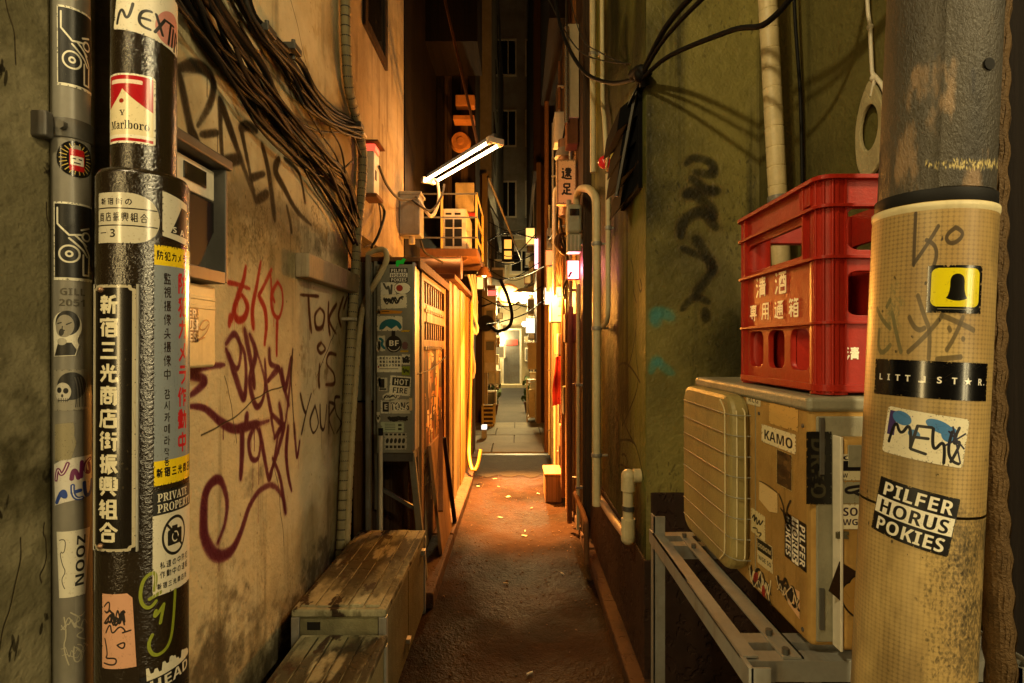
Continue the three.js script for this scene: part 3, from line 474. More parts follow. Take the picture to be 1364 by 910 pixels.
function onFaceX(X, x0, y0, x1, y1, q, rot = 0) {      // pixel box on a face along the alley; print reads from the alley side
  const xm = (x0 + x1) / 2, ym = (y0 + y1) / 2, a = atX(x0, ym, X), b = atX(x1, ym, X), t = atX(xm, y0, X), u = atX(xm, y1, X), o = atX(xm, ym, X);
  o.z = (a.z + b.z) / 2; const left = X < 0;
  o.x += left ? 0.0012 : -0.0012;
  return sheetQuad(o, left ? AXD : AXN, UPV, Math.abs(a.z - b.z), t.y - u.y, q, rot);
}
function onFaceD(d, x0, y0, x1, y1, q, rot = 0) {
  const o = atD((x0 + x1) / 2, (y0 + y1) / 2, d - 0.0012);
  return sheetQuad(o, AXX, UPV, (x1 - x0) / F * d, (y1 - y0) / F * d, q, rot);
}
class RoundPost {      // an upright round post and what is stuck on it; its group may lean
  constructor(root) { this.root = root; root.updateMatrixWorld(true); this.inv = root.matrixWorld.clone().invert(); }
  hit(x, y, r) {
    const o = new THREE.Vector3(0, EYE, 0).applyMatrix4(this.inv), e = atD(x, y, 1).applyMatrix4(this.inv).sub(o);
    const a = e.x * e.x + e.z * e.z, b = 2 * (o.x * e.x + o.z * e.z), c = o.x * o.x + o.z * o.z - r * r, D = b * b - 4 * a * c, t = (-b - Math.sqrt(Math.max(0, D))) / (2 * a);
    return { th: Math.atan2(o.x + e.x * t, o.z + e.z * t), h: o.y + e.y * t };
  }
  box(r, x0, y0, x1, y1) { const xm = (x0 + x1) / 2, ym = (y0 + y1) / 2; return { t0: this.hit(x0, ym, r).th, t1: this.hit(x1, ym, r).th, h0: this.hit(xm, y1, r).h, h1: this.hit(xm, y0, r).h }; }
  bent(r, b, q, rot = 0, seg = 18, rows = 6) {
    const p = [], uv = [], nn = [], idx = [], w = (b.t1 - b.t0) * r, h = b.h1 - b.h0, tm = (b.t0 + b.t1) / 2, hm = (b.h0 + b.h1) / 2, c = Math.cos(rot), s = Math.sin(rot), O = this.root.position;
    for (let j = 0; j <= rows; j++) for (let i = 0; i <= seg; i++) {
      const a = (i / seg - 0.5) * w, e = (j / rows - 0.5) * h, th = tm + (a * c - e * s) / r, y = hm + a * s + e * c;
      p.push(O.x + r * Math.sin(th), O.y + y, O.z + r * Math.cos(th)); nn.push(Math.sin(th), 0, Math.cos(th)); uv.push(mix(q.u0, q.u1, i / seg), mix(q.v0, q.v1, j / rows));
      if (i < seg && j < rows) { const k = j * (seg + 1) + i; idx.push(k, k + 1, k + seg + 2, k, k + seg + 2, k + seg + 1); }
    }
    const g = new THREE.BufferGeometry(); g.setAttribute('position', new THREE.Float32BufferAttribute(p, 3)); g.setAttribute('normal', new THREE.Float32BufferAttribute(nn, 3)); g.setAttribute('uv', new THREE.Float32BufferAttribute(uv, 2)); g.setIndex(idx); g.userData.s = q.s;
    return g;
  }
  stick(name, label, r, x0, y0, x1, y1, q, { rot = 0, mat = M.print, t1 } = {}) { const b = this.box(r, x0, y0, x1, y1); if (t1 !== undefined) b.t1 = b.t0 + t1; return part(this.root, name, this.bent(r + 0.0009, b, q, rot), mat, label); }
}

// ------------------------------------------------------------------ street lamps on the street behind the photographer
function streetLamp(X, Y, d, lamp, label) {
  const t = thing('street_lamp', label, 'street lamp', V(X, 0, d), 'street lamps on the street at the mouth of the alley');
  part(t, 'post', [cyl(V(X, 0, d), V(X, Y + 0.35, d), 0.06, 0.045, 20), cyl(V(X, 0, d), V(X, 0.3, d), 0.09, 0.07, 20)], M.darkSteel);
  part(t, 'arm', tube([V(X, Y + 0.3, d), V(X, Y + 0.36, d + 0.15), V(X, Y + 0.22, d + 0.3)], 0.02, 16), M.darkSteel);
  const h = part(t, 'lamp_head', lathe([[0.02, 0.16], [0.1, 0.12], [0.16, 0.03], [0.165, 0.02]], V(X, Y + 0.08, d + 0.3), 28), M.darkSteel);
  part(h, 'bulb', ball(V(X, Y, d + 0.3), 0.075, 20), glow(...lamp[0], 9));
  point(t, lamp, V(X, Y, d + 0.3), 3.5);
}
streetLamp(-1.38, 3.9, -0.9, LAMP.street, 'street lamp on a dark post on the concrete wall side of the street');
streetLamp(2.06, 3.6, -1.1, LAMP.street2, 'street lamp on a dark post on the olive house side of the street');

// tall light-box signs across the street at the alley mouth; the glossy post and pole mirror them as upright streaks
function streetSign(X, z, w, Y0, Y1, aimX, aimZ, lamp, label) {
  const t = thing('street_sign', label, 'street sign', new THREE.Vector3(X, 0, z), 'tall lit signs across the street'), h = Y1 - Y0, ry = Math.atan2(aimX - X, aimZ - z), put = (g) => g.rotateY(ry).translate(X, 0, z);
  part(t, 'post', put(flat(new THREE.CylinderGeometry(0.05, 0.06, Y1, 16)).translate(0, Y1 / 2, -0.16)), M.darkSteel);
  part(t, 'sign_case', put(flat(new RoundedBoxGeometry(w + 0.08, h + 0.08, 0.2, 2, 0.02)).translate(0, (Y0 + Y1) / 2, 0)), M.darkSteel);
  part(t, 'sign_face', put(flat(new THREE.BoxGeometry(w, h, 0.012)).translate(0, (Y0 + Y1) / 2, 0.106)), glow(...lamp[0], 3));
  const l = new THREE.RectAreaLight(lin(...lamp[0]), lamp[1], w, h); l.position.set(Math.sin(ry) * 0.13, (Y0 + Y1) / 2, Math.cos(ry) * 0.13); l.rotation.y = ry + Math.PI; l.name = 'sign_light'; t.add(l);
}
streetSign(3.4, 3.0, 0.7, 0.6, 4.4, -0.6, -1.6, LAMP.sign, 'tall glowing cream light-box sign across the street on the olive house side');
streetSign(-2.5, 2.7, 0.45, 0.6, 3.8, 0.2, -1.2, LAMP.sign2, 'tall glowing amber light-box sign across the street on the concrete wall side');

// ------------------------------------------------------------------ round utility pole with yellow anti-sticker sleeve
{
  const r = 0.083, base = V(0.601, 0, 0.885), t = thing('utility_pole', 'utility pole in a dimpled yellow sleeve carrying a black and white lettered sticker', 'utility pole', base);
  t.rotation.z = -0.047; const P = new RoundPost(t);
  const sleeve = new Sheet(0, 1, 0, 1.7, 1024, 2048, (u, v) => {
    const x = px(u, 512), y = px(v, 360), big = at(nE, x, y), mid = at(nA, x + 30, y + 70), dust = at(nD, x, y);
    let c = mix3([0.52, 0.37, 0.14], [0.34, 0.215, 0.07], step(0.4, 0.65, big * 0.5 + mid * 0.5));
    c = mix3(c, [0.16, 0.105, 0.04], 0.6 * step(0.54, 0.68, at(nB, x, y + 55)));
    const gx = (u * 74) % 1 * 2 - 1, gy = (v * 143) % 1 * 2 - 1, dimpleShade = step(0.75, 1.15, Math.hypot(gx, gy)) * (0.35 + 0.6 * step(0.35, 0.65, at(nA, x + 200, y + 50)));  // grime and relief shade between the dimples put into the colour
    const k = (0.88 + 0.24 * dust) * (1 - 0.38 * dimpleShade); return [c[0] * k, c[1] * k, c[2] * k];
  });
  const uvOf = ([a, b]) => { const q = P.hit(a, b, r); return [((q.th + Math.PI) / (2 * Math.PI)), q.h]; };
  const pen = (text, w, c, a, ox = 1100, oy = 240, k = 3.5) => zoomed(ox, oy, k, text).forEach((l) => { const p = l.map(uvOf); sleeve.line(p, w / (2 * Math.PI * r), c, a); });
  pen('420,155 415,260 410,395|410,390 470,310 525,215|470,280 540,305 505,395|600,225 570,245 560,280 590,300 635,270 640,235 605,220', 0.0042, '#3a2c17', 0.85);
  pen('390,640 420,720 460,690|430,540 460,640 490,700 480,830|540,635 480,720 385,800|540,630 690,700|640,640 600,740 565,790|575,690 580,700|640,740 642,742|520,835 630,825', 0.005, '#46391f', 0.7);
  pen('240,600 265,660 300,690|250,700 240,780 270,815 300,770|310,620 330,720 350,800|285,590 300,560', 0.005, '#454833', 0.55);
  for (let i = 0; i < 34; i++) { const [u, v] = uvOf([rr(1150, 1330), rr(290, 905)]); sleeve.blot(u, v, 0.004, '#1c140a', 3, 0.9, 0.5, 0.5); }
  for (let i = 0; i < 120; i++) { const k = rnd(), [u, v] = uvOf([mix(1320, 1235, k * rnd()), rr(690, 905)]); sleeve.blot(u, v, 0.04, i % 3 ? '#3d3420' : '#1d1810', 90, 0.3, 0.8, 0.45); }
  for (let i = 0; i < 12; i++) { const [u, v] = uvOf([rr(1180, 1200), rr(380, 460)]); sleeve.blot(u, v, 0.012, '#6d6a45', 30, 0.3, 1, 0.4); }
  const dots = greyTile(0.012, (x, y) => { const a = (x / N) * 2 - 1, b = (y / N) * 2 - 1; return step(1, 0.25, Math.hypot(a, b)); }, 64);
  dots.repeat.set(74, 143); dots.offset.set(0, 0);
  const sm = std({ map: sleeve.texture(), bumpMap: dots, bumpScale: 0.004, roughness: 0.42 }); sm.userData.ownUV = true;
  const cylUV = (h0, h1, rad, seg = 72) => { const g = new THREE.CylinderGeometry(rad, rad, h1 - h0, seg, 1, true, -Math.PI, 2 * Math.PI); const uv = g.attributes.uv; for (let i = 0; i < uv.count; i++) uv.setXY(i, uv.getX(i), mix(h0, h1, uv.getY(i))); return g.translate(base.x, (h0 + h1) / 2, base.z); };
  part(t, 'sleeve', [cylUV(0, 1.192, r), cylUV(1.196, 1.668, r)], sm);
  part(t, 'sleeve_lip', [lathe([[r - 0.006, 1.667], [r + 0.0012, 1.667], [r + 0.0012, 1.66], [r, 1.655]], V(base.x, 0, 0.885), 64)], M.creamPipe);
  const up = new Sheet(0, 1, 1.6, 3.2, 1024, 1024, (u, v) => {
    const x = px(u, 512), y = px(v, 330), big = at(nE, x, y), f = at(nC, x, y), g = at(nB, x * 2, y * 2);
    let c = mix3([0.06, 0.048, 0.028], [0.018, 0.014, 0.008], step(0.4, 0.62, big)); c = mix3(c, [0.27, 0.17, 0.085], 0.8 * step(0.53, 0.62, g) * step(0.36, 0.55, f)); c = mix3(c, [0.02, 0.016, 0.012], step(0.72, 0.78, f));
    return c;
  });
  const upUV = ([a, b]) => { const q = P.hit(a, b, r); return [(q.th + Math.PI) / (2 * Math.PI), q.h]; };
  for (let i = 0; i < 260; i++) { const [u, v] = upUV([1340 - 118 * rnd() * rr(0.4, 1), rr(212, 223)]); up.blot(u, v, 0.003, rnd() < 0.3 ? '#2a2010' : '#d9c37a', 3, 0.9, 0.3, 0.4); }
  const um = std({ map: up.texture(), bumpMap: bumpFine, bumpScale: 0.003, roughness: 0.55 }); um.userData.ownUV = true;
  part(t, 'shaft', cylUV(1.6, 5.5, r - 0.006), um);
  part(t, 'clamp_band', [lathe([[r - 0.008, 1.668], [r - 0.002, 1.67], [r - 0.002, 1.688], [r - 0.008, 1.69]], V(base.x, 0, 0.885), 64)], M.black);
  const q0 = P.hit(1256, 140, r); part(t, 'seam_strip', P.bent(r - 0.0035, { t0: q0.th, t1: q0.th + 1.2, h0: 1.69, h1: 3.2 }, { u0: (q0.th + Math.PI) / 6.2832, u1: (q0.th + 1.2 + Math.PI) / 6.2832, v0: 1.69, v1: 3.2 }, 0, 24, 4), um);
  const hole = P.hit(1320, 84, r); part(t, 'bolt_hole', [cyl(new THREE.Vector3(base.x + Math.sin(hole.th) * (r - 0.012), hole.h, base.z + Math.cos(hole.th) * (r - 0.012)), new THREE.Vector3(base.x + Math.sin(hole.th) * (r - 0.001), hole.h, base.z + Math.cos(hole.th) * (r - 0.001)), 0.009)], M.black);

  P.stick('sticker', 'black sticker with a yellow rounded square', r, 1235, 353, 1307, 417, print(220, 200, (c, w, h) => {
    fillRound(c, 0, 0, w, h, 4, '#0b0b09'); fillRound(c, 14, 12, w - 28, h - 38, 26, '#d8c814');
    c.fillStyle = '#0f0d06'; c.beginPath(); c.moveTo(70, 138); c.quadraticCurveTo(86, 120, 84, 70); c.quadraticCurveTo(86, 36, 112, 36); c.quadraticCurveTo(138, 36, 140, 70); c.quadraticCurveTo(138, 120, 154, 138); c.quadraticCurveTo(112, 160, 70, 138); c.fill(); c.fillStyle = '#77715a'; c.fillRect(40, h - 18, w - 80, 3);
  }), { mat: M.gloss });
  P.stick('sticker', 'long glossy black sticker lettered LITTLSTAR', r, 1166, 481, 1314, 531, print(560, 190, (c, w, h) => {
    fillRound(c, 0, 0, w, h, 2, '#080707'); const s = 46, y = h * 0.5;
    'L,I,T,T'.split(',').forEach((ch, i) => type(c, ch, 42 + i * 46, y, s, '#e9e2cf'));
    c.strokeStyle = '#e9e2cf'; c.lineWidth = 8; c.lineCap = 'butt'; c.beginPath(); c.moveTo(252, y - 17); c.lineTo(252, y + 13); c.lineTo(226, y + 13); c.stroke();
    type(c, 'S', 312, y, s, '#e9e2cf'); type(c, 'T', 376, y, s, '#e9e2cf'); type(c, 'R', 506, y, s, '#e9e2cf'); type(c, '.', 534, y + 2, s * 0.8, '#e9e2cf');
    c.fillStyle = '#f4f0e4'; c.beginPath(); for (let i = 0; i < 10; i++) { const a = i * Math.PI / 5 - Math.PI / 2, q = i % 2 ? 9 : 21; c[i ? 'lineTo' : 'moveTo'](440 + q * Math.cos(a), y + q * Math.sin(a)); } c.fill();
  }), { mat: M.gloss });
  P.stick('sticker', 'white sticker with a blue and black spray tag', r, 1179, 550, 1287, 615, print(400, 250, (c, w, h) => {
    fillRound(c, 0, 0, w, h, 18, '#d9d0b2'); c.fillStyle = '#3d2d63'; c.fillRect(14, 20, 40, 130); c.fillStyle = '#3f74a8'; for (const [x, y, a, b] of [[80, 50, 50, 34], [260, 60, 70, 30], [310, 90, 40, 40], [150, 120, 30, 22]]) { c.beginPath(); c.ellipse(x, y, a, b, 0.3, 0, 7); c.fill(); }
    scrawl(c, '8,75 12,20 22,60 32,20 36,75|40,30 36,78|40,30 56,28|38,54 54,52|37,80 54,84|58,30 60,85 74,40 76,95|80,30 74,90 94,92|88,20 80,60 96,40 84,90', w, h, 15, '#0c0a0c'); scrawl(c, '76,30 98,60|80,20 96,90|74,60 97,30', w, h, 9, '#15122a'); speck(c, w, h, 90, '#2a2b55', 3);
  }), { rot: -0.1 });
  P.stick('sticker', 'three-row black and white sticker lettered PILFER HORUS POKIES', r, 1166, 650, 1272, 728, print(420, 300, pilfer), { rot: -0.16 });
}
// wrapped pipe standing behind the pole
{
  const pts = [V(0.895, 0, 0.98), V(0.885, 0.6, 0.98), V(0.868, 1.0, 0.98), V(0.86, 1.3, 0.985), V(0.862, 1.7, 0.985), V(0.868, 2.6, 0.98)];
  const g = tube(pts, 0.023, 200, 20), p = g.attributes.position, c = new THREE.Vector3(); g.computeVertexNormals();
  const nrm = g.attributes.normal; for (let i = 0; i < p.count; i++) { const y = p.getY(i), a = Math.atan2(nrm.getX(i), nrm.getZ(i)), k = 0.004 * (at(nA, px(y, 330), px(a, 80)) - 0.5) * 2 + 0.0022 * Math.sin(y * 95 + a); p.setXYZ(i, p.getX(i) + nrm.getX(i) * k, y, p.getZ(i) + nrm.getZ(i) * k); }
  solo('wrapped_pipe', 'lumpy brown tape-wrapped pipe rising directly behind the yellow-sleeved pole', 'pipe', g, std({ map: grime([0.15, 0.09, 0.038], [0.03, 0.018, 0.008], [0.075, 0.045, 0.018], 0.25, 0.2), bumpMap: bumpFine, bumpScale: 0.006, roughness: 0.6 }));
  M.blackTimber = std({ map: wood([0.014, 0.009, 0.006], [0.005, 0.0035, 0.0025], 1.1), bumpMap: bumpGrain, bumpScale: 0.005, roughness: 0.85 });
  const t = thing('added_dark_door', 'near-black boarded door added to darken the gap behind the wrapped brown pipe', 'door', V(1.5, 0, 1.13));  // boards added near-black so the gap behind the pole stays dark
  for (let i = 0; i < 7; i++) part(t, 'plank', bx(1.0 + i * 0.15, 1.142 + i * 0.15, 0.02, 3.4, 1.118, 1.148, 0.004), M.blackTimber);
}

// ------------------------------------------------------------------ air conditioner on its steel frame
M.acBeige = std({ map: grime([0.42, 0.25, 0.07], [0.18, 0.095, 0.024], [0.3, 0.165, 0.042], 0.75, 0.7), bumpMap: bumpFine, bumpScale: 0.0012, roughness: 0.6 });
M.acOlive = std({ map: grime([0.3, 0.235, 0.08], [0.14, 0.1, 0.032], [0.22, 0.17, 0.055], 0.6, 0.5), bumpMap: bumpFine, bumpScale: 0.001, roughness: 0.5 });
M.acGrey = std({ map: grime([0.27, 0.25, 0.17], [0.12, 0.1, 0.06], [0.2, 0.18, 0.11], 0.6, 0.6), bumpMap: bumpFine, bumpScale: 0.0012, roughness: 0.5 });
{
  const X0 = 0.567, X1 = 0.868, Y0 = 0.862, Y1 = 1.332, d0 = 1.05, d1 = 1.71;
  const t = thing('air_conditioner', 'sticker-covered beige outdoor air conditioner on a steel angle frame', 'air conditioner', V(0.72, 0.852, 1.38));
  part(t, 'casing', [bx(X0, X1, Y0, Y1, d0, d1, 0.014, 3)], M.acBeige);
  part(t, 'lid', [bx(X0 - 0.006, X1 + 0.006, Y1 - 0.012, Y1 + 0.018, d0 - 0.006, d1 + 0.006, 0.01, 3)], M.acGrey);
  for (const d of [1.12, 1.58]) part(t, 'foot', bx(X0 + 0.02, X1 - 0.02, 0.852, Y0 + 0.004, d, d + 0.06), M.darkSteel);
  // fan guard: domed cover with wires round it
  const sh = rrect(1.325, 0.9, 1.69, 1.315, 0.05), guard = onSide(plate(sh, 0.022, 0.012, 10), X0 - 0.036, 1);
  const gp = part(t, 'fan_guard', guard, M.acOlive, 'olive fan cover crossed by thin wires');
  for (let i = 0; i < 8; i++) { const y = 0.93 + i * 0.05; part(gp, 'wire', tube([V(X0 - 0.006, y, 1.303), V(X0 - 0.034, y, 1.306), V(X0 - 0.051, y, 1.335), V(X0 - 0.0515, y, 1.5), V(X0 - 0.0505, y, 1.685)], 0.0014, 40, 6, 0.2), M.acGrey); }
  [[1.345, 0.0505], [1.325, 0.044], [1.312, 0.034], [1.302, 0.018]].forEach(([d, o], i) => part(gp, 'wire', tube([V(X0 - o - 0.001, 0.905 + i * 0.004, d + 0.035), V(X0 - o - 0.001, 0.935, d + 0.003), V(X0 - o - 0.001, 1.1, d), V(X0 - o - 0.001, 1.285, d + 0.003), V(X0 - o - 0.001, 1.312 - i * 0.004, d + 0.035)], 0.0021, 50, 6, 0.15), M.creamPipe));
  for (const [d, y] of [[1.075, 1.29], [1.075, 0.885], [1.69, 1.325], [1.27, 1.29], [1.27, 0.885]]) part(t, 'screw', cyl(V(X0 + 0.002, y, d), V(X0 - 0.002, y, d), 0.0045, 0.004, 10), M.darkSteel);
  part(t, 'seam_strip', bx(X0 - 0.0012, X0 + 0.004, Y0 + 0.02, Y1 - 0.02, 1.288, 1.2905), M.acGrey);
  // end panel with valve cover
  part(t, 'end_panel', [bx(X0 + 0.012, X1 - 0.012, Y0 + 0.012, Y1 - 0.02, d0 - 0.0035, d0 + 0.02, 0.003, 1)], M.acGrey, 'grey stained end panel');
  const vc = part(t, 'valve_cover', [bx(0.612, 0.83, 0.87, 1.275, d0 - 0.03, d0, 0.012, 3)], M.acBeige);
  part(vc, 'grip', [bx(0.622, 0.72, 1.22, 1.262, d0 - 0.0325, d0 - 0.0295, 0.0012, 1)], M.acGrey);
  part(vc, 'edge_strip', [bx(0.607, 0.613, 0.872, 1.277, d0 - 0.033, d0 - 0.006, 0.002)], M.whiteWorn);
  for (const [a, b] of [[1.2, 1.31], [0.9, 0.98]]) part(t, 'hinge_strip', bx(0.583, 0.592, a, b, d0 - 0.0075, d0 - 0.0035, 0.001), M.darkSteel);
  const S = (label, x0, y0, x1, y1, q, rot = 0) => part(t, 'sticker', onFaceX(X0, x0, y0, x1, y1, q, rot), M.print, label);
  S('small scribbled white sticker', 995, 527, 1014, 540, print(130, 70, (c, w, h) => { fillRound(c, 0, 0, w, h, 4, '#cfc39c'); type(c, 'RCG', w / 2, h / 2, 46, '#171208', { width: 96 }); }));
  S('blank yellowed sticker', 1025, 540, 1064, 570, print(120, 110, (c, w, h) => { fillRound(c, 0, 0, w, h, 3, '#c9a056'); speck(c, w, h, 30, '#8d6a2c'); }));
  S('white sticker lettered KAMO', 1015, 572, 1061, 597, print(260, 100, (c, w, h) => { fillRound(c, 0, 0, w, h, 8, '#e2d3a6'); type(c, 'KAMO', w / 2, h / 2 + 3, 74, '#150f08', { width: w * 0.86 }); speck(c, w, h, 40, '#8d6a2c'); }));
  S('dark picture sticker', 1035, 602, 1056, 650, print(110, 200, (c, w, h) => { fillRound(c, 0, 0, w, h, 2, '#3a2a14'); for (let i = 0; i < 26; i++) { c.fillStyle = ['#1c140a', '#5a4423', '#745a30'][i % 3]; c.globalAlpha = 0.5; c.beginPath(); c.ellipse(rr(10, w - 10), rr(10, h - 10), rr(6, 26), rr(8, 30), rnd() * 3, 0, 7); c.fill(); } c.globalAlpha = 1; c.strokeStyle = '#a8925c'; c.lineWidth = 5; c.strokeRect(2, 2, w - 4, h - 4); }));
  S('torn blank paper sticker', 1011, 645, 1038, 682, print(140, 170, (c, w, h) => { c.fillStyle = '#d6b77c'; c.beginPath(); c.moveTo(6, 12); c.lineTo(w - 8, 26); c.lineTo(w - 2, h - 30); c.lineTo(w * 0.55, h - 4); c.lineTo(4, h - 40); c.fill(); speck(c, w, h, 30, '#7a5a2c'); c.strokeStyle = '#20150b'; c.lineWidth = 5; scrawl(c, '5,8 40,0 96,14', w, h, 5, '#20150b'); }));
  S('black spray tag', 1036, 660, 1062, 705, print(120, 180, (c, w, h) => scrawl(c, '10,10 40,40 30,70 70,95|70,10 40,50 80,60 50,90|20,50 80,80', w, h, 9, '#15100a')));
  S('white tag sticker', 1001, 682, 1020, 715, print(120, 170, (c, w, h) => { fillRound(c, 0, 0, w, h, 8, '#d0bd88'); scrawl(c, '10,40 30,10 20,60 45,15 40,65 65,20 58,60 85,22|15,80 50,65 40,90 85,70 60,95', w, h, 8, '#16100a'); }));
  S('small lettered sticker', 1009, 722, 1030, 757, print(140, 170, (c, w, h) => { fillRound(c, 0, 0, w, h, 2, '#cdbb8b'); c.fillStyle = '#15100a'; c.fillRect(6, 6, w - 12, h * 0.46); type(c, 'SODOM', w / 2, h * 0.28, 40, '#cdbb8b', { width: w * 0.82 }); type(c, 'WGE SO', w / 2, h * 0.74, 40, '#15100a', { width: w * 0.82 }); }), 0.06);
  S('black and white sticker lettered PILFER HORUS POKIES turned on its side', 1046, 690, 1075, 752, print(200, 300, (c, w, h) => { c.translate(w, 0); c.rotate(Math.PI / 2); pilfer(c, h, w); }));
  S('red and black spray tag', 996, 752, 1031, 802, print(200, 240, (c, w, h) => { tagScribble(c, w, h, '#16100b', 13, 5); tagScribble(c, w, h, '#d4c294', 6, 3); c.fillStyle = '#8c1d14'; c.beginPath(); c.ellipse(70, 110, 16, 40, 0.3, 0, 7); c.fill(); c.beginPath(); c.ellipse(130, 150, 14, 36, 0, 0, 7); c.fill(); }));
  S('black and cream tag sticker', 1032, 766, 1068, 812, print(200, 220, (c, w, h) => { c.fillStyle = '#d6a878'; c.beginPath(); c.moveTo(100, 60); c.lineTo(190, 40); c.lineTo(190, 210); c.lineTo(110, 180); c.fill(); tagScribble(c, w, h, '#140e09', 17, 4); tagScribble(c, w, h, '#cdb588', 5, 2); }));
  const E = (label, x0, y0, x1, y1, q, dd = d0 - 0.0305, rot = 0) => part(t, 'sticker', onFaceD(dd, x0, y0, x1, y1, q, rot), M.print, label);
  E('black upright sticker with dark lettering', 1074, 575, 1108, 672, print(120, 340, (c, w, h) => { fillRound(c, 0, 0, w, h, 4, '#0c0b08'); c.save(); c.translate(w / 2, h / 2); c.rotate(Math.PI / 2); type(c, 'DRKO', 0, 4, 96, '#3a3626', { width: h * 0.86 }); c.restore(); tagScribble(c, w, h, '#0a0907', 8, 2); }), d0 - 0.0036);
  E('white sticker with a black band', 1120, 605, 1168, 640, print(190, 140, (c, w, h) => { fillRound(c, 0, 0, w, h, 4, '#c9be9a'); c.fillStyle = '#0f0c10'; c.fillRect(0, 36, w, 54); type(c, 'COFF', w / 2, 20, 34, '#15101a', { width: w * 0.9 }); type(c, 'W', 24, 114, 30, '#15101a'); }));
  E('grey sticker with a black squiggle', 1120, 642, 1168, 671, print(190, 120, (c, w, h) => { fillRound(c, 0, 0, w, h, 4, '#8f8a70'); scrawl(c, '55,20 10,25 20,60 50,40|40,50 70,80 95,70|60,75 80,95', w, h, 16, '#1a171a'); }));
  E('white sticker lettered SOD WGE', 1120, 672, 1172, 705, print(240, 150, (c, w, h) => { fillRound(c, 0, 0, w, h, 10, '#ded5b5'); type(c, 'SOD', 12, 46, 70, '#2a1426', { align: 'left', width: 150 }); type(c, 'WGE', 12, 108, 52, '#2a1426', { align: 'left', width: 130 }); }));
  E('dark diamond sticker with a pale leaf shape', 1102, 745, 1172, 838, print(260, 330, (c, w, h) => { c.fillStyle = '#2b1a0c'; c.beginPath(); c.moveTo(60, 10); c.lineTo(250, 120); c.lineTo(220, 320); c.lineTo(6, 150); c.fill(); c.fillStyle = '#a17a3c'; c.strokeStyle = '#0e0905'; c.lineWidth = 8; c.beginPath(); c.moveTo(150, 280); c.bezierCurveTo(40, 220, 60, 120, 110, 110); c.bezierCurveTo(130, 60, 180, 80, 176, 120); c.bezierCurveTo(220, 130, 200, 240, 150, 280); c.fill(); c.stroke(); }));
  E('small grey tape scrap', 1113, 708, 1131, 718, print(60, 34, (c, w, h) => fillRound(c, 0, 0, w, h, 2, '#55503a')));

  const f = thing('equipment_frame', 'galvanised steel angle frame carrying the beige air conditioner', 'frame', V(0.68, 0, 1.4));
  const leg = (X, d, top) => part(f, 'leg', [bx(X, X + 0.036, 0, top, d, d + 0.004), bx(X, X + 0.004, 0, top, d, d + 0.036)], M.steel);
  leg(0.432, 1.72, 0.905); leg(0.432, 1.0, 0.852); leg(0.93, 1.72, 0.852); leg(0.93, 1.0, 0.852);
  part(f, 'rail', [bx(0.427, 0.432, 0.81, 0.852, 1.0, 1.76), bx(0.427, 0.462, 0.848, 0.852, 1.04, 1.72)], M.steel);
  part(f, 'rail', [bx(0.51, 0.55, 0.846, 0.85, 1.04, 1.7), bx(0.546, 0.55, 0.81, 0.85, 1.04, 1.7)], M.steel);
  part(f, 'rail', [bx(0.966, 0.971, 0.81, 0.852, 1.0, 1.76)], M.steel);
  for (const d of [1.035, 1.1, 1.63, 1.715]) part(f, 'crossbar', [bx(0.433, 0.966, 0.805, 0.845, d, d + 0.004), bx(0.433, 0.966, 0.841, 0.845, d + 0.004, d + 0.036)], M.steel);
  for (const d of [1.05, 1.12, 1.6, 1.69]) part(f, 'bolt', cyl(V(0.52, 0.85, d), V(0.52, 0.862, d), 0.007, 0.007, 6), M.darkSteel);
  part(f, 'tag', bx(0.438, 0.49, 0.74, 0.804, 1.03, 1.0332), M.whiteWorn, 'small worn notice plate');
}

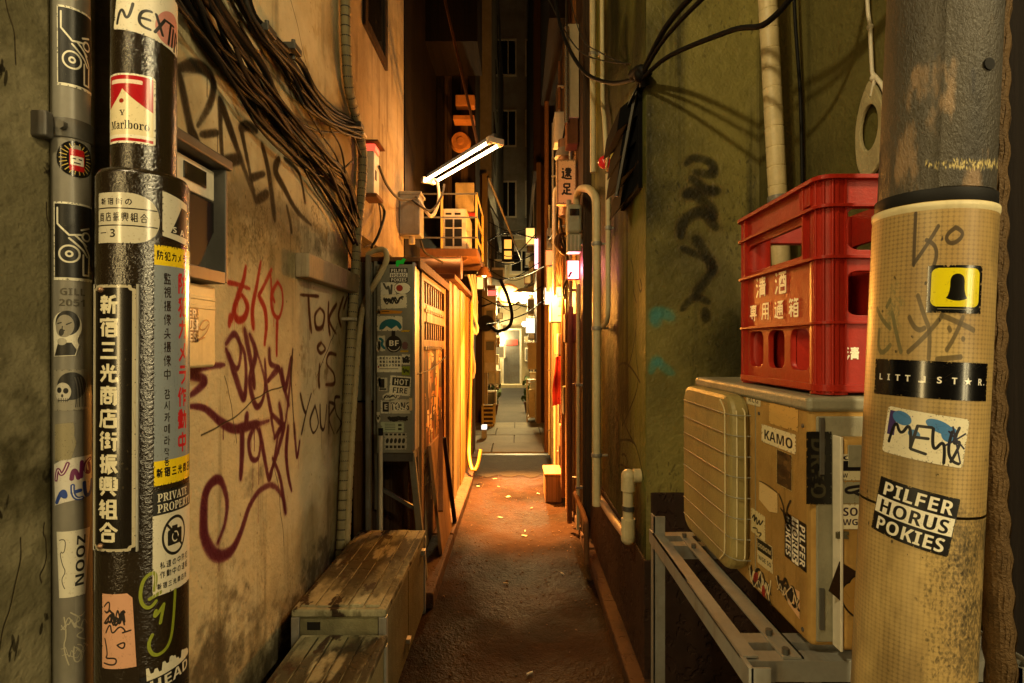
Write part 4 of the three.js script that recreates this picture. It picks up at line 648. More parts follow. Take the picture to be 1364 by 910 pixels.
// ------------------------------------------------------------------ red plastic sake crate
M.crate = phys({ specularIntensity: 0.45, map: grime([0.36, 0.02, 0.009], [0.2, 0.01, 0.005], [0.3, 0.028, 0.014], 0.5, 0.3), bumpMap: bumpFine, bumpScale: 0.0008, roughness: 0.42 });
{
  const X0 = 0.596, X1 = 0.882, d0 = 1.062, d1 = 1.462, Y = 1.352, H = 0.432, y = (k) => Y + H * k, th = 0.01;
  const t = thing('bottle_crate', 'red plastic sake bottle crate standing on top of the air conditioner', 'crate', V((X0 + X1) / 2, Y, (d0 + d1) / 2));
  const holes = (s, list) => { list.forEach(([a, b, c, e, r]) => s.holes.push(rrect(a, b, c, e, r, THREE.Path))); return s; };
  const long = () => holes(rrect(d0 + 0.03, y(0.012), d1 - 0.03, y(1), 0.004), [[d0 + 0.065, y(0.66), d1 - 0.05, y(0.82), 0.03], ...[0, 1, 2].map((i) => [d0 + 0.05 + i * 0.105, y(0.1), d0 + 0.13 + i * 0.105, y(0.31), 0.024])]);
  const short = () => holes(rrect(X0 + 0.03, y(0.012), X1 - 0.03, y(1), 0.004), [[X0 + 0.05, y(0.66), X1 - 0.05, y(0.86), 0.03], [X0 + 0.05, y(0.36), X1 - 0.05, y(0.57), 0.028]]);
  const wallL = part(t, 'side_wall', onSide(plate(long(), th, 0.0015), X0 + 0.006, 1), M.crate), wallF = part(t, 'side_wall', onFront(plate(short(), th, 0.0015), d0 + 0.016), M.crate);
  part(t, 'side_wall', onSide(plate(long(), th, 0.0015), X1 - 0.016, 1), M.crate); part(t, 'side_wall', onFront(plate(short(), th, 0.0015), d1 - 0.006), M.crate);
  for (const [X, d, sx, sd] of [[X0, d0, 1, 1], [X0, d1, 1, -1], [X1, d0, -1, 1], [X1, d1, -1, -1]]) {
    const r = 0.034; part(t, 'corner_post', [lathe([[r, 0], [r, H * 0.995]], V(X + sx * r, Y, d + sd * r), 28), ...[0.2, 0.5, 0.8].map((a) => { const ang = a * Math.PI / 2; return cyl(V(X + sx * r - sx * Math.cos(ang) * r, Y + 0.003, d + sd * r - sd * Math.sin(ang) * r), V(X + sx * r - sx * Math.cos(ang) * r, y(0.99), d + sd * r - sd * Math.sin(ang) * r), 0.0035, 0.0035, 8); })], M.crate);
  }
  const ring = (k, h, o, rad) => { const s = rrect(X0 - o, -d1 - o, X1 + o, -d0 + o, rad), q = rrect(X0 + 0.012, -d1 + 0.012, X1 - 0.012, -d0 - 0.012, 0.03, THREE.Path); s.holes.push(q); return plate(s, h, 0.001, 8).rotateX(Math.PI / 2).applyMatrix4(new THREE.Matrix4().makeScale(1, -1, -1)).translate(0, y(k) - h, 0); };
  const flatRing = (k, h, o, rad) => { const s = rrect(X0 - o, d0 - o, X1 + o, d1 + o, rad); s.holes.push(rrect(X0 + 0.012, d0 + 0.012, X1 - 0.012, d1 - 0.012, 0.03, THREE.Path)); const g = plate(s, h, 0.0008, 8); g.rotateX(-Math.PI / 2); return g.translate(0, y(k) - h, 0); };
  for (const [k, h, o] of [[1, 0.007, 0.008], [0.868, 0.005, 0.007], [0.635, 0.005, 0.006], [0.335, 0.004, 0.003], [0.045, 0.012, 0.002]]) part(t, 'rim', flatRing(k, h, o, 0.034), M.crate);
  for (const d of [d0 + 0.062, d1 - 0.05]) part(wallL, 'rib', bx(X0 - 0.004, X0 + 0.008, y(0.63), y(0.99), d, d + 0.004), M.crate);
  for (let i = 0; i < 9; i++) part(wallL, 'grip_ridge', bx(X0 - 0.003, X0 + 0.006, y(0.885), y(0.975), d0 + 0.036 + i * 0.005, d0 + 0.038 + i * 0.005), M.crate);
  for (const X of [X0 + 0.03, X0 + 0.046]) part(wallF, 'rib', bx(X, X + 0.004, Y + 0.01, y(0.99), d0 - 0.002, d0 + 0.01), M.crate);
  part(t, 'bottom_tray', [bx(X0 + 0.01, X1 - 0.01, Y + 0.004, Y + 0.012, d0 + 0.01, d1 - 0.01)], M.crate);
  for (let i = 1; i < 3; i++) part(t, 'divider', bx(X0 + 0.02, X1 - 0.02, Y + 0.012, y(0.58), d0 + (d1 - d0) * i / 3 - 0.002, d0 + (d1 - d0) * i / 3 + 0.002), M.crate);
  part(t, 'divider', bx((X0 + X1) / 2 - 0.002, (X0 + X1) / 2 + 0.002, Y + 0.012, y(0.58), d0 + 0.02, d1 - 0.02), M.crate);
  const cream = '#fff4da';
  part(wallL, 'lettering', sheetQuad(V(X0 + 0.003, y(0.49), (d0 + d1) / 2 + 0.012), AXN, UPV, 0.27, 0.118, print(540, 236, (c) => { row(c, '清酒', 96, 4, 112, 112, 200, 13, cream); row(c, '専用通箱', 22, 138, 88, 88, 134, 10, cream); })), M.print);
  part(wallF, 'lettering', sheetQuad(V(X0 + 0.09, y(0.19), d0 + 0.003), AXX, UPV, 0.085, 0.04, print(240, 110, (c) => { glyph(c, '清', 8, 18, 76, 76, 10, cream); c.strokeStyle = cream; c.lineWidth = 9; c.beginPath(); c.arc(170, 56, 42, 0, 7); c.stroke(); c.lineWidth = 11; scrawl(c, '58,40 72,34 80,52 62,62 78,74', 240, 110, 11, cream); })), M.print);
}
// tape-wrapped refrigerant pipe on the recess wall
{
  const t = thing('insulated_pipe', 'upright cream tape-wrapped pipe against the recess wall behind the crate', 'pipe', V(0.962, 0.85, 1.88)); t.rotation.z = 0.052;
  const prof = []; for (let y = 0, i = 0; y < 4; y += 0.068, i++) { prof.push([0.0302, y], [0.0308, y + 0.06], [0.0312, y + 0.0635], [0.0275, y + 0.0642], [0.0275, y + 0.0675]); }
  part(t, 'tape_wrap', lathe(prof, V(0.962, 0.85, 1.88), 24), std({ map: grime([0.66, 0.53, 0.28], [0.42, 0.31, 0.13], [0.5, 0.4, 0.2], 0.5, 0.4), roughness: 0.5 }));
  for (const y of [1.1, 1.9, 2.6]) part(t, 'pipe_clip', [lathe([[0.032, 0], [0.0345, 0.003], [0.0345, 0.018], [0.032, 0.021]], V(0.962, 0.85 + y, 1.88), 24)], M.pvcGrey);
  solo('pipe_cable', 'thin black cable running beside the cream tape-wrapped pipe', 'cable', tube([V(0.985, 1.3, 1.86), V(0.975, 2.2, 1.86), V(0.955, 2.6, 1.865), V(0.93, 3.2, 1.87)], 0.006, 40), M.blackCable);
}
// white strap hanging on the recess wall
{
  const X = 0.984, c = atX(1160, 172, X), s = new THREE.Shape(); { const z = -c.z, y = c.y; s.moveTo(z, y + 0.13); s.bezierCurveTo(z + 0.02, y + 0.12, z + 0.06, y + 0.06, z + 0.058, y - 0.01); s.bezierCurveTo(z + 0.056, y - 0.09, z + 0.04, y - 0.125, z, y - 0.128); s.bezierCurveTo(z - 0.04, y - 0.125, z - 0.062, y - 0.08, z - 0.06, y - 0.01); s.bezierCurveTo(z - 0.056, y + 0.06, z - 0.02, y + 0.12, z, y + 0.13); }
  const hole = new THREE.Path(); hole.absellipse(-c.z, c.y + 0.004, 0.042, 0.066, 0, Math.PI * 2); s.holes.push(hole);
  const t = thing('hanging_strap', 'cream oval strap ring hanging on a knotted cord against the recess wall', 'strap', V(c.x, c.y - 0.11, -c.z));
  part(t, 'strap_ring', onSide(plate(s, 0.005, 0.003, 28), X - 0.004, 1), M.conduitCream ??= std({ map: grime([0.4, 0.34, 0.19], [0.18, 0.14, 0.065], [0.28, 0.23, 0.12], 0.3, 0.4), bumpMap: bumpFine, bumpScale: 0.003, roughness: 0.7 }));
  const w = (x, y) => { const p = atX(x, y, X); p.x -= 0.004; return p; };
  part(t, 'cord', [tube([w(1163, 128), w(1167, 104), w(1164, 96), w(1162, 60), w(1161, 36), w(1158, 12), w(1156, -40)], 0.0052, 60), ball(w(1161, 36), 0.009), ball(w(1166, 104), 0.01), tube([w(1166, 100), w(1176, 112), w(1182, 124)], 0.006, 10)], M.whiteWorn);
}
// ------------------------------------------------------------------ grey downpipe with stickers
{
  const r = 0.036, base = V(-1.008, 0, 1.228), t = thing('downpipe', 'grey plastic downpipe plastered with black and white stickers', 'downpipe', base); t.rotation.z = 0.004;
  const P = new RoundPost(t);
  part(t, 'pipe', lathe([[r, 0], [r, 5]], base, 40), M.pvcGrey);
  const c1 = P.hit(100, 172, r).h, b = part(t, 'bracket', [lathe([[r + 0.001, c1 - 0.022], [r + 0.005, c1 - 0.02], [r + 0.005, c1 + 0.02], [r + 0.001, c1 + 0.022]], V(-1.008, 0, 1.228), 36), bx(-1.056, -1.03, c1 - 0.026, c1 + 0.026, 1.2, 1.256, 0.004)], M.darkSteel, 'dark pipe bracket');
  part(b, 'bolt', cyl(V(-0.99, c1, 1.187), V(-0.99, c1, 1.176), 0.01, 0.01, 6), M.darkSteel);
  part(b, 'clamp_lug', bx(-1.052, -1.012, c1 - 0.03, c1 + 0.028, 1.166, 1.19, 0.006), M.darkSteel);
  const lineFigure = (c, w, h) => {
    fillRound(c, 0, 0, w, h, 3, '#d5cfb9'); fillRound(c, 6, 10, w - 14, h - 24, 2, '#0f0e0c'); speck(c, w, h * 0.4, 120, '#4a463a', 3);
    c.strokeStyle = '#d5cfb9'; c.lineWidth = 9; c.lineJoin = 'round'; const path = (t) => { for (const l of lines(t)) { c.beginPath(); l.forEach(([a, b], k) => c[k ? 'lineTo' : 'moveTo'](a * w / 100, b * h / 100)); c.stroke(); } };
    path('10,8 10,28 34,42 62,40|34,46 62,60 72,68|58,34 78,30|62,66 62,92 76,92 78,66 62,50|46,42 70,54'); for (const [x, y, r] of [[0.34, 0.66, 0.2], [0.34, 0.66, 0.06], [0.7, 0.42, 0.1]]) { c.beginPath(); c.arc(w * x, h * y, w * r, 0, 7); c.stroke(); }
  };
  P.stick('sticker', 'black sticker with a white line drawing of a wheeled figure', r, 76, 12, 128, 118, print(200, 380, lineFigure));
  P.stick('sticker', 'round black sticker with a red can and pale rays', r, 75, 187, 121, 236, print(200, 200, (c, w, h) => {
    c.fillStyle = '#0c0b09'; c.beginPath(); c.arc(100, 100, 98, 0, 7); c.fill(); c.strokeStyle = '#b59a4a'; c.lineWidth = 5; for (let i = 0; i < 22; i++) { const a = i / 22 * 6.283; c.beginPath(); c.moveTo(100 + 50 * Math.cos(a), 100 + 56 * Math.sin(a)); c.lineTo(100 + 84 * Math.cos(a), 100 + 84 * Math.sin(a)); c.stroke(); }
    fillRound(c, 64, 46, 72, 118, 8, '#b3141a'); fillRound(c, 82, 24, 36, 22, 4, '#9a9684'); fillRound(c, 68, 84, 64, 50, 4, '#ded6c4'); c.fillStyle = '#14110e'; c.fillRect(78, 96, 16, 7); c.fillRect(106, 96, 16, 7); c.fillRect(84, 118, 32, 6);
  }), { mat: M.gloss });
  P.stick('sticker', 'second black sticker with a white line drawing below the round one', r, 72, 270, 124, 374, print(200, 380, lineFigure));
  P.stick('pen_mark', 'faded marker scrawl', r, 76, 380, 116, 412, print(160, 110, (c, w, h) => { c.globalAlpha = 0.75; type(c, 'GILL', w / 2, 30, 44, '#4b4432', { width: 130 }); type(c, '2051', w / 2, 80, 44, '#4b4432', { width: 140 }); }));
  P.stick('sticker', 'cut-out photo sticker of a shouting face', r, 71, 410, 110, 476, print(170, 270, (c, w, h) => {
    c.fillStyle = '#d8d2bd'; c.beginPath(); c.moveTo(4, 90); c.bezierCurveTo(10, 0, 150, -10, 164, 90); c.bezierCurveTo(170, 150, 120, 170, 150, 200); c.lineTo(130, 262); c.lineTo(10, 266); c.fill();
    c.fillStyle = '#1a1815'; c.beginPath(); c.ellipse(88, 84, 66, 68, 0.2, 0, 7); c.fill(); c.fillStyle = '#8d8676'; c.beginPath(); c.ellipse(74, 100, 50, 62, 0.15, 0, 7); c.fill(); c.fillStyle = '#14110e'; c.beginPath(); c.ellipse(58, 134, 14, 20, 0.2, 0, 7); c.fill(); c.lineWidth = 6; scrawl(c, '22,32 34,30|50,34 64,30|38,38 34,46 44,46', w, h, 6, '#1c1915'); c.fillStyle = '#23201b'; c.beginPath(); c.moveTo(14, 262); c.lineTo(40, 190); c.lineTo(110, 190); c.lineTo(136, 230); c.lineTo(126, 258); c.fill(); c.fillStyle = '#a8a290'; c.beginPath(); c.ellipse(60, 184, 26, 20, 0, 0, 7); c.fill();
  }));
  P.stick('sticker', 'grey sticker of a long-haired skull', r, 72, 492, 115, 547, print(180, 220, (c, w, h) => {
    fillRound(c, 0, 0, w, h, 8, '#8c8675'); c.fillStyle = '#1b1916'; c.beginPath(); c.ellipse(100, 90, 74, 74, 0, 0, 7); c.fill(); c.fillStyle = '#b8b2a0'; c.beginPath(); c.ellipse(56, 120, 42, 50, 0, 0, 7); c.fill(); c.fillStyle = '#171512'; for (const [x, y, a, b] of [[38, 110, 13, 15], [72, 114, 13, 15], [54, 140, 6, 9]]) { c.beginPath(); c.ellipse(x, y, a, b, 0, 0, 7); c.fill(); } c.fillRect(30, 162, 56, 5); for (let i = 0; i < 6; i++) c.fillRect(32 + i * 9, 152, 3, 22); for (let i = 0; i < 7; i++) scrawl(c, `${60 + i * 4},20 ${72 + i * 4},50 ${66 + i * 5},92`, w, h, 4, i % 2 ? '#57524a' : '#0f0d0b');
  }));
  P.stick('sticker', 'torn blank paper scrap', r, 73, 562, 103, 615, print(120, 200, (c, w, h) => { c.fillStyle = '#8f8566'; c.beginPath(); c.moveTo(2, 10); c.lineTo(100, 4); c.quadraticCurveTo(110, 30, 104, 70); c.lineTo(116, 110); c.lineTo(90, 190); c.lineTo(2, 196); c.fill(); speck(c, w, h, 60, '#57503a', 3); }));
  P.stick('sticker', 'purple and blue graffiti lettering sticker', r, 72, 608, 122, 673, print(210, 270, (c, w, h) => {
    c.fillStyle = '#cfc9bd'; c.beginPath(); c.moveTo(2, 40); c.lineTo(60, 10); c.lineTo(200, 4); c.lineTo(208, 120); c.lineTo(190, 230); c.lineTo(60, 250); c.lineTo(10, 266); c.fill();
    scrawl(c, '8,46 12,16 24,44 36,14|44,46 48,12 58,46|66,14 64,44|90,10 72,16 74,36 92,40 86,20', w, h, 20, '#6d1d54'); scrawl(c, '10,92 26,60 34,88 20,74|46,60 44,92 66,88|46,74 62,72|72,58 72,88 94,82 96,56', w, h, 20, '#23408f'); scrawl(c, '8,46 12,16 24,44 36,14|90,10 72,16 74,36|46,60 44,92 66,88', w, h, 5, '#e3dfd6');
  }));
  P.stick('sticker', 'white sticker lettered ZOON running downwards', r, 75, 705, 120, 797, print(190, 330, (c, w, h) => {
    c.fillStyle = '#d2ccb8'; c.beginPath(); c.moveTo(4, 4); c.lineTo(186, 10); c.lineTo(150, 326); c.lineTo(20, 320); c.fill(); c.save(); c.translate(w * 0.66, h * 0.48); c.rotate(Math.PI / 2 + 0.05); type(c, 'ZOON', 0, 0, 62, '#14120e', { width: 250 }); c.restore(); scrawl(c, '12,14 30,10 26,34 12,30 20,50 30,60 14,72 26,84', w, h, 4, '#3a352a');
  }));
  P.stick('pen_mark', 'pale paint-pen scribble', r, 78, 812, 118, 892, print(160, 300, (c, w, h) => { scrawl(c, '40,4 80,20 40,24 88,40 44,44 84,56|20,10 30,40 14,60 34,90|50,62 44,84 66,92 74,72 54,64|80,62 96,70', w, h, 8, '#a39c86'); scrawl(c, '70,90 90,66 60,60', w, h, 7, '#a39c86'); tagScribble(c, w, h * 0.55, '#a39c86', 6, 2); c.translate(0, h * 0.5); tagScribble(c, w, h * 0.4, '#a39c86', 6, 2); }));
}
// ------------------------------------------------------------------ black lamp-post with plates and notices
M.blackPaint = phys({ color: lin(0.016, 0.01, 0.004), roughness: 0.16, ior: 1.8, bumpMap: greyTile(0.07, (x, y) => at(nC, x, y) * 0.85 + at(nA, x, y) * 0.15), bumpScale: 0.0011 });
{
  const R = 0.0825, r = 0.0585, base = V(-0.794, 0, 1.143), t = thing('lamp_post', 'glossy black painted steel post with a vertical Japanese name plate', 'post', base); t.rotation.z = -0.002;
  const P = new RoundPost(t), c0 = P.hit(190, 224, R).h;
  part(t, 'lower_shaft', lathe([[R, 0], [R, c0 - 0.012], [R - 0.006, c0], [r, c0 + 0.004]], base, 64), M.blackPaint);
  part(t, 'upper_shaft', lathe([[r, c0 - 0.02], [r, 5.5]], base, 56), M.blackPaint);
  P.stick('sticker', 'white sticker with black brushed letters over a red smear', r, 155, -26, 239, 50, print(340, 300, (c, w, h) => {
    fillRound(c, 0, 0, w, h, 12, '#cfc6b0'); c.fillStyle = '#a84a42'; c.globalAlpha = 0.6; c.beginPath(); c.ellipse(250, 190, 70, 100, 0.2, 0, 7); c.fill(); c.globalAlpha = 1; scrawl(c, '6,90 8,54 22,90 24,52|46,54 34,56 34,88 48,86|34,72 46,70|52,54 64,84|64,54 54,86|66,54 80,52|74,54 74,92|80,58 80,92|86,60 86,96|86,60 96,68 88,76 98,98', w, h, 13, '#191511');
  }), { rot: -0.14 });
  P.stick('sticker', 'red and white mountain-shaped packet sticker', r, 147, 98, 207, 191, print(240, 370, (c, w, h) => {
    fillRound(c, 0, 0, w, h, 16, '#e0d9c3'); fillRound(c, 10, 10, w - 20, h * 0.62, 8, '#a5161c'); c.fillStyle = '#d8c9a0'; c.beginPath(); c.moveTo(10, h * 0.5); c.quadraticCurveTo(70, h * 0.4, 96, h * 0.22); c.quadraticCurveTo(160, h * 0.42, w - 10, h * 0.52); c.lineTo(w - 10, h - 46); c.lineTo(10, h - 46); c.fill(); fillRound(c, 26, 32, 160, 22, 6, '#dfc9b4'); c.fillStyle = '#8c2a14'; c.beginPath(); c.arc(92, 146, 12, 0, 7); c.fill(); c.fillStyle = '#a5161c'; c.fillRect(10, h - 28, w - 20, 16);
    type(c, 'Marlboro', w / 2, h * 0.74, 60, '#17120e', { font: 'serif', width: w * 0.8 }); type(c, 'Y', w * 0.4, h * 0.57, 40, '#2a2118', { font: 'serif' });
  }), { mat: M.gloss });
  P.stick('sticker', 'silver numbered notice sticker with a rounded end', R, 132, 256, 213, 325, print(340, 290, (c, w, h) => {
    c.fillStyle = '#b8b09a'; c.beginPath(); c.moveTo(0, 4); c.lineTo(200, 4); c.quadraticCurveTo(w - 2, 20, w - 2, 150); c.quadraticCurveTo(w - 4, 270, 210, h - 4); c.lineTo(0, h - 4); c.fill(); c.fillStyle = '#2a241a'; c.fillRect(0, 88, w - 14, 7); c.fillRect(0, 184, w - 12, 7); row(c, '新宿街の', 24, 34, 38, 40, 48, 5, '#2d271d'); row(c, '商店振興組合', 14, 114, 36, 54, 46, 5, '#2d271d'); type(c, '3', 104, 232, 62, '#221d14'); c.fillRect(20, 226, 44, 5);
  }), { mat: M.gloss });
  P.stick('sticker', 'white sticker with a black triangle', R, 216, 258, 248, 324, print(150, 280, (c, w, h) => { c.fillStyle = '#c4bca6'; c.beginPath(); c.moveTo(0, 0); c.lineTo(w, 40); c.lineTo(w, h); c.lineTo(0, h - 30); c.fill(); c.fillStyle = '#15120e'; c.beginPath(); c.moveTo(104, 70); c.lineTo(150, 80); c.lineTo(150, 240); c.lineTo(40, 226); c.fill(); type(c, 'S', 62, 206, 46, '#d6cfba'); type(c, 'A', 110, 214, 46, '#d6cfba'); }));
  P.stick('sticker', 'grey and yellow multilingual security camera notice', R, 205, 328, 240, 645, print(400, 1150, (c, w, h) => {
    c.fillStyle = '#7f868a'; c.fillRect(0, 0, w, h); c.fillStyle = '#e0c01c'; c.fillRect(0, 0, w, 96); c.fillRect(0, h - 118, w, 118); row(c, '防犯カメラ作動', 14, 26, 44, 46, 50, 6, '#191609'); row(c, '新宿三光商店街', 14, h - 84, 44, 48, 52, 7, '#191609');
    column(c, '監視摄像头摄像中', 60, 130, 52, 56, 66, 6, '#22221f'); column(c, '감시카메라', 64, 690, 46, 50, 56, 6, '#22221f'); column(c, '작동중', 64, 974, 40, 42, 46, 5, '#22221f'); column(c, '防犯カメラ作動中', 168, 124, 100, 104, 112, 15, '#b01b26');
  }), { t1: 1.35, mat: M.gloss });
  P.stick('notice', 'black and white PRIVATE PROPERTY no-photography notice', R, 203, 652, 240, 790, print(400, 560, (c, w, h) => {
    c.fillStyle = '#14130f'; c.fillRect(0, 0, w, 130); type(c, 'PRIVATE', 30, 38, 62, '#cfc7ae', { font: 'serif', align: 'left' }); type(c, 'PROPERTY', 30, 96, 62, '#cfc7ae', { font: 'serif', align: 'left' }); c.fillStyle = '#c9c1aa'; c.fillRect(0, 130, w, h - 130); c.strokeStyle = '#191712'; c.lineWidth = 16; c.beginPath(); c.arc(170, 260, 100, 0, 7); c.stroke(); c.fillStyle = '#191712'; c.beginPath(); c.roundRect(106, 226, 128, 84, 10); c.fill(); c.fillRect(140, 206, 50, 24); c.strokeStyle = '#c9c1aa'; c.lineWidth = 8; c.beginPath(); c.arc(170, 268, 26, 0, 7); c.stroke(); c.strokeStyle = '#191712'; c.lineWidth = 14; c.beginPath(); c.moveTo(100, 190); c.lineTo(240, 330); c.stroke(); row(c, '私道の中防犯', 50, 384, 38, 40, 46, 5, '#2a271f'); row(c, '作動中の道組', 50, 434, 38, 40, 46, 5, '#2a271f'); row(c, '新宿三光商店街', 30, 496, 32, 34, 40, 5, '#2a271f');
  }), { t1: 1.25 });
  const b = P.box(R, 128, 378, 183, 736), q = print(180, 1100, (c, w, h) => {
    c.fillStyle = '#151009'; c.fillRect(0, 0, w, h); c.strokeStyle = '#a79d84'; c.lineWidth = 12; c.beginPath(); const k = 24; c.moveTo(k, 10); c.lineTo(w - k, 10); c.quadraticCurveTo(w - k, k, w - 10, k); c.lineTo(w - 10, h - k); c.quadraticCurveTo(w - k, h - k, w - k, h - 10); c.lineTo(k, h - 10); c.quadraticCurveTo(k, h - k, 10, h - k); c.lineTo(10, k); c.quadraticCurveTo(k, k, k, 10); c.stroke();
    column(c, '新宿三光商店街振興組合', 42, 44, 78, 84, 93, 12, '#cfc6a8');
  });
  const pl = part(t, 'name_plate', P.bent(R + 0.004, b, q, 0, 18, 20), M.gloss, 'black plate with pale vertical characters and a pale border');
  { const O = base, th = (b.t0 + b.t1) / 2, sc = (h) => part(pl, 'screw', ball(new THREE.Vector3(O.x + (R + 0.004) * Math.sin(th - 0.25), O.y + h, O.z + (R + 0.004) * Math.cos(th - 0.25)), 0.006, 10), M.copper); sc(b.h1 - 0.012); sc(b.h0 + 0.012);
    const edge = []; for (const tt of [b.t0, b.t1]) edge.push(cyl(new THREE.Vector3(O.x + (R + 0.002) * Math.sin(tt), b.h0, O.z + (R + 0.002) * Math.cos(tt)), new THREE.Vector3(O.x + (R + 0.002) * Math.sin(tt), b.h1, O.z + (R + 0.002) * Math.cos(tt)), 0.003, 0.003, 8)); edge.forEach((e) => part(pl, 'plate_edge', e, M.steel)); }
  P.stick('sticker', 'pinkish sticker with a black ink tag', R, 136, 790, 183, 892, print(200, 400, (c, w, h) => { c.fillStyle = '#bf8f70'; c.beginPath(); c.moveTo(4, 6); c.lineTo(150, 4); c.lineTo(176, 30); c.lineTo(196, 396); c.lineTo(4, 396); c.fill(); scrawl(c, '10,18 30,6 24,30 12,24|10,40 40,20 30,44 56,34|16,52 30,36 34,56 60,40 70,50|12,60 24,80 12,86 50,84 44,96 10,92|50,68 72,62 66,76 50,68|64,52 84,50', w, h, 8, '#17110c'); c.save(); c.translate(14, 60); tagScribble(c, w * 0.7, h * 0.34, '#17110c', 9, 3); c.restore(); }));
  P.stick('spray_mark', 'yellow-green sprayed squiggle', R, 180, 752, 236, 880, print(260, 560, (c, w, h) => { scrawl(c, '40,26 50,6 16,10 8,34 30,46 44,38|30,34 56,30|44,48 34,60 62,44|62,44 54,62|92,34 88,70 74,92 40,96 24,80 36,72', w, h, 20, '#7c8420'); }));
  P.stick('sticker', 'black sticker lettered HEAD under a pale skyline', R, 186, 876, 250, 930, print(280, 230, (c, w, h) => { c.fillStyle = '#12100c'; c.fillRect(0, 60, w, h - 60); c.fillStyle = '#c7bfa8'; c.beginPath(); c.moveTo(30, 90); for (let x = 30; x < 280; x += 18) { const y = rr(10, 64); c.lineTo(x, y); c.lineTo(x + 12, y); } c.lineTo(280, 90); c.fill(); type(c, 'HEAD', 150, 130, 84, '#c7bfa8', { width: 230 }); }), { rot: 0.06 });
}
// ------------------------------------------------------------------ electricity meter and the box under it
{
  const X = -0.842, t = thing('electricity_meter', 'grey electricity meter in a glazed case on the plaster wall', 'meter', V(-0.9, 1.62, 1.43));
  part(t, 'case_back', bx(-0.952, -0.9, 1.625, 1.965, 1.29, 1.565, 0.006), M.darkSteel);
  part(t, 'hood', [bx(-0.955, X + 0.012, 1.955, 1.985, 1.27, 1.575, 0.006), bx(-0.955, X, 1.63, 1.96, 1.556, 1.568, 0.003), bx(-0.955, X, 1.625, 1.66, 1.29, 1.556, 0.003)], M.darkSteel);
  part(t, 'register', bx(-0.9, -0.868, 1.86, 1.945, 1.36, 1.545, 0.004), M.whiteWorn);
  part(t, 'display', bx(-0.868, -0.864, 1.885, 1.93, 1.4, 1.5, 0.001, 1), M.darkGlass);
  part(t, 'terminal_cover', onSide(plate((() => { const s = new THREE.Shape(); s.moveTo(1.33, 1.85); s.lineTo(1.53, 1.85); s.lineTo(1.53, 1.77); s.quadraticCurveTo(1.48, 1.7, 1.46, 1.665); s.lineTo(1.36, 1.665); s.quadraticCurveTo(1.35, 1.74, 1.33, 1.78); return s; })(), 0.04, 0.003), -0.905, 1), M.black);
  part(t, 'seal_screw', cyl(V(-0.868, 1.84, 1.4), V(-0.86, 1.84, 1.4), 0.009, 0.009, 10), M.creamPipe);
  const u = thing('junction_box', 'dirty cream junction box with a lettered sticker under the electricity meter', 'box', V(-0.9, 1.385, 1.43));
  part(u, 'casing', bx(-0.952, -0.87, 1.388, 1.618, 1.29, 1.558, 0.01), M.creamPipe);
  part(u, 'ridge', bx(-0.872, -0.867, 1.575, 1.585, 1.3, 1.55, 0.002), M.creamPipe); part(u, 'ridge', bx(-0.872, -0.867, 1.55, 1.56, 1.3, 1.55, 0.002), M.creamPipe);
  part(u, 'sticker', sheetQuad(V(-0.8688, 1.505, 1.405), AXD, UPV, 0.13, 0.095, print(220, 160, pilfer)), M.print, 'black and white lettered sticker');
  part(u, 'pen_mark', sheetQuad(V(-0.8688, 1.49, 1.49), AXD, UPV, 0.09, 0.09, print(150, 150, (c, w, h) => scrawl(c, '10,80 30,40 60,14 88,20 76,50 40,76 20,78|30,40 50,60 78,30|10,84 60,70', w, h, 6, '#7c4a26'))), M.print, 'brown oval scribble');
}
// ------------------------------------------------------------------ two metal-edged chests along the plaster wall
M.worn = std({ map: colorTile(0.8, (x, y) => { const g = at(nC, x * 2, y >> 2), m = at(nA, x * 2, y), p = at(nB, x * 3 + 60, y + 30), f = at(nD, x, y); let c = mix3([0.175, 0.16, 0.088], [0.045, 0.038, 0.021], step(0.35, 0.6, m * 0.5 + g * 0.2 + at(nA, x + 80, y) * 0.3)); c = mix3(c, [0.36, 0.33, 0.2], 0.7 * step(0.54, 0.64, p * 0.6 + at(nB, x + 9, y + 200) * 0.4)); c = mix3(c, [0.035, 0.022, 0.012], step(0.66, 0.72, at(nC, x, y >> 1))); const k = 0.8 + 0.4 * f; return c.map((v) => v * k); }), bumpMap: bumpPits, bumpScale: 0.005, roughness: 0.78 });
M.chestSide = std({ map: grime([0.165, 0.15, 0.08], [0.055, 0.047, 0.024], [0.1, 0.088, 0.046], 0.6, 0.5), bumpMap: bumpFine, bumpScale: 0.003, roughness: 0.6 });
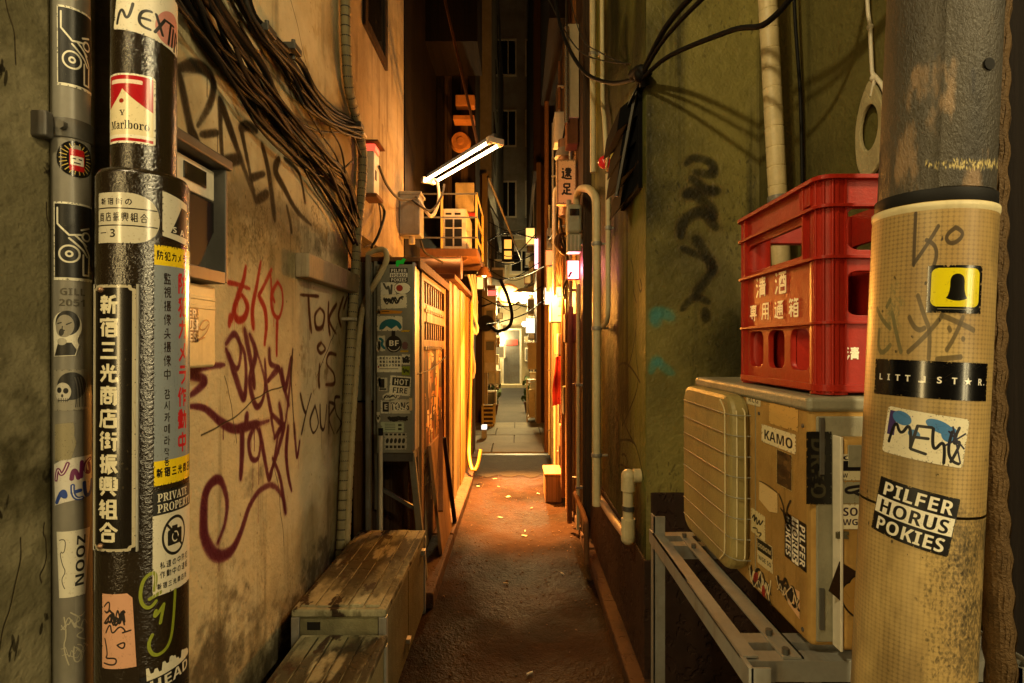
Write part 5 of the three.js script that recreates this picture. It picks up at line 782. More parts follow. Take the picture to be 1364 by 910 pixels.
function chest(X0, X1, H, d0, d1, label, slot) {
  const t = thing('chest', label, 'chest', V((X0 + X1) / 2, 0, (d0 + d1) / 2), 'weathered chests along the plaster wall');
  part(t, 'body', bx(X0 + 0.012, X1 - 0.012, 0.008, H - 0.03, d0 + 0.012, d1 - 0.012, 0.004), M.chestSide);
  part(t, 'lid_frame', [bx(X0, X1, H - 0.036, H - 0.006, d0, d1, 0.008, 2)], M.worn);
  const n = 5, w = (X1 - X0 - 0.05) / n; for (let i = 0; i < n; i++) part(t, 'lid_slat', bx(X0 + 0.026 + i * w, X0 + 0.02 + (i + 1) * w, H - 0.012, H + rr(-0.001, 0.002), d0 + 0.022 + rr(0, 0.008), d1 - 0.022 - rr(0, 0.008), 0.003), M.worn);
  for (const [X, d] of [[X1 - 0.03, d0], [X0, d0], [X1 - 0.03, d1 - 0.03], [X0, d1 - 0.03]]) part(t, 'corner_post', bx(X, X + 0.03, 0, H - 0.036, d, d + 0.03, 0.003), M.steel);
  part(t, 'front_panel', bx(X0 + 0.032, X1 - 0.032, 0.03, H - 0.045, d0 + 0.006, d0 + 0.02, 0.002, 1), M.chestSide);
  for (let i = 0; i < 2; i++) { const a = d0 + 0.034 + i * (d1 - d0 - 0.06) / 2; part(t, 'side_panel', bx(X1 - 0.02, X1 - 0.006, 0.03, H - 0.045, a, a + (d1 - d0 - 0.08) / 2, 0.002, 1), M.chestSide); }
  if (slot) { part(t, 'handle_slot', bx(X0 + 0.06, X0 + 0.11, H - 0.085, H - 0.055, d0 + 0.0045, d0 + 0.0075), M.black); part(t, 'latch', bx(X1 - 0.008, X1 + 0.014, H - 0.1, H - 0.075, d1 - 0.12, d1 - 0.08, 0.003), M.whiteWorn); part(t, 'latch', bx(X1 - 0.008, X1 + 0.012, 0.1, 0.12, d1 - 0.5, d1 - 0.46, 0.003), M.whiteWorn); }
}
chest(-0.862, -0.5, 0.452, 2.05, 2.94, 'weathered slatted chest standing against the sticker-covered cabinet', true);
chest(-0.815, -0.488, 0.37, 1.3, 2.03, 'lower weathered slatted chest beside the black lamp-post', false);

// ------------------------------------------------------------------ black cable bundles on the plaster wall
{
  const P = (x, y, o) => atX(x, y, -0.95 + o);
  const run = (pts, r, m, o = 0.03, wob = 0.6) => tube(pts.map(([x, y], i) => P(x + rr(-2, 2) * wob, y + rr(-2, 2) * wob, o + rr(-0.008, 0.008))), r, 50, 6);
  const cableMats = [M.blackCable, M.blackCable, M.blackCable, M.greyCable, M.blackCable, M.brownCable];
  const lerpPath = (A, B, k, j) => A.map(([x, y], i) => [mix(x, B[i][0], k) + rr(-j, j), mix(y, B[i][1], k) + rr(-j, j)]);
  const upA = [[330, -50], [338, 10], [352, 36], [372, 58], [396, 88], [418, 118], [440, 146], [462, 160], [482, 168]], upB = [[286, -50], [318, 8], [344, 48], [362, 70], [388, 104], [408, 142], [436, 166], [462, 176], [482, 182]];
  for (let i = 0; i < 10; i++) solo('cable', 'dark cable in the upper bundle sweeping down the plaster wall to the conduit', 'cable', run(lerpPath(upA, upB, i / 9, i % 3 ? 2 : 5), i % 4 ? rr(0.004, 0.009) : 0.014, null, 0.025 + (i % 4) * 0.013), cableMats[i % 6], 'cables of the upper bundle');
  const loA = [[262, -60], [288, 0], [316, 50], [346, 96], [380, 142], [412, 182], [440, 212], [462, 238], [477, 280]], loB = [[205, -50], [236, 4], [270, 56], [306, 106], [346, 150], [386, 198], [426, 242], [456, 284], [471, 326]];
  for (let i = 0; i < 19; i++) { const a = (i * 7 % 19) / 18, p = lerpPath(loA, loB, a, 6), b = clamp(a + rr(-0.35, 0.35)), q = lerpPath(loA, loB, b, 6); solo('cable', 'dark cable in the loose lower bundle hanging across the painted tags', 'cable', run([...p.slice(0, 4), ...q.slice(4)], i % 5 === 0 ? rr(0.012, 0.016) : rr(0.004, 0.009), null, 0.02 + (i % 5) * 0.013), cableMats[(i + 2) % 6], 'cables of the lower bundle'); }
  const slack = [['slack cable hanging in a loop over the painted letters beside the meter', [[262, 30], [300, 90], [345, 170], [400, 220], [440, 236], [470, 214]]], ['slack cable dropping from the bundle below the timber rail end', [[380, 150], [396, 200], [420, 252], [446, 290], [468, 344]]], ['thin cable sagging between the two bundles', [[318, 30], [352, 90], [384, 150], [420, 172], [452, 176], [478, 180]]], ['grey cable bowing out beside the ribbed conduit', [[440, 170], [456, 200], [462, 250], [468, 290], [476, 330]]], ['brown cable crossing under the upper bundle', [[350, 44], [390, 116], [430, 180], [452, 216], [474, 300]]], ['black cable curling round behind the ribbed conduit', [[470, 176], [492, 236], [505, 270], [508, 300], [498, 322], [486, 330]]]];
  slack.forEach(([label, p], i) => solo('cable', label, 'cable', run(p, 0.005, null, 0.035), cableMats[i], 'slack cables round the bundles'));
  for (const [x, y] of [[352, 42], [388, 66], [476, 168]]) { const c = P(x, y, 0.04); solo('cable_clamp', x < 360 ? 'dark clamp holding the upper cable bundle to the wall above the tags' : x < 400 ? 'dark clamp on the upper cable bundle beside its upright bolt' : 'dark clamp where the upper cable bundle meets the ribbed conduit', 'clamp', [bx(-0.952, c.x + 0.03, c.y - 0.014, c.y + 0.014, -c.z - 0.035, -c.z + 0.035, 0.004), cyl(V(c.x, c.y - 0.03, -c.z + 0.02), V(c.x, c.y + 0.05, -c.z + 0.02), 0.008)], M.darkSteel); }
}
// ------------------------------------------------------------------ ribbed conduits at the end of the plaster wall
function ribbed(pts, r, pitch, radial = 14) {
  const c = new THREE.CatmullRomCurve3(pts, false, 'catmullrom', 0.5), L = c.getLength(), n = Math.ceil(L / pitch) * 6, g = new THREE.TubeGeometry(c, n, r, radial, false), p = g.attributes.position, q = new THREE.Vector3();
  for (let i = 0; i <= n; i++) { c.getPointAt(i / n, q); const k = i % 6 === 0 ? 0.86 : i % 6 === 1 ? 1.03 : 1; for (let j = 0; j <= radial; j++) { const m = i * (radial + 1) + j; p.setXYZ(m, q.x + (p.getX(m) - q.x) * k, q.y + (p.getY(m) - q.y) * k, q.z + (p.getZ(m) - q.z) * k); } }
  g.computeVertexNormals(); return g;
}
function ribRings(pts, r, pitch) { const c = new THREE.CatmullRomCurve3(pts, false, 'catmullrom', 0.5), n = Math.floor(c.getLength() / pitch), l = []; for (let i = 1; i < n; i++) { const p = c.getPointAt(i / n), t = c.getTangentAt(i / n).multiplyScalar(0.0035); l.push(cyl(p.clone().sub(t), p.clone().add(t), r, r, 14, true)); } return l; }
M.conduit = std({ map: grime([0.42, 0.36, 0.19], [0.2, 0.165, 0.08], [0.3, 0.27, 0.13], 0.35, 0.3), roughness: 0.55 });
{
  const P = (x, y, X = -0.915) => atX(x, y, X);
  const t = thing('ribbed_conduit', 'olive ribbed conduit climbing the end of the tagged plaster wall', 'conduit', V(-0.915, 0.3, 2.9));
  const main = [P(451, 760), P(455, 715), P(459, 620), P(464, 520), P(469, 430), P(473, 370), P(476, 310), P(482, 250), P(483, 205), P(475, 160), P(465, 118), P(461, 60), P(460, 0), P(459, -80)];
  part(t, 'hose', ribbed(main, 0.026, 0.05), M.conduit); part(t, 'rib', ribRings(main, 0.0263, 0.05), M.darkSteel).userData.kind = 'stuff';
  for (const y of [180, 425, 535]) { const c = P(y < 300 ? 480 : 466, y); part(t, 'saddle_clip', [bx(c.x - 0.035, c.x + 0.03, c.y - 0.008, c.y + 0.008, -c.z - 0.035, -c.z + 0.035, 0.003)], M.whiteWorn); }
  const b = thing('branch_conduit', 'thin cream conduit branching off the ribbed conduit towards the cabinet', 'conduit', P(466, 720));
  part(b, 'hose', ribbed([P(462, 730, -0.885), P(468, 600, -0.885), P(474, 500, -0.885), P(480, 430, -0.885), P(487, 400, -0.88), atD(499, 378, 3.07), atD(508, 362, 3.07), atD(515, 345, 3.06), atD(512, 333, 3.1), atD(500, 334, 3.12), atD(488, 340, 3.12)], 0.0165, 0.06, 12), M.creamPipe);
}
{ // small alarm box with a red lamp
  const d0 = 3.3, d1 = 3.43, t = thing('alarm_box', 'small white alarm box with a red lamp on the upper plaster wall', 'alarm', V(-0.93, 2.36, 3.37));
  part(t, 'casing', bx(-0.952, -0.88, 2.38, 2.64, d0, d1, 0.008), M.whiteWorn); part(t, 'slot', bx(-0.882, -0.878, 2.47, 2.53, d0 + 0.03, d0 + 0.06), M.black);
  part(t, 'roof_plate', bx(-0.955, -0.85, 2.69, 2.7, d0 - 0.02, d1 + 0.03, 0.002), M.rust);
  part(t, 'lamp_lens', bx(-0.94, -0.875, 2.645, 2.688, d0 + 0.01, d1 - 0.01, 0.01), glow(1, 0.09, 0.04, 1.1));
  part(t, 'base_plate', bx(-0.955, -0.86, 2.355, 2.378, d0 - 0.01, d1 + 0.02, 0.003), M.rust);
}
// ------------------------------------------------------------------ stickered cabinet on legs
{
  const X0 = -0.812, X1 = -0.602, Y0 = 0.83, Y1 = 1.915, d = 3.1, t = thing('steel_cabinet', 'grey steel cabinet on legs with its narrow face covered in stickers', 'cabinet', V(-0.7, 0, 3.2));
  part(t, 'casing', bx(X0, X1, Y0, Y1, d, d + 0.2, 0.006), M.cabinet);
  part(t, 'edge_strip', bx(X1 - 0.004, X1 + 0.012, Y0 + 0.02, Y1 + 0.01, d - 0.006, d + 0.05, 0.003), M.steel);
  part(t, 'side_rail', bx(X0 - 0.022, X0 - 0.002, 0.5, Y1 + 0.02, d + 0.02, d + 0.06, 0.003), M.cabinet);
  part(t, 'skirt', bx(X0 + 0.004, X1 - 0.004, Y0 - 0.05, Y0, d + 0.01, d + 0.19, 0.003), M.darkSteel);
  part(t, 'leg', bar(V(-0.615, Y0, d + 0.03), V(-0.545, 0.09, d + 0.06), 0.035, 0.035), M.cabinet); part(t, 'leg', bar(V(-0.8, Y0, d + 0.03), V(-0.8, 0.0, d + 0.03), 0.03, 0.03), M.darkSteel); part(t, 'leg', bar(V(-0.62, Y0, d + 0.17), V(-0.6, 0.09, d + 0.19), 0.03, 0.03), M.darkSteel);
  part(t, 'brace', bar(V(-0.8, 0.62, d + 0.04), V(-0.6, 0.5, d + 0.05), 0.02, 0.02), M.darkSteel);
  const S = (label, x0, y0, x1, y1, w, h, draw, rot = 0, k = 0) => part(t, 'sticker', onFaceD(d - k * 0.0008, x0, y0, x1, y1, print(w, h, draw), rot), M.print, label);
  S('bright green animal-shaped sticker', 526, 343, 541, 356, 110, 90, (c, w, h) => { c.fillStyle = '#12d43c'; c.beginPath(); c.moveTo(8, 86); c.lineTo(10, 40); c.lineTo(20, 26); c.lineTo(60, 26); c.lineTo(84, 6); c.lineTo(108, 18); c.lineTo(92, 40); c.lineTo(84, 62); c.lineTo(46, 60); c.lineTo(34, 84); c.fill(); });
  S('lettered black and white sticker', 519, 357, 543, 376, 160, 120, pilfer);
  S('white tag sticker', 507, 376, 528, 396, 120, 120, (c, w, h) => { fillRound(c, 0, 0, w, h, 5, '#dcd5bc'); scrawl(c, '20,10 40,60 50,10 60,90|70,20 66,80', w, h, 15, '#4c483b'); });
  S('white oval sticker with a red dot', 525, 376, 547, 392, 130, 90, (c, w, h) => { c.fillStyle = '#e9e2c4'; c.beginPath(); c.ellipse(w / 2, h / 2, w / 2, h / 2, 0, 0, 7); c.fill(); c.strokeStyle = '#2b2820'; c.lineWidth = 4; c.stroke(); c.fillStyle = '#9c2c18'; c.beginPath(); c.ellipse(42, 44, 26, 24, 0, 0, 7); c.fill(); }, 0, 1);
  S('cream sticker with a black tag', 507, 392, 542, 411, 220, 120, (c, w, h) => { fillRound(c, 0, 0, w, h, 8, '#dfd6b4'); tagScribble(c, w, h * 0.9, '#191611', 12, 3); }, 0.04, 1);
  S('orange strip sticker', 500, 412, 537, 419, 220, 44, (c, w, h) => { c.fillStyle = '#cf8a1e'; c.beginPath(); c.moveTo(2, 20); c.lineTo(70, 4); c.lineTo(w, 16); c.lineTo(w - 20, h - 8); c.lineTo(40, h - 4); c.fill(); c.fillStyle = '#3a2a0c'; c.fillRect(50, 16, 60, 6); });
  S('white sticker with a teal shape', 502, 421, 536, 441, 210, 120, (c, w, h) => { fillRound(c, 0, 0, w, h, 3, '#e2dab8'); c.fillStyle = '#116a74'; c.beginPath(); c.moveTo(20, 110); c.bezierCurveTo(10, 10, 180, -10, 206, 90); c.lineTo(190, 110); c.lineTo(160, 76); c.lineTo(120, 104); c.lineTo(80, 80); c.lineTo(50, 108); c.fill(); });
  S('small teal sticker', 503, 447, 513, 468, 60, 130, (c, w, h) => { fillRound(c, 0, 0, w, h, 3, '#d4ccac'); scrawl(c, '30,20 80,30 40,60 90,80', w, h, 20, '#146a76'); });
  S('round black and white sticker', 513, 440, 536, 470, 130, 160, (c, w, h) => { c.fillStyle = '#15130f'; c.beginPath(); c.arc(65, 98, 60, 0, 7); c.fill(); c.fillRect(48, 4, 28, 50); type(c, 'BF', 65, 92, 54, '#f2eacc', { width: 80 }); c.strokeStyle = '#d6ceb0'; c.lineWidth = 5; c.beginPath(); c.arc(65, 98, 48, 0.4, 2.6); c.stroke(); }, 0, 1);
  S('yellow tape', 534, 439, 546, 443, 60, 18, (c, w, h) => { c.fillStyle = '#d2a818'; c.fillRect(0, 3, w, 12); }); S('yellow tape', 533, 466, 544, 470, 60, 18, (c, w, h) => { c.fillStyle = '#c9a01a'; c.fillRect(0, 3, w, 12); });
  S('pinkish round sticker', 535, 455, 544, 466, 50, 60, (c) => { c.fillStyle = '#6e4a48'; c.beginPath(); c.ellipse(25, 30, 24, 28, 0, 0, 7); c.fill(); });
  S('white notice with rows of small print', 502, 474, 535, 496, 220, 140, (c, w, h) => { fillRound(c, 0, 0, w, h, 2, '#e4ddbe'); for (let i = 0; i < 3; i++) row(c, i % 2 ? '新宿三光商店街' : '防犯カメラ作動', 24, 10 + i * 30, 20, 22, 27, 4, '#2a261e'); c.fillStyle = '#2a261e'; c.fillRect(20, 108, 170, 5); c.fillStyle = '#a02c1c'; c.fillRect(8, 84, 12, 18); });
  S('small black and white picture sticker', 535, 472, 546, 486, 70, 90, (c, w, h) => { fillRound(c, 0, 0, w, h, 2, '#dad3b8'); tagScribble(c, w, h, '#191611', 12, 3); });
  S('lime sticker', 535, 488, 546, 500, 70, 80, (c, w, h) => { fillRound(c, 0, 0, w, h, 2, '#8b9a1e'); tagScribble(c, w, h, '#33380c', 7, 2); });
  S('dark lettered sticker', 504, 503, 516, 521, 80, 120, (c, w, h) => { fillRound(c, 0, 0, w, h, 2, '#ccc4a4'); fillRound(c, 12, 12, 42, 80, 2, '#1d1a15'); c.fillStyle = '#1d1a15'; c.fillRect(10, 96, 60, 14); });
  S('tilted sticker lettered HOT FIRE', 519, 501, 547, 527, 190, 170, (c, w, h) => { fillRound(c, 0, 0, w, h, 4, '#e8e0c0'); c.fillStyle = '#16130f'; c.fillRect(20, 14, 160, 72); type(c, 'HOT', 100, 52, 70, '#e8e0c0', { width: 130 }); type(c, 'FIRE', 96, 126, 66, '#16130f', { width: 140 }); }, -0.08, 1);
  S('small oval tag sticker', 509, 522, 533, 534, 150, 76, (c, w, h) => { c.fillStyle = '#d5cdae'; c.beginPath(); c.ellipse(75, 38, 74, 36, 0, 0, 7); c.fill(); tagScribble(c, w, h, '#1d1a15', 9, 2); }, 0.1);
  S('white sticker with a black letter block', 507, 533, 520, 551, 90, 120, (c, w, h) => { fillRound(c, 0, 0, w, h, 2, '#dbd4ba'); fillRound(c, 18, 16, 58, 88, 2, '#23201a'); type(c, 'E', 48, 60, 66, '#dbd4ba'); });
  S('black sticker with white lettering', 519, 532, 547, 551, 190, 130, (c, w, h) => { fillRound(c, 0, 0, w, h, 4, '#cdc5a6'); type(c, 'TONS', w / 2, h / 2, 96, '#1b1813', { width: w * 0.9 }); tagScribble(c, w, h, '#f4ecce', 6, 2); });
  S('torn cream paper', 545, 530, 553, 547, 50, 110, (c, w, h) => { c.fillStyle = '#e6c88e'; c.fillRect(0, 0, w, h); }, 0, 2);
  S('black torn sticker', 514, 553, 546, 563, 210, 70, (c, w, h) => tagScribble(c, w, h, '#1a1712', 14, 4));
  S('grey-green printed label', 507, 562, 538, 576, 200, 96, (c, w, h) => { fillRound(c, 0, 0, w, h, 2, '#b2bb98'); for (let i = 0; i < 4; i++) { c.fillStyle = '#4f5645'; c.fillRect(36, 18 + i * 17, 90, 6); } c.fillStyle = '#2a2c20'; c.fillRect(150, 20, 30, 20); c.fillRect(150, 56, 30, 20); });
  S('black and white chequered tag sticker', 512, 577, 542, 599, 200, 150, (c, w, h) => { fillRound(c, 0, 0, w, h, 2, '#bab39a'); for (let i = 0; i < 5; i++) { c.fillStyle = '#191611'; c.fillRect(8 + i * 38, 4, 24, 18); c.beginPath(); c.ellipse(26 + i * 36, 70, 13, 24, 0.2, 0, 7); c.fill(); c.fillRect(10 + i * 36, 112, 26, 26); } });
  for (let i = 0; i < 5; i++) S('torn paper scrap', 501 + (i % 2), 360 + i * 47, 507, 376 + i * 47, 40, 90, (c, w, h) => { c.fillStyle = i % 2 ? '#b9b196' : '#cec6a8'; c.beginPath(); c.moveTo(4, 6); c.lineTo(34, 2); c.lineTo(38, 60); c.lineTo(20, 88); c.lineTo(2, 70); c.fill(); tagScribble(c, w, h, '#24211a', 5, 1); });
  const gp = thing('recess_panel', 'grey steel upright and brown board filling the gap beside the sticker-covered cabinet', 'panel', V(-0.88, 0, 3.08));
  part(gp, 'upright', bx(-0.862, -0.838, 0.02, 1.96, 3.05, 3.09, 0.004), M.steel); part(gp, 'lower_board', bx(-0.945, -0.842, 0.02, 1.12, 3.1, 3.125, 0.004), M.warmWood); part(gp, 'upper_board', bx(-0.945, -0.842, 1.13, 1.93, 3.115, 3.14, 0.004), M.cabinet);
  const q = thing('thin_post', 'thin pale post with a black cap in front of the sticker-covered cabinet', 'post', V(-0.77, 0, 3.03));
  part(q, 'rod', cyl(V(-0.77, 0, 3.03), V(-0.77, 0.95, 3.03), 0.0115, 0.0115, 12), M.whiteWorn); part(q, 'cap', cyl(V(-0.77, 0.945, 3.03), V(-0.77, 0.985, 3.03), 0.014, 0.014, 12), M.black);
}
// ------------------------------------------------------------------ little bar with a slatted door
const posterTex = new Sheet(3.3, 4.42, 0, 2, 700, 1024, (u, v) => {
  const x = px(u, 500), y = px(v, 260), a = at(nC, x * 2, y >> 1), b = at(nB, x * 2, y), f = at(nD, x, y);
  let c = mix3([0.26, 0.13, 0.05], [0.1, 0.045, 0.016], step(0.4, 0.6, a)); c = mix3(c, [0.5, 0.36, 0.18], 0.9 * step(0.56, 0.62, b)); c = mix3(c, [0.04, 0.02, 0.01], step(0.62, 0.66, at(nA, x * 3, y >> 1)));
  const k = 0.8 + 0.4 * f; return c.map((q) => q * k);
});
for (let i = 0; i < 130; i++) { const u = rr(3.36, 4.36), v = rr(0.45, 1.44), w = rr(0.02, 0.09), h = rr(0.03, 0.13), [x, y] = posterTex.xy(u, v); posterTex.ctx.fillStyle = ['#b07a38', '#d8a860', '#5a2c0e', '#e8cf96', '#8b4a18', '#1c0d05'][i % 6]; posterTex.ctx.globalAlpha = 0.85; posterTex.ctx.beginPath(); posterTex.ctx.moveTo(x, y); posterTex.ctx.lineTo(x + w * 620, y + rr(-8, 8)); posterTex.ctx.lineTo(x + w * 620 + rr(-10, 8), y + h * 510); posterTex.ctx.lineTo(x + rr(0, 14), y + h * 510 + rr(-14, 10)); posterTex.ctx.fill(); posterTex.ctx.globalAlpha = 1; if (i % 3 === 0) posterTex.line([[u + 0.01, v - 0.03], [u + w, v - 0.03]], 0.006, '#20100a', 0.8); }
M.posters = std({ map: posterTex.texture(), bumpMap: bumpGrain, bumpScale: 0.008, roughness: 0.65 });
{
  const X = -0.6, t = thing('bar_front', 'little bar front with an orange-lit slatted wooden door and peeling posters', 'bar', V(-0.75, 0, 3.9));
  part(t, 'side_wall', bx(-0.95, -0.66, 0, 1.93, 3.33, 3.37), M.darkWood);
  part(t, 'body', bx(-1.4, -0.68, 0, 1.93, 3.37, 4.44), M.darkWood);
  part(t, 'poster_panel', bx(-0.68, X - 0.012, 0.1, 1.46, 3.33, 4.4), M.posters, 'lower door panel layered with peeling posters');
  const dp = (d0, d1, y0, y1, n, o = 0) => part(t, n, bx(X - 0.05, X + 0.008 + o, y0, y1, d0, d1, 0.003), M.warmWood);
  dp(3.32, 3.4, 0.1, 1.93, 'door_stile'); dp(4.34, 4.42, 0.1, 1.93, 'door_stile'); dp(3.4, 4.34, 1.86, 1.93, 'door_rail', -0.001); dp(3.4, 4.34, 1.6, 1.72, 'door_rail', -0.001); dp(3.4, 4.34, 1.44, 1.485, 'door_rail', -0.001);
  part(t, 'window_pane', bx(X - 0.04, X - 0.03, 1.72, 1.86, 3.4, 4.34), M.darkGlass); part(t, 'window_pane', bx(X - 0.04, X - 0.03, 1.485, 1.6, 3.4, 4.34), M.darkGlass);
  for (const [y0, y1] of [[1.72, 1.86], [1.485, 1.6]]) for (let i = 0; i < 9; i++) { const d = 3.43 + i * 0.098; part(t, 'slat', bx(X - 0.028, X, y0, y1, d, d + 0.036, 0.003), M.warmWood); }
  for (const y of [1.66, 1.42]) for (let i = 0; i < 10; i++) part(t, 'stud', bx(X, X + 0.016, y, y + 0.024, 3.43 + i * 0.09, 3.47 + i * 0.09, 0.004), M.paleWood);
  part(t, 'notice', bx(X + 0.002, X + 0.011, 1.6, 1.71, 3.5, 3.72, 0.001), M.paleWood, 'faded paper notice between the slat rows');
  part(t, 'eave', bx(-0.96, -0.572, 1.935, 1.962, 3.13, 4.5, 0.006), M.rust, 'rusty brown sheet-metal eave'); part(t, 'eave_lip', bx(-0.578, -0.566, 1.9, 1.955, 3.135, 4.495, 0.003), M.rust);
  const s = thing('leaning_board', 'brown wooden A-board leaning against the poster-covered door', 'board', V(-0.53, 0.095, 3.9));
  part(s, 'board', bar(V(-0.575, 0.8, 3.75), V(-0.5, 0.095, 3.75), 0.5, 0.02), M.warmWood); part(s, 'strut', bar(V(-0.56, 0.75, 4.1), V(-0.485, 0.095, 4.15), 0.03, 0.03), M.darkWood); part(s, 'strut', bar(V(-0.57, 0.9, 3.98), V(-0.49, 0.4, 3.42), 0.03, 0.02), M.rust);
  solo('door_wire', 'thin dark wire strung across the slatted door from the cabinet', 'wire', tube([atD(550, 500, 3.14), V(-0.58, 1.29, 3.6), V(-0.575, 1.36, 4.3)], 0.004, 20), M.blackCable);
}
// ------------------------------------------------------------------ board-clad house beyond the bar
{
  const t = thing('boarded_house', 'narrow timber house clad in upright boards beyond the little bar', 'house', V(-1, 0, 5.8));
  part(t, 'body', bx(-2.5, -0.6, 0, 2.0, 4.5, 7.1), M.darkWood);
  const boardTone = (c) => std({ map: wood(c, c.map((v) => v * 0.35), 0.9), bumpMap: bumpGrain, bumpScale: 0.006, roughness: 0.65 }), pale = boardTone([0.3, 0.21, 0.1]), ochre = boardTone([0.36, 0.22, 0.06]);
  const tones = [pale, pale, boardTone([0.2, 0.16, 0.075]), ochre, ochre, M.warmWood, M.warmWood, M.darkWood];
  let d = 4.46; [0.22, 0.28, 0.3, 0.36, 0.4, 0.34, 0.36, 0.36].forEach((w, i) => { part(t, 'board', bx(-0.604, -0.565 + (i % 2) * 0.008, 0.02, 1.985, d, d + w - 0.012, 0.005), tones[i]); d += w; });
  part(t, 'eave', bx(-1, -0.52, 2.0, 2.04, 4.46, 7.12, 0.005), M.rust);
  part(t, 'upper_wall', [bx(-2.5, -0.96, 2.04, 7.2, 4.52, 7.1)], M.blackTimber); part(t, 'upper_bay', bx(-0.96, -0.5, 2.6, 9, 6.35, 7.1), M.blackTimber); part(t, 'roof_gable', bx(-2.5, -0.42, 4.6, 9, 5.6, 6.32), M.blackTimber);
  for (let i = 0; i < 4; i++) part(t, 'bay_board', bx(-0.955 + i * 0.094, -0.869 + i * 0.094, 2.62, 7.1, 6.33, 6.352, 0.003), i % 2 ? M.darkWood : M.blackTimber);
  part(t, 'bay_board', bx(-0.99, -0.94, 2.05, 7, 4.49, 4.53, 0.004), M.blackTimber);
  solo('drain_pipe', 'thin yellow drain pipe with a hooked foot beside the yellow boards', 'pipe', tube([V(-0.53, 1.95, 6.2), V(-0.53, 1.2, 6.1), V(-0.53, 0.5, 5.9), V(-0.52, 0.28, 5.75), V(-0.47, 0.15, 5.6), V(-0.42, 0.2, 5.62), V(-0.39, 0.36, 5.66)], 0.017, 50, 10), M.yellowPaint);
  for (let i = 0; i < 3; i++) solo('hanging_hose', ['cream hose curling down over the yellow boards', 'pale hose looping beside the curling cream hose', 'white hose dropping straight beside the yellow boards'][i], 'hose', tube([atD(624 + i * 4, 366, 6.2 + i * 0.2), atD(630 + i * 2, 390, 6.2 + i * 0.2), atD(629 + i * 3, 412, 6.2 + i * 0.2), atD(636 - i, 436, 6.2 + i * 0.2), atD(633 - i * 3, 445, 6.2 + i * 0.2), atD(626 + i * 3, 428 + i * 30, 6.2 + i * 0.2), atD(624 + i * 3, 452 + i * 26, 6.2 + i * 0.2)], 0.016, 40, 10), M.whiteWorn);
  solo('duct', 'copper-coloured round duct lying on the boarded house eave', 'duct', [cyl(V(-0.955, 2.16, 4.95), V(-0.52, 2.16, 4.95), 0.098, 0.098, 28), cyl(V(-0.72, 2.16, 4.95), V(-0.7, 2.16, 4.95), 0.104, 0.104, 28), cyl(V(-0.54, 2.16, 4.95), V(-0.515, 2.16, 4.95), 0.106, 0.106, 28), bx(-0.9, -0.86, 2.038, 2.1, 4.9, 5)], M.copper);
  const b = thing('balcony', 'rusty railed ledge carrying the white air conditioner', 'balcony', V(-0.7, 2.3, 5.6));
  part(b, 'platform', bx(-0.97, -0.4, 2.32, 2.4, 5.3, 6.3, 0.005), M.rust);
  for (const X of [-0.76, -0.42]) part(b, 'post', bx(X, X + 0.022, 2.4, 2.95, 5.31, 5.332), M.yellowPaint); part(b, 'post', bx(-0.42, -0.398, 2.4, 2.95, 6.24, 6.262), M.yellowPaint);
  for (const y of [2.5, 2.7, 2.93]) { part(b, 'rail', bx(-0.95, -0.4, y, y + 0.014, 5.305, 5.319), M.darkSteel); part(b, 'rail', bx(-0.412, -0.398, y, y + 0.014, 5.32, 6.25), M.yellowPaint); }
  part(b, 'brace', bar(V(-0.96, 2.06, 5.35), V(-0.5, 2.32, 5.35), 0.03, 0.03), M.rust);
  const a = thing('wall_air_conditioner', 'small white air conditioner with square openings on the railed ledge', 'air conditioner', V(-0.65, 2.4, 5.6));
  part(a, 'casing', bx(-0.76, -0.52, 2.415, 2.83, 5.45, 6.1, 0.01), M.whiteWorn); for (const X of [-0.74, -0.56]) part(a, 'foot', bx(X, X + 0.03, 2.4, 2.42, 5.5, 6.0), M.darkSteel);
  for (let i = 0; i < 2; i++) { for (let j = 0; j < 3; j++) part(a, 'opening', bx(-0.735 + i * 0.092, -0.658 + i * 0.092, 2.45 + j * 0.095, 2.53 + j * 0.095, 5.446, 5.452), M.black); part(a, 'vent', bx(-0.73 + i * 0.092, -0.67 + i * 0.092, 2.765, 2.785, 5.446, 5.452), M.black); }
  const w = thing('signboard', 'plain cream signboard hung on the timber bay above the railed ledge', 'signboard', V(-0.62, 3.0, 6.3)); part(w, 'board', bx(-0.73, -0.51, 3.0, 3.34, 6.27, 6.325, 0.008), M.cream); part(w, 'rail', bx(-0.76, -0.48, 2.95, 2.99, 6.26, 6.325, 0.004), M.redPaint);
  solo('vent_cover', 'round cream vent cover on the timber bay above the signboard', 'vent', [cyl(V(-0.67, 3.82, 6.33), V(-0.67, 3.82, 6.26), 0.12, 0.1, 28), cyl(V(-0.67, 3.82, 6.262), V(-0.67, 3.82, 6.25), 0.05, 0.04, 20)], M.orangePaint);
  solo('bracket_shelf', 'narrow orange shelf on the timber bay above the round vent cover', 'shelf', bx(-0.74, -0.5, 4.02, 4.07, 6.15, 6.33, 0.004), M.orangePaint);
  solo('sign_box', 'small salmon box fixed high on the timber bay', 'box', bx(-0.72, -0.5, 4.2, 4.33, 6.2, 6.33, 0.012), M.orangePaint);
  const x = thing('transformer_box', 'grey steel box on the end of the upper plaster wall', 'box', V(-0.86, 2.3, 4.4)); part(x, 'casing', bx(-0.948, -0.78, 2.33, 2.66, 4.3, 4.48, 0.012), M.steel); part(x, 'lid', bx(-0.948, -0.77, 2.65, 2.675, 4.29, 4.49, 0.005), M.steel); part(x, 'gland', cyl(V(-0.86, 2.27, 4.38), V(-0.86, 2.335, 4.38), 0.025, 0.025, 12), M.creamPipe);
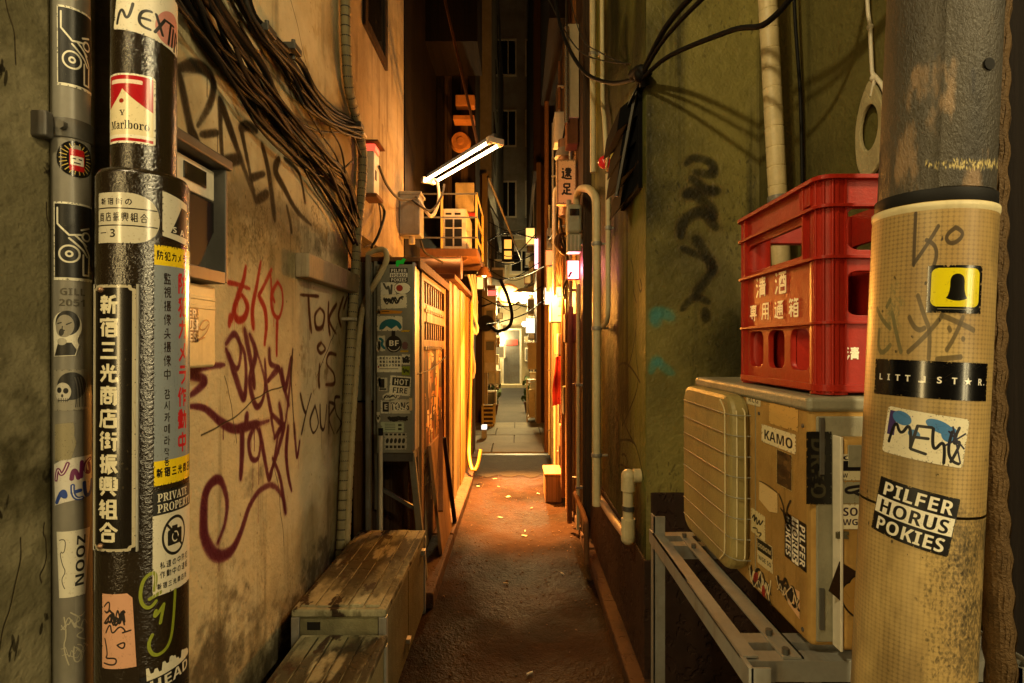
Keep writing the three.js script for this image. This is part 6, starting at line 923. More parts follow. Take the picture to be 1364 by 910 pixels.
  const wires = [[[505, 222, 3.4], [515, 246, 3.6], [530, 264, 3.9], [545, 266, 4.2], [556, 262, 4.32]], [[500, 262, 3.4], [512, 282, 3.6], [505, 310, 3.4], [495, 330, 3.3]], [[556, 264, 4.3], [574, 288, 4.4], [584, 268, 4.5], [583, 246, 4.6], [580, 240, 4.75]], [[548, 266, 4.25], [562, 276, 4.3], [575, 280, 4.4], [588, 262, 4.5], [592, 246, 4.6]], [[560, 320, 4.4], [566, 336, 4.5], [580, 344, 4.6], [590, 350, 4.7]]];
  wires.forEach((p, i) => solo('lamp_cable', ['grey cable sagging from the alarm box to the grey steel box', 'black cable looping down from the alarm box', 'cream cable looping from the grey steel box up to the tube lamp', 'grey cable looping beside the cream one up to the tube lamp', 'grey cable dropping from the grey steel box to the copper duct'][i], 'cable', tube(p.map((q) => atD(...q)), i === 2 ? 0.014 : 0.009, 40), i === 2 ? M.whiteWorn : i === 1 ? M.blackCable : M.greyCable));
}
// ------------------------------------------------------------------ shaded lamp hanging under the ledge, lighting the floor
{
  const X = -0.36, Y = 2.2, d = 5.75, t = thing('shaded_lamp', 'small shaded lamp hanging under the railed ledge above the orange-lit floor', 'lamp', V(X, Y, d));
  part(t, 'lamp_shade', lathe([[0.02, 0.1], [0.035, 0.1], [0.09, 0], [0.092, 0]], V(X, Y - 0.02, d), 24), M.rust); part(t, 'bulb', ball(V(X, Y, d), 0.028, 14), glow(1, 0.6, 0.2, 8)); part(t, 'arm', [tube([V(X, Y + 0.08, d), V(X - 0.01, Y + 0.13, d), V(X - 0.07, Y + 0.14, d)], 0.008, 12)], M.darkSteel);
  const l = new THREE.SpotLight(lin(...LAMP.pool[0]), LAMP.pool[1], 0, 0.52, 0.45); l.position.copy(V(X, Y - 0.045, d)).sub(t.position); l.target.position.copy(V(0.06, 0, 5.1)).sub(t.position); l.castShadow = true; l.shadow.radius = 1.5; l.name = 'lamp_light'; t.add(l, l.target);
}
// ------------------------------------------------------------------ fluorescent lamp over the alley
{
  const A = V(-0.83, 2.95, 4.98), B = V(-0.165, 2.95, 4.0), dir = B.clone().sub(A).normalize(), side = new THREE.Vector3().crossVectors(dir, UPV), mid = A.clone().lerp(B, 0.5);
  const t = thing('fluorescent_lamp', 'glaring twin-tube fluorescent lamp hung slantwise over the alley', 'lamp', mid);
  const off = (p, s, y) => p.clone().addScaledVector(side, s).add(new THREE.Vector3(0, y, 0));
  part(t, 'housing', bar(off(A, 0, 0.05), off(B, 0, 0.05), 0.035, 0.04, 0.006), M.darkSteel);
  for (const s of [-0.047, 0.047]) {
    part(t, 'lamp_tube', cyl(off(A, s, 0).addScaledVector(dir, 0.03), off(B, s, 0).addScaledVector(dir, -0.03), 0.013, 0.013, 14), glow(1, 0.74, 0.42, 9));
    for (const [p, k] of [[A, 1], [B, -1]]) part(t, 'lamp_holder', bar(off(p, s, 0.01), off(p, s, 0.01).addScaledVector(dir, 0.035 * k), 0.03, 0.05), M.whiteWorn);
  }
  for (const p of [A, B]) part(t, 'end_cap', bar(off(p, -0.064, 0.012), off(p, 0.064, 0.012), 0.026, 0.04), M.whiteWorn);
  part(t, 'hanging_rod', cyl(atD(588, -20, 4.3), off(mid.clone().lerp(B, 0.55), 0, 0.07), 0.011), M.rust);
  for (const k of [0.18, 0.5, 0.82]) point(t, LAMP.tube, off(A.clone().lerp(B, k), 0, -0.035), 1.6);
}
// ------------------------------------------------------------------ pipes and fittings on the olive house
const pipeThing = (name, label, pts, r, mat, clips = []) => { const t = thing(name, label, 'pipe', pts[0].clone()); part(t, 'pipe_run', tube(pts, r, pts.length * 14, 14, 0.35), mat); for (const c of clips) part(t, 'pipe_clip', [lathe([[r + 0.001, -0.012], [r + 0.006, -0.01], [r + 0.006, 0.01], [r + 0.001, 0.012]], c, 20), bx(c.x, 0.535, c.y - 0.006, c.y + 0.006, -c.z - 0.006, -c.z + 0.006)], M.steel); return t; };
{
  pipeThing('gas_pipe', 'thick cream gas pipe bending over to the gas meter', [V(0.465, 0.5, 3.2), V(0.465, 1.2, 3.2), V(0.465, 2.2, 3.2), V(0.46, 2.33, 3.22), V(0.44, 2.42, 3.36), V(0.43, 2.52, 3.7), V(0.43, 2.54, 3.92), V(0.43, 2.48, 3.97)], 0.025, M.creamPipe, [V(0.465, 0.8, 3.2), V(0.465, 1.55, 3.2), V(0.465, 2.05, 3.2)]);
  pipeThing('gas_pipe', 'cream gas pipe dropping from the red lamp and hooking back to the wall', [V(0.5, 2.4, 3.0), V(0.5, 1.9, 3.0), V(0.5, 1.65, 3.0), V(0.5, 1.58, 3.06), V(0.5, 1.56, 3.2)], 0.014, M.creamPipe, [V(0.5, 2.1, 3.0)]);
  pipeThing('gas_pipe', 'tall cream conduit rising from the red lamp past the roof line', [V(0.5, 2.5, 3.05), V(0.495, 2.75, 3.1), V(0.5, 3.0, 3.2), V(0.5, 4.6, 3.25)], 0.013, M.creamPipe, [V(0.5, 3.2, 3.25)]);
  pipeThing('gas_pipe', 'slim cream conduit standing beside the tall one', [V(0.5, 2.6, 3.6), V(0.5, 3.6, 3.62), V(0.5, 4.5, 3.62)], 0.02, M.creamPipe, [V(0.5, 3.4, 3.62)]);
  pipeThing('water_pipe', 'pinkish water pipe running low along the olive wall to the white elbow', [V(0.5, 0.5, 3.5), V(0.5, 0.52, 3.2), V(0.49, 0.56, 2.75), V(0.485, 0.6, 2.38)], 0.021, std({ map: grime([0.45, 0.31, 0.2], [0.22, 0.13, 0.075], [0.33, 0.22, 0.14], 0.5, 0.3), roughness: 0.5 }));
  pipeThing('water_pipe', 'short pinkish pipe ending above the kerb near the wooden block', [V(0.43, 0.34, 4.05), V(0.43, 0.34, 3.7), V(0.43, 0.33, 3.45), V(0.43, 0.28, 3.4), V(0.43, 0.08, 3.4)], 0.018, M.rust);
  const t = thing('elbow_pipe', 'white plastic elbow pipe coming out of the olive wall', 'pipe', V(0.5, 0.62, 2.36));
  part(t, 'pipe_run', tube([V(0.55, 0.885, 2.34), V(0.51, 0.885, 2.34), V(0.486, 0.88, 2.34), V(0.477, 0.855, 2.34), V(0.477, 0.75, 2.34), V(0.477, 0.62, 2.34)], 0.023, 60, 18, 0.3), M.creamPipe);
  part(t, 'elbow', [cyl(V(0.535, 0.885, 2.34), V(0.5, 0.885, 2.34), 0.03, 0.03, 20), ball(V(0.478, 0.884, 2.34), 0.0305, 20), cyl(V(0.477, 0.88, 2.34), V(0.477, 0.82, 2.34), 0.03, 0.03, 20)], M.creamPipe);
  part(t, 'coupling', cyl(V(0.477, 0.735, 2.34), V(0.477, 0.755, 2.34), 0.0265, 0.0265, 20), M.darkSteel); part(t, 'elbow', [cyl(V(0.477, 0.7, 2.34), V(0.477, 0.62, 2.34), 0.03, 0.03, 20), ball(V(0.477, 0.615, 2.345), 0.031, 20)], M.creamPipe);
  const l = thing('red_lamp', 'red domed warning lamp on a yellow mount on the olive wall', 'lamp', V(0.5, 2.45, 2.98));
  part(l, 'mount', bx(0.495, 0.532, 2.42, 2.5, 2.94, 3.03, 0.008), M.yellowPaint); part(l, 'lamp_dome', ball(V(0.474, 2.452, 2.96), 0.036, 20), phys({ color: lin(0.5, 0.012, 0.01), roughness: 0.2, clearcoat: 0.6, emissive: lin(1, 0.02, 0.02), emissiveIntensity: 0.12 }));
  const v = thing('louvre_vent', 'black louvred vent hood on the olive wall under the cable knot', 'vent', V(0.5, 2.08, 2.5)), soot = phys({ color: lin(0.006, 0.0055, 0.005), roughness: 1, specularIntensity: 0.15 });
  part(v, 'back_plate', bx(0.512, 0.533, 2.12, 2.55, 2.3, 2.7, 0.003), soot);
  for (let i = 0; i < 4; i++) { const y = 2.4 - i * 0.1, o = 0.012 * (i % 2) + i * 0.006, s = new THREE.Shape(); s.moveTo(0.425 + o, y - 0.03); s.lineTo(0.514, y + 0.04); s.lineTo(0.514, y + 0.128); s.lineTo(0.44 + o, y + 0.068); part(v, 'louvre', plate(s, 0.36 - i * 0.03, 0.002).translate(0, 0, -2.68), soot); }
  part(v, 'side_trim', bar(V(0.505, 2.54, 2.3), V(0.43, 2.1, 2.36), 0.012, 0.012), M.darkSteel);
}
// black cables meeting at the corner of the olive house
{
  const K = V(0.5, 2.55, 2.2);
  const right = [['thick black cable climbing from the wall corner above the red crate', [K, V(0.55, 2.62, 1.95), V(0.64, 2.6, 1.6), V(0.7, 2.52, 1.35), V(0.78, 2.55, 1.1), V(0.9, 2.8, 0.8)], 0.0105], ['second black cable climbing beside the thick one above the red crate', [V(0.5, 2.54, 2.2), V(0.545, 2.58, 1.97), V(0.63, 2.56, 1.62), V(0.69, 2.5, 1.37), V(0.76, 2.54, 1.12), V(0.88, 2.8, 0.82)], 0.008], ['slack black cable sagging below the two above the crate', [V(0.5, 2.53, 2.2), V(0.56, 2.52, 2.0), V(0.67, 2.44, 1.7), V(0.72, 2.38, 1.55), V(0.76, 2.45, 1.4), V(0.8, 2.75, 1.3)], 0.0085]];
  for (const [label, p, r] of right) solo('cable', label, 'cable', tube(p, r, 60, 10), M.blackCable);
  const across = [['thick black cable swooping over the alley to the corner knot', [[735, -30, 3.4], [748, 40, 3.3], [775, 92, 3.0], [810, 110, 2.7], [845, 106, 2.4], [866, 98, 2.2]], 0.0105, M.blackCable], ['thin grey wire crossing in front of the tall cream box', [[728, -6, 3.6], [752, 40, 3.5], [775, 70, 3.2], [810, 82, 2.9], [866, 86, 2.3]], 0.004, M.greyCable], ['thin grey wire crossing lower beside the tall cream box', [[757, -10, 3.6], [775, 50, 3.3], [800, 70, 3.0], [830, 84, 2.7], [866, 92, 2.25]], 0.0035, M.greyCable]];
  for (const [label, p, r, m] of across) solo('cable', label, 'cable', tube(p.map((q) => atD(...q)), r, 60, 8), m);
  solo('cable_knot', 'taped black knot of cables at the corner of the olive house', 'cable knot', [ball(K, 0.03, 14).scale(1, 1, 1), tube([V(0.48, 2.58, 2.26), V(0.5, 2.56, 2.18), V(0.52, 2.52, 2.22)], 0.022, 12, 8), bx(0.5, 0.535, 2.53, 2.57, 2.245, 2.29, 0.003)], M.blackCable);
  for (let i = 0; i < 6; i++) solo('cable', 'thin cable fanning down from the corner knot to the red lamp', 'cable', tube([V(0.5, 2.53, 2.23), V(0.47 - i * 0.003, 2.48 - i * 0.008, 2.4), V(0.45 + i * 0.006, 2.4 + i * 0.012, 2.62), V(0.465, 2.37 + i * 0.014, 2.85), V(0.49, 2.44, 2.98)], 0.0045, 40, 6), i % 2 ? M.blackCable : i % 3 ? M.whiteWorn : M.greyCable, 'thin cables fanning to the red lamp');
}
// ------------------------------------------------------------------ dark bar house beyond the olive house
{
  const X = 0.472, t = thing('dark_bar_house', 'dark timber bar house hung with pipes, meters and lit signs', 'house', V(0.9, 0, 5.5));
  part(t, 'body', bx(X + 0.02, 2.6, 0, 7, 3.91, 7.15), M.darkWood); part(t, 'overhang', bx(0.3, 2.6, 4.6, 9, 5.2, 7.1), M.blackTimber);
  let d = 3.93; for (let i = 0; d < 7; i++) { const w = rr(0.2, 0.32), e = Math.min(7.15, d + w); part(t, 'board', bx(X + (i % 2) * 0.006, X + 0.03, 0.08, 6.9, d, e - 0.01, 0.004), i % 4 === 2 ? M.warmWood : M.darkWood); d = e; }
  for (const [dd, w, m, h] of [[4.5, 0.05, M.warmWood, 1.7], [5.3, 0.07, M.darkWood, 2.6], [5.9, 0.05, M.warmWood, 2.2], [6.6, 0.08, M.paleWood, 2.1]]) part(t, 'post', bx(X - 0.07, X, 0.065, h, dd, dd + w * 1.6, 0.006), m);
  pipeThing('wall_pipe', 'dark upright pipe on the bar house between the wooden posts', [V(0.41, 0.07, 4.9), V(0.41, 1.5, 4.9), V(0.42, 2.4, 4.9)], 0.022, M.rust); pipeThing('wall_pipe', 'rusty upright pipe on the bar house below the neon sign', [V(0.4, 0.07, 4.2), V(0.4, 1.2, 4.2), V(0.41, 1.75, 4.2)], 0.02, M.rust); pipeThing('wall_pipe', 'pale upright pipe on the bar house beside the yellow light box', [V(0.4, 0.07, 5.7), V(0.4, 1.2, 5.7), V(0.4, 2.9, 5.7)], 0.024, M.paleWood);
  pipeThing('wall_pipe', 'white upright pipe on the bar house holding the projecting sign', [V(0.33, 1.9, 4.9), V(0.33, 2.7, 4.9), V(0.34, 2.86, 4.88), V(0.44, 2.88, 4.86)], 0.018, M.whiteWorn); pipeThing('wall_pipe', 'rusty downpipe at the far corner of the bar house', [V(0.37, 0.07, 7.0), V(0.37, 2, 7.0), V(0.37, 5, 7.0)], 0.03, M.rust);
  const g = thing('gas_meter', 'pale grey-green gas meter hanging from the bend of the gas pipe', 'gas meter', V(0.43, 2.0, 4.0));
  M.meterGrey = std({ map: grime([0.36, 0.36, 0.25], [0.2, 0.19, 0.12], [0.28, 0.28, 0.18], 0.5, 0.3), roughness: 0.45 });
  part(g, 'body', [bx(0.355, 0.465, 2.12, 2.34, 3.92, 4.05, 0.03, 4)], M.meterGrey); part(g, 'dial_window', bx(0.375, 0.445, 2.25, 2.3, 3.914, 3.922, 0.003), M.darkGlass); for (const x of [0.375, 0.43]) part(g, 'union_nut', cyl(V(x, 2.33, 3.985), V(x, 2.38, 3.985), 0.02, 0.017, 12), M.steel);
  part(g, 'lower_case', bx(0.36, 0.46, 1.99, 2.12, 3.93, 4.04, 0.006), M.meterGrey); for (const x of [0.38, 0.41, 0.437]) part(g, 'rib', bx(x, x + 0.01, 2.0, 2.11, 3.922, 3.932, 0.002), M.whiteWorn);
  part(g, 'bracket', bx(0.46, 0.475, 2.05, 2.09, 3.96, 4.0), M.steel); g.position.y += 0.14;
  const s = thing('projecting_sign', 'cream projecting sign with two brushed black characters', 'sign', V(0.39, 2.56, 4.3));
  part(s, 'sign_case', bx(0.305, 0.462, 2.57, 2.93, 4.3, 4.36, 0.006), M.paleWood);
  part(s, 'sign_face', sheetQuad(V(0.388, 2.75, 4.2985), AXX, UPV, 0.135, 0.34, print(150, 380, (c, w, h) => { c.fillStyle = '#f0d59a'; c.fillRect(0, 0, w, h); speck(c, w, h, 60, '#b08a48', 3); glyph(c, '遠', 26, 60, 96, 110, 15, '#17100a'); glyph(c, '足', 26, 200, 96, 110, 16, '#17100a'); })), M.print);
  for (const y of [2.62, 2.88]) part(s, 'arm', bx(0.46, 0.476, y, y + 0.02, 4.32, 4.34), M.darkSteel);
  const c = thing('tall_sign_box', 'tall cream sign box with a chrome edge above the projecting sign', 'sign box', V(0.42, 3.15, 4.2));
  part(c, 'sign_case', bx(0.385, 0.468, 3.2, 3.92, 4.15, 4.32, 0.004), M.cream); part(c, 'chrome_edge', cyl(V(0.372, 3.15, 4.14), V(0.372, 3.88, 4.14), 0.02, 0.02, 16), M.chrome); part(c, 'chrome_cap', ball(V(0.372, 3.88, 4.14), 0.02, 12), M.chrome); part(c, 'lower_case', bx(0.375, 0.466, 3.0, 3.2, 4.16, 4.32, 0.01), M.rust);
  const k = thing('flue', 'metal flue with a conical collar behind the projecting sign', 'flue', V(0.4, 2.6, 4.62)); part(k, 'pipe_run', cyl(V(0.4, 2.55, 4.62), V(0.4, 3.2, 4.62), 0.058, 0.058, 24), M.copper); part(k, 'collar', cyl(V(0.4, 3.05, 4.62), V(0.4, 3.13, 4.62), 0.09, 0.06, 24), M.steel); part(k, 'band', cyl(V(0.4, 2.96, 4.62), V(0.4, 2.98, 4.62), 0.062, 0.062, 24), M.darkSteel); part(k, 'bracket', bx(0.45, 0.478, 2.8, 2.83, 4.6, 4.64), M.steel);
  // lit signs
  const n = thing('neon_sign', 'glowing pink-white neon sign box under the gas meter', 'neon sign', V(0.42, 1.95, 4.1));
  part(n, 'sign_case', bx(0.372, 0.47, 1.95, 2.1, 4.12, 4.18, 0.006), M.redPaint); part(n, 'neon_face', bx(0.379, 0.463, 1.957, 2.093, 4.112, 4.121, 0.002), glow(1, 0.42, 0.42, 2.4)); for (let i = 0; i < 3; i++) part(n, 'neon_stroke', bar(V(0.39, 2.07 - i * 0.035, 4.11), V(0.452, 2.05 - i * 0.035 + 0.012, 4.11), 0.008, 0.004), M.redPaint);
  point(n, LAMP.neon, V(0.42, 2.02, 4.07), 2);
  const y = thing('yellow_light_box', 'glowing yellow light-box sign fixed to the bar house', 'light box', V(0.39, 1.66, 5.0));
  part(y, 'sign_case', bx(0.31, 0.472, 1.66, 2.0, 5.02, 5.16, 0.008), M.darkSteel); part(y, 'sign_face', bx(0.318, 0.465, 1.67, 1.99, 5.008, 5.021, 0.003), glow(1, 0.66, 0.12, 2.6)); part(y, 'sign_face', bx(0.3, 0.3095, 1.67, 1.99, 5.03, 5.15, 0.003), glow(1, 0.66, 0.12, 2.6));
  for (let i = 0; i < 3; i++) { part(y, 'sign_stroke', bx(0.37, 0.45, 1.72 + i * 0.09, 1.727 + i * 0.09, 5.0045, 5.0075), M.darkWood); part(y, 'sign_stroke', bx(0.405 - i * 0.02, 0.41 - i * 0.02, 1.71 + i * 0.09, 1.78 + i * 0.08, 5.0045, 5.0075), M.darkWood); }
  point(y, LAMP.yellow, V(0.29, 1.9, 4.93), 3, 1); point(y, LAMP.yellow, V(0.22, 1.75, 5.3), 3, 0.8);
  for (let i = 0; i < 7; i++) solo('twig_cable', 'loose cable end sprouting above the yellow light box', 'cable', tube([V(0.4, 2.0, 5.05), V(0.36 + i * 0.018, 2.12, 5.0), V(0.33 + i * 0.03, 2.2 + rr(0, 0.1), 4.95), V(0.36 + rr(-0.06, 0.07), 2.34 + rr(0, 0.2), 4.9)], 0.009, 20, 6), M.brownCable, 'cable ends above the yellow light box');
  solo('cable_coil', 'brown tangle of coiled cable on the bar house under the projecting sign', 'cable coil', [0, 1, 2, 3].map((i) => flat(new THREE.TorusGeometry(0.07 + i * 0.006, 0.014, 8, 28)).rotateY(0.3 * i).translate(0.4, 2.36 - i * 0.01, -4.75 + i * 0.02)), M.brownCable);
  solo('meter_box', 'rusty steel box below the neon sign', 'box', [bx(0.37, 0.473, 1.47, 1.7, 4.25, 4.42, 0.008), bx(0.375, 0.468, 1.48, 1.69, 4.244, 4.252, 0.002)], M.rust);
  solo('red_cloth', 'dark red cloth hanging on the bar house among the posts', 'cloth', (() => { const g = new THREE.PlaneGeometry(0.12, 0.46, 16, 20), p = g.attributes.position; for (let i = 0; i < p.count; i++) { const x = p.getX(i), v = p.getY(i); p.setXYZ(i, x * (0.7 + 0.5 * Math.min(1, Math.max(0, (0.2 - v) / 0.25))), v - Math.abs(x) * 0.3, 0.014 * Math.sin(x * 95) + 0.01 * Math.sin(v * 20)); } g.computeVertexNormals(); return g.translate(0.4, 1.12, -5.15); })(), std({ color: lin(0.3, 0.02, 0.018), roughness: 0.85, side: THREE.DoubleSide }));
  const w = thing('wooden_block', 'wooden door-step block on the alley floor beside the kerb', 'block', V(0.33, 0.004, 5.1)); part(w, 'block_body', bx(0.25, 0.4, 0.005, 0.25, 4.95, 5.3, 0.012), M.warmWood); part(w, 'tread', bx(0.24, 0.41, 0.25, 0.275, 4.94, 5.31, 0.008), M.warmWood);
}

// small fittings crowding the bar house
{
  const X = 0.472; let n = 0;
  const box = (label, y, d, h, l, o, mat) => { const t = thing('wall_box', label, 'box', V(X - o / 2, y, d + l / 2)); part(t, 'casing', bx(X - o, X, y, y + h, d, d + l, 0.006), mat); part(t, 'cover', bx(X - o + 0.008, X - 0.008, y + 0.015, y + h - 0.015, d - 0.006, d, 0.002), mat); part(t, 'gland', cyl(V(X - o / 2, y - 0.03, d + l / 2), V(X - o / 2, y, d + l / 2), 0.012, 0.012, 10), M.darkSteel); };
  box('grey meter box above the projecting sign', 3.05, 5.0, 0.24, 0.16, 0.1, M.steel); box('cream switch box under the yellow light box', 1.36, 5.2, 0.2, 0.14, 0.09, M.whiteWorn); box('dark fuse box low on the bar house by the posts', 0.85, 4.65, 0.24, 0.16, 0.08, M.darkSteel); box('grey box beside the red cloth', 1.15, 5.5, 0.22, 0.16, 0.09, M.steel); box('pale box high on the bar house by the flue', 3.4, 5.2, 0.3, 0.2, 0.12, M.whiteWorn); box('rusty box over the wooden block', 0.5, 5.05, 0.2, 0.15, 0.08, M.rust); box('cream box by the far downpipe', 2.1, 6.4, 0.3, 0.2, 0.13, M.whiteWorn); box('grey box above the cream box by the far downpipe', 2.6, 6.5, 0.26, 0.2, 0.12, M.steel);
  const pipes = [['slim cream pipe beside the gas meter', 3.96, 0.44, 0.1, 1.9, M.creamPipe], ['slim grey pipe beside the rusty upright pipe', 4.32, 0.42, 0.08, 3.4, M.steel], ['slim dark pipe behind the flue', 4.78, 0.43, 0.6, 4.6, M.darkSteel], ['slim pale pipe rising past the cream switch box', 5.4, 0.41, 0.08, 3.8, M.paleWood], ['slim rusty pipe next to the grey box by the red cloth', 5.62, 0.43, 0.08, 4.4, M.rust], ['slim grey pipe near the far downpipe', 6.2, 0.4, 0.08, 4.0, M.steel], ['slim cream pipe near the far downpipe', 6.75, 0.39, 0.08, 3.2, M.creamPipe]];
  for (const [label, d, x, y0, y1, m] of pipes) { const t = thing('slim_pipe', label, 'pipe', V(x, y0, d)); part(t, 'pipe_run', cyl(V(x, y0, d), V(x, y1, d), 0.013, 0.013, 12), m); for (let y = y0 + 0.3; y < y1; y += 0.75) part(t, 'pipe_clip', bx(x - 0.018, X + 0.002, y, y + 0.018, d - 0.018, d + 0.018, 0.002), M.steel); }
  const loops = [['black cable drooping from the grey meter box to the sign', [[0.44, 3.03, 5.05], [0.38, 2.8, 5.0], [0.36, 2.5, 4.95], [0.42, 2.3, 4.85]]], ['black cable looping beside the flue', [[0.42, 3.4, 4.7], [0.36, 3.0, 4.75], [0.37, 2.6, 4.8], [0.44, 2.2, 4.75]]], ['grey cable sagging under the gas meter', [[0.4, 2.0, 4.06], [0.36, 1.9, 4.3], [0.4, 1.85, 4.6], [0.43, 2.05, 4.9]]], ['brown cable snaking down past the red cloth', [[0.44, 2.0, 5.25], [0.4, 1.7, 5.35], [0.42, 1.4, 5.4], [0.4, 0.9, 5.45], [0.43, 0.4, 5.4]]], ['black cable slung along the bar house to the far corner', [[0.42, 2.75, 4.5], [0.36, 2.6, 5.2], [0.35, 2.62, 5.9], [0.38, 2.85, 6.9]]], ['thin black cable slung under the other to the far corner', [[0.43, 2.45, 4.6], [0.37, 2.3, 5.3], [0.36, 2.34, 6.1], [0.39, 2.6, 6.9]]]];
  loops.forEach(([label, p], i) => solo('cable', label, 'cable', tube(p.map((q) => V(...q)), i === 4 ? 0.014 : 0.009, 40, 8), [M.blackCable, M.blackCable, M.greyCable, M.brownCable][i % 4]));
}
// ------------------------------------------------------------------ the far alley beyond the pale crossing
{
  const L = thing('far_timber_house', 'dark timber house across the pale crossing with a lit notice pillar', 'house', V(-1.4, 0, 12));
  part(L, 'body', bx(-3, -0.64, 0, 4.6, 10, 18.8), M.darkWood); part(L, 'upper_wall', bx(-3, -0.5, 4.6, 10.5, 10.2, 18.6), M.grey); for (let i = 0; i < 3; i++) part(L, 'upper_window', bx(-0.52, -0.49, 5.2 + i * 1.6, 6.2 + i * 1.6, 11 + i, 12 + i), M.darkGlass); for (let i = 0; i < 12; i++) part(L, 'board', bx(-0.648, -0.615 + (i % 3) * 0.008, 0, 4.5, 10.02 + i * 0.6, 10.58 + i * 0.6), i % 3 ? M.darkWood : M.warmWood); part(L, 'corner_post', bx(-0.66, -0.56, 0, 4.6, 9.9, 10.02), M.paleWood);
  part(L, 'eave', bx(-0.9, -0.42, 2.5, 2.56, 10, 14), M.rust);
  const R = thing('far_dark_house', 'dark house across the pale crossing carrying a pink neon tube', 'house', V(1.4, 0, 12));
  part(R, 'body', bx(0.4, 3, 0, 4.8, 10, 18.8), M.darkWood); part(R, 'upper_wall', bx(0.3, 3, 4.8, 11, 10.4, 18.6), M.darkWood); for (let i = 0; i < 12; i++) part(R, 'board', bx(0.37 - (i % 3) * 0.01, 0.41, 0, 4.7, 10.02 + i * 0.6, 10.58 + i * 0.6), i % 4 ? M.darkWood : M.paleWood); part(R, 'corner_post', bx(0.34, 0.42, 0, 4.8, 9.9, 10.02), M.warmWood);
  const E = thing('end_house', 'cream rendered house closing the far end of the alley', 'house', V(0, 0, 19.5));
  part(E, 'wall', [bx(-4, 4, 0, 5.2, 19, 20)], M.cream); part(E, 'upper_wall', bx(-4, 4, 5.26, 14, 19.1, 20), M.grey); part(E, 'ledge', bx(-4, 4, 5.16, 5.3, 18.85, 19.1), M.whiteWorn);
  const dr = part(E, 'door', bx(-0.5, 0.06, 0.12, 1.98, 18.94, 18.995), M.darkSteel, 'grey metal door'); part(dr, 'door_frame', [bx(-0.56, -0.5, 0.05, 2.04, 18.92, 19), bx(0.06, 0.12, 0.05, 2.04, 18.92, 19), bx(-0.5, 0.06, 1.98, 2.04, 18.92, 19)], M.whiteWorn); part(dr, 'door_sign', bx(-0.42, -0.02, 1.45, 1.65, 18.92, 18.938), M.redPaint, 'red rectangular sign on the door'); part(dr, 'handle', ball(V(-0.44, 1.05, 18.92), 0.04, 10), M.chrome);
  part(E, 'door_step', bx(-0.8, 0.4, 0, 0.1, 18.4, 19), M.cream);
  const win = part(E, 'window', [bx(-0.3, 0.55, 3.95, 4.05, 18.92, 19), bx(-0.3, 0.55, 4.75, 4.85, 18.92, 19), bx(-0.3, -0.22, 4.05, 4.75, 18.92, 19), bx(0.47, 0.55, 4.05, 4.75, 18.92, 19), bx(0.1, 0.15, 4.05, 4.75, 18.94, 19)], M.whiteWorn); part(win, 'pane', bx(-0.22, 0.47, 4.05, 4.75, 18.97, 18.99), M.darkGlass);
  for (let j = 0; j < 3; j++) for (let i = 0; i < 4; i++) { const w = part(E, 'upper_window', bx(-1.5 + i * 0.9, -1.0 + i * 0.9, 6 + j * 2.5, 7.2 + j * 2.5, 19.07, 19.105), M.darkGlass), x = -1.25 + i * 0.9; part(w, 'window_frame', [bx(x - 0.3, x - 0.25, 5.95 + j * 2.5, 7.25 + j * 2.5, 19.03, 19.1), bx(x + 0.25, x + 0.3, 5.95 + j * 2.5, 7.25 + j * 2.5, 19.03, 19.1), bx(x - 0.25, x + 0.25, 7.2 + j * 2.5, 7.25 + j * 2.5, 19.03, 19.1), bx(x - 0.25, x + 0.25, 5.95 + j * 2.5, 6 + j * 2.5, 19.03, 19.1), bx(x - 0.02, x + 0.02, 6 + j * 2.5, 7.2 + j * 2.5, 19.05, 19.1)], M.whiteWorn); }
  // lamps
  const g1 = thing('hanging_lamp', 'glaring hanging lamp in the far alley on the dark house side', 'lamp', V(0.12, 2.1, 12));
  part(g1, 'lamp_shade', lathe([[0.05, 0.12], [0.26, 0.02], [0.27, 0]], V(0.12, 2.6, 12), 24), M.whiteWorn); part(g1, 'bulb', ball(V(0.12, 2.5, 12), 0.12, 16), glow(1, 0.82, 0.5, 16)); part(g1, 'arm', cyl(V(0.12, 2.7, 12), V(0.42, 2.85, 12), 0.02), M.darkSteel); point(g1, LAMP.end, V(0.12, 2.5, 12), 5);
  const g2 = thing('door_lamp', 'bright wall lamp beside the grey end door', 'lamp', V(-0.62, 1.5, 18.8));
  part(g2, 'mount', bx(-0.7, -0.58, 1.75, 1.95, 18.85, 19), M.darkSteel); part(g2, 'bulb', ball(V(-0.64, 1.7, 18.75), 0.15, 16), glow(1, 0.86, 0.55, 14)); point(g2, LAMP.door, V(-0.64, 1.7, 18.75), 5);
  const g3 = thing('orange_lantern', 'square orange-lit lantern sign hanging above the far alley', 'lantern', V(-0.2, 3.2, 11)); part(g3, 'lantern_frame', [bx(-0.33, -0.08, 3.14, 3.2, 10.96, 11.1), bx(-0.33, -0.08, 3.6, 3.66, 10.96, 11.1), bx(-0.33, -0.28, 3.2, 3.6, 10.96, 11.1), bx(-0.13, -0.08, 3.2, 3.6, 10.96, 11.1)], M.black); for (const [a, b] of [[3.2, 3.37], [3.41, 3.6]]) part(g3, 'lantern_pane', bx(-0.28, -0.13, a, b, 11, 11.04), glow(1, 0.42, 0.06, 1.1)); part(g3, 'mullion', bx(-0.28, -0.13, 3.37, 3.41, 10.97, 11.06), M.black); part(g3, 'hanger', cyl(V(-0.2, 3.66, 11.03), V(-0.62, 4.4, 11.03), 0.012), M.darkSteel);
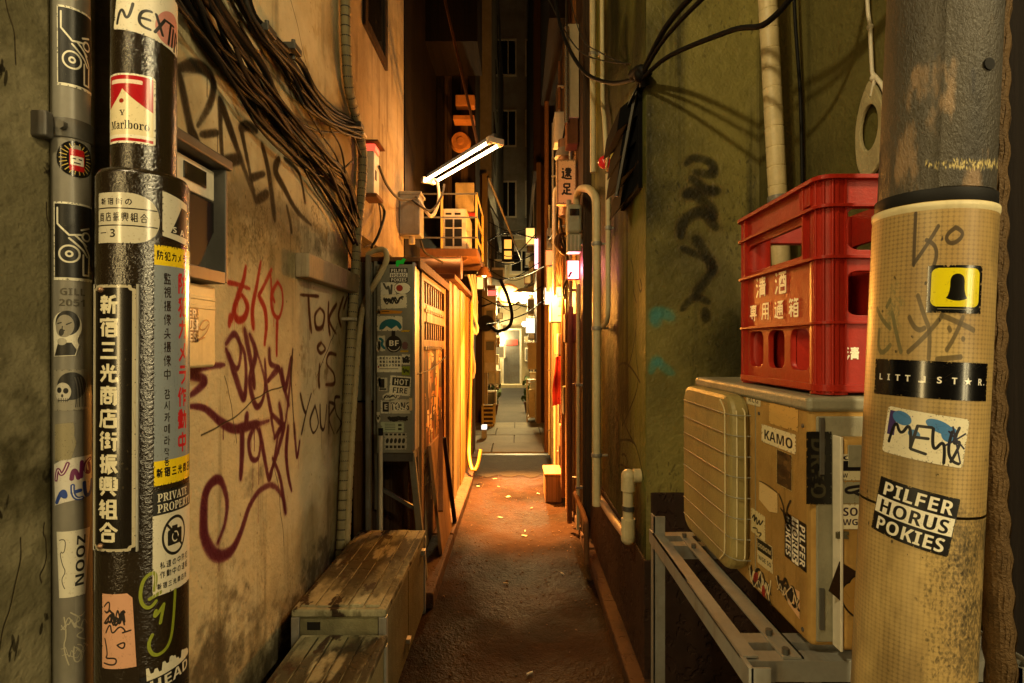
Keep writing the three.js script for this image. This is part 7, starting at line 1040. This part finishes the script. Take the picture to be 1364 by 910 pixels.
  const g4 = thing('round_sign', 'round cream and orange light sign on the far timber house', 'sign', V(-0.25, 2.3, 12.5)); part(g4, 'sign_case', cyl(V(-0.22, 2.62, 12.6), V(-0.22, 2.62, 12.48), 0.26, 0.26, 28), M.orangePaint); part(g4, 'sign_face', cyl(V(-0.22, 2.62, 12.49), V(-0.22, 2.62, 12.465), 0.21, 0.21, 28), glow(1, 0.62, 0.22, 1.3)); part(g4, 'arm', bx(-0.64, -0.4, 2.6, 2.64, 12.52, 12.56), M.darkSteel);
  const g5 = thing('neon_tube', 'upright pink neon tube on the corner of the far dark house', 'neon tube', V(0.33, 2.9, 9.9)); part(g5, 'neon_glass', [cyl(V(0.335, 2.85, 9.86), V(0.335, 3.4, 9.86), 0.03, 0.03, 12)], glow(1, 0.45, 0.5, 3.2)); part(g5, 'mount', bx(0.325, 0.36, 2.95, 3.3, 9.885, 9.9), M.darkSteel); part(g5, 'mount_arm', bx(0.325, 0.345, 3.0, 3.04, 9.86, 9.9), M.darkSteel);
  const g6 = thing('small_lamp', 'small white lamp on a cable pole near the end door', 'lamp', V(0.12, 1.9, 14)); part(g6, 'bulb', ball(V(0.17, 2.0, 14), 0.07, 12), glow(1, 0.9, 0.65, 8)); part(g6, 'arm', cyl(V(0.17, 2.06, 14), V(0.39, 2.2, 14), 0.012), M.darkSteel); point(g6, LAMP.door, V(0.17, 2.0, 14), 3, 0.25);
  // street furniture
  const p = thing('notice_pillar', 'narrow pillar of lit notices on the corner of the far timber house', 'notice board', V(-0.5, 0.9, 9.8)); part(p, 'back_board', bx(-0.62, -0.4, 0.95, 2.35, 9.82, 9.9), M.cream); for (let i = 0; i < 7; i++) part(p, 'notice', bx(-0.6 + rr(0, 0.03), -0.42 - rr(0, 0.04), 0.98 + i * 0.19, 1.12 + i * 0.19 + rr(0, 0.02), 9.81, 9.82), [M.whiteWorn, M.cream, M.darkSteel][i % 3]); for (const X of [-0.615, -0.425]) part(p, 'leg', bx(X, X + 0.02, 0.02, 0.95, 9.84, 9.87), M.steel);
  const c = thing('yellow_crate', 'yellow plastic crate standing on the crossing by the notice pillar', 'crate', V(-0.52, 0.02, 9.6)); part(c, 'frame', [bx(-0.64, -0.61, 0.025, 0.4, 9.5, 9.53), bx(-0.44, -0.41, 0.025, 0.4, 9.5, 9.53), bx(-0.64, -0.61, 0.025, 0.4, 9.75, 9.78), bx(-0.44, -0.41, 0.025, 0.4, 9.75, 9.78), bx(-0.64, -0.41, 0.025, 0.06, 9.5, 9.78), bx(-0.64, -0.41, 0.38, 0.4, 9.5, 9.53)], M.yellowPaint); for (let i = 0; i < 4; i++) part(c, 'slat', bx(-0.61, -0.44, 0.1 + i * 0.075, 0.13 + i * 0.075, 9.505, 9.52), M.yellowPaint); part(c, 'lining', bx(-0.605, -0.445, 0.06, 0.385, 9.54, 9.74), M.darkWood);
  const wb = thing('white_box', 'small white box on the crossing corner with its lid made to glow', 'box', V(-0.45, 0.02, 8.3)); part(wb, 'box_body', bx(-0.56, -0.48, 0.022, 0.16, 8.25, 8.4, 0.006), M.grey); part(wb, 'glowing_lid', bx(-0.56, -0.48, 0.162, 0.22, 8.25, 8.4, 0.006), glow(0.95, 0.95, 0.85, 0.9));  // lid is emissive only so the white box reads bright
  const r = thing('white_rack', 'white framed rack with paper goods beside the far dark house', 'rack', V(0.25, 0.02, 10.3)); for (const X of [0.16, 0.33]) for (const d of [10.2, 10.45]) part(r, 'post', bx(X, X + 0.025, 0.004, 0.8, d, d + 0.025), M.whiteWorn); for (const y of [0.08, 0.72, 0.78]) part(r, 'shelf', bx(0.185, 0.33, y, y + 0.02, 10.2, 10.475), M.whiteWorn); part(r, 'parcel', bx(0.2, 0.32, 0.1, 0.6, 10.24, 10.44, 0.01), M.cream);
  solo('menu_board', 'pale menu board hung above the white rack', 'board', [bx(0.18, 0.34, 1.0, 1.5, 10.06, 10.1, 0.004), bx(0.2, 0.32, 1.04, 1.46, 10.05, 10.062)], M.cream);
  solo('red_bucket', 'small red bucket beside the end door', 'bucket', [cyl(V(-0.85, 0.01, 18.2), V(-0.85, 0.45, 18.2), 0.16, 0.2, 20), flat(new THREE.TorusGeometry(0.2, 0.015, 6, 24)).rotateX(Math.PI / 2).translate(-0.85, 0.45, -18.2)], M.redPaint);
  const wireRuns = [[[640, 362, 9], [665, 372, 9.5], [700, 366, 10], [730, 352, 7]], [[648, 432, 9], [670, 428, 10], [700, 418, 10.5], [722, 402, 9]], [[650, 345, 10], [680, 352, 10], [712, 338, 10]], [[642, 408, 9.5], [668, 402, 10], [706, 410, 10]], [[650, 320, 9], [676, 310, 9.6], [716, 318, 9.8]]];
  wireRuns.forEach((w, i) => solo('overhead_wire', ['sagging wire strung across the crossing from the hoses', 'wire slanting under the far hanging lamp', 'taut wire strung below the orange lantern', 'wire sagging before the far hanging lamp', 'wire strung beside the orange lantern'][i], 'wire', tube(w.map((q) => atD(...q)), 0.012, 40, 6), M.blackCable));
  solo('hanging_loop', 'thick black cable loop hanging in the far alley', 'cable', tube([[666, 372, 9.5], [676, 395, 9.6], [682, 420, 9.7], [677, 436, 9.7], [662, 441, 9.6], [652, 432, 9.4]].map((q) => atD(...q)), 0.03, 40, 8), M.blackCable);
  solo('black_drum', 'round black speaker drum on the far timber house corner', 'speaker', [cyl(V(-0.56, 1.84, 9.7), V(-0.56, 1.84, 9.5), 0.12, 0.14, 24), bx(-0.64, -0.56, 1.78, 1.9, 9.6, 9.9)], M.black);
  solo('guy_wire', 'slanting stay rope from the tube lamp towards the far lantern', 'rope', tube([atD(650, 236, 4.1), atD(668, 280, 5), atD(690, 336, 7), atD(694, 346, 9.8)], 0.01, 30, 6), M.greyCable);
}

// small boxes, plates and air conditioners crowding both sides of the far alley
{
  const side = (name, label, category, group, k, left, y, d, h, l, o, mats) => { const X = left ? -0.615 : 0.36, s = left ? 1 : -1, t = thing(name, label, category, V(X + s * o / 2, y, d + l / 2), group), a = Math.min(X, X + s * o), b = Math.max(X, X + s * o); part(t, 'casing', bx(a, b, y, y + h, d, d + l, 0.01), mats[0]); part(t, 'face', bx(a + o * 0.12, b - o * 0.12, y + h * 0.1, y + h * 0.9, d - 0.012, d, 0.003), mats[1]); };
  const rows = [[M.whiteWorn, M.darkSteel], [M.steel, M.cream], [M.cream, M.whiteWorn], [M.rust, M.paleWood], [M.darkSteel, M.whiteWorn]];
  for (let i = 0; i < 16; i++) side('far_box', 'small box or plate fixed to the far timber house', 'box', 'fittings on the far timber house', i, true, 0.3 + (i * 0.37) % 2.9, 10.3 + i * 0.42, rr(0.16, 0.4), rr(0.15, 0.4), rr(0.12, 0.28), rows[i % 5]);
  for (let i = 0; i < 18; i++) side('far_box', 'small box or plate fixed to the far dark house', 'box', 'fittings on the far dark house', i, false, 0.5 + (i * 0.53) % 3.2, 10.6 + i * 0.38, rr(0.16, 0.42), rr(0.15, 0.4), rr(0.08, 0.2), rows[(i + 2) % 5]);
  for (let i = 0; i < 3; i++) { const y = [2.75, 3.2, 3.7][i], d = 12.5 + i * 1.6, t = thing('far_air_conditioner', ['cream air conditioner bracketed low on the far timber house', 'cream air conditioner bracketed above the round sign', 'cream air conditioner bracketed highest on the far timber house'][i], 'air conditioner', V(-0.5, y, d)); part(t, 'casing', bx(-0.63, -0.32, y, y + 0.5, d, d + 0.7, 0.02), M.whiteWorn); part(t, 'grille', bx(-0.6, -0.35, y + 0.06, y + 0.44, d - 0.012, d, 0.004), M.darkSteel); part(t, 'bracket', bx(-0.64, -0.32, y - 0.04, y, d + 0.05, d + 0.1), M.steel); }
  for (let i = 0; i < 9; i++) { const d = 8 + i * 1.1, y = 2.2 + (i * 0.61) % 1.9; solo('overhead_wire', 'thin wire strung across the far alley', 'wire', tube([V(-0.62, y, d), V(-0.15, y - 0.16 - 0.05 * (i % 3), d + 0.2), V(0.38, y + rr(-0.2, 0.3), d + 0.4)], 0.009, 24, 6), M.blackCable, 'thin wires across the far alley'); }
  const pots = [['terracotta pot with a leafy plant by the far timber house', -0.52, 11.2], ['terracotta pot with a leafy plant by the white rack', 0.24, 11.6]];
  for (const [label, X, d] of pots) { const t = thing('potted_plant', label, 'potted plant', V(X, 0, d)); part(t, 'pot', lathe([[0, 0.005], [0.08, 0.005], [0.11, 0.2], [0.12, 0.2], [0.12, 0.23], [0.1, 0.23]], V(X, 0, d), 20), M.rust); const l = []; for (let i = 0; i < 90; i++) { const a = rnd() * 6.28, q = rnd() * 0.16, y = 0.25 + rnd() * 0.5; l.push(flat(new THREE.PlaneGeometry(0.05, 0.1)).rotateX(rr(-1, 1)).rotateY(a).translate(X + Math.cos(a) * q, y, -d + Math.sin(a) * q)); } part(t, 'foliage', l, std({ color: lin(0.06, 0.09, 0.025), roughness: 0.7, side: THREE.DoubleSide })).userData.kind = 'stuff'; }
}

{ // small lit signs beyond the yellow light box
  const lit = [['small red-orange lantern on the bar house beyond the yellow light box', 'lantern', 0.36, 2.35, 6.05, 0.09, 0.16, [1, 0.16, 0.05], 1.6], ['small white lit plate on the bar house near the far downpipe', 'lit_sign', 0.38, 1.95, 6.6, 0.1, 0.2, [1, 0.85, 0.6], 1.8], ['small red lit plate on the far timber house', 'lit_sign', -0.5, 2.25, 10.4, 0.16, 0.3, [1, 0.12, 0.08], 1.4], ['small amber lit plate high on the far dark house', 'lit_sign', 0.26, 3.6, 11.5, 0.18, 0.34, [1, 0.5, 0.12], 1.4], ['small cream lit plate on the far dark house by the white rack', 'lit_sign', 0.25, 1.7, 11, 0.18, 0.3, [1, 0.8, 0.45], 1.8], ['narrow yellow lit plate on the boarded house by the hoses', 'lit_sign', -0.47, 2.15, 6.7, 0.07, 0.2, [1, 0.6, 0.14], 1.5]];
  for (const [label, name, X, y, d, w, h, c, k] of lit) { const t = thing(name, label, name === 'lantern' ? 'lantern' : 'sign', V(X, y, d)); part(t, 'sign_case', bx(X - w / 2 - 0.012, X + w / 2 + 0.012, y - 0.012, y + h + 0.012, d, d + 0.06, 0.006), M.darkSteel); part(t, 'sign_face', bx(X - w / 2, X + w / 2, y, y + h, d - 0.008, d, 0.002), glow(...c, k)); part(t, 'arm', bx(X > 0 ? X : X - 0.2, X > 0 ? X + 0.2 : X, y + h * 0.8, y + h * 0.8 + 0.02, d + 0.02, d + 0.04), M.darkSteel); }
}
renderer.render(scene, camera);
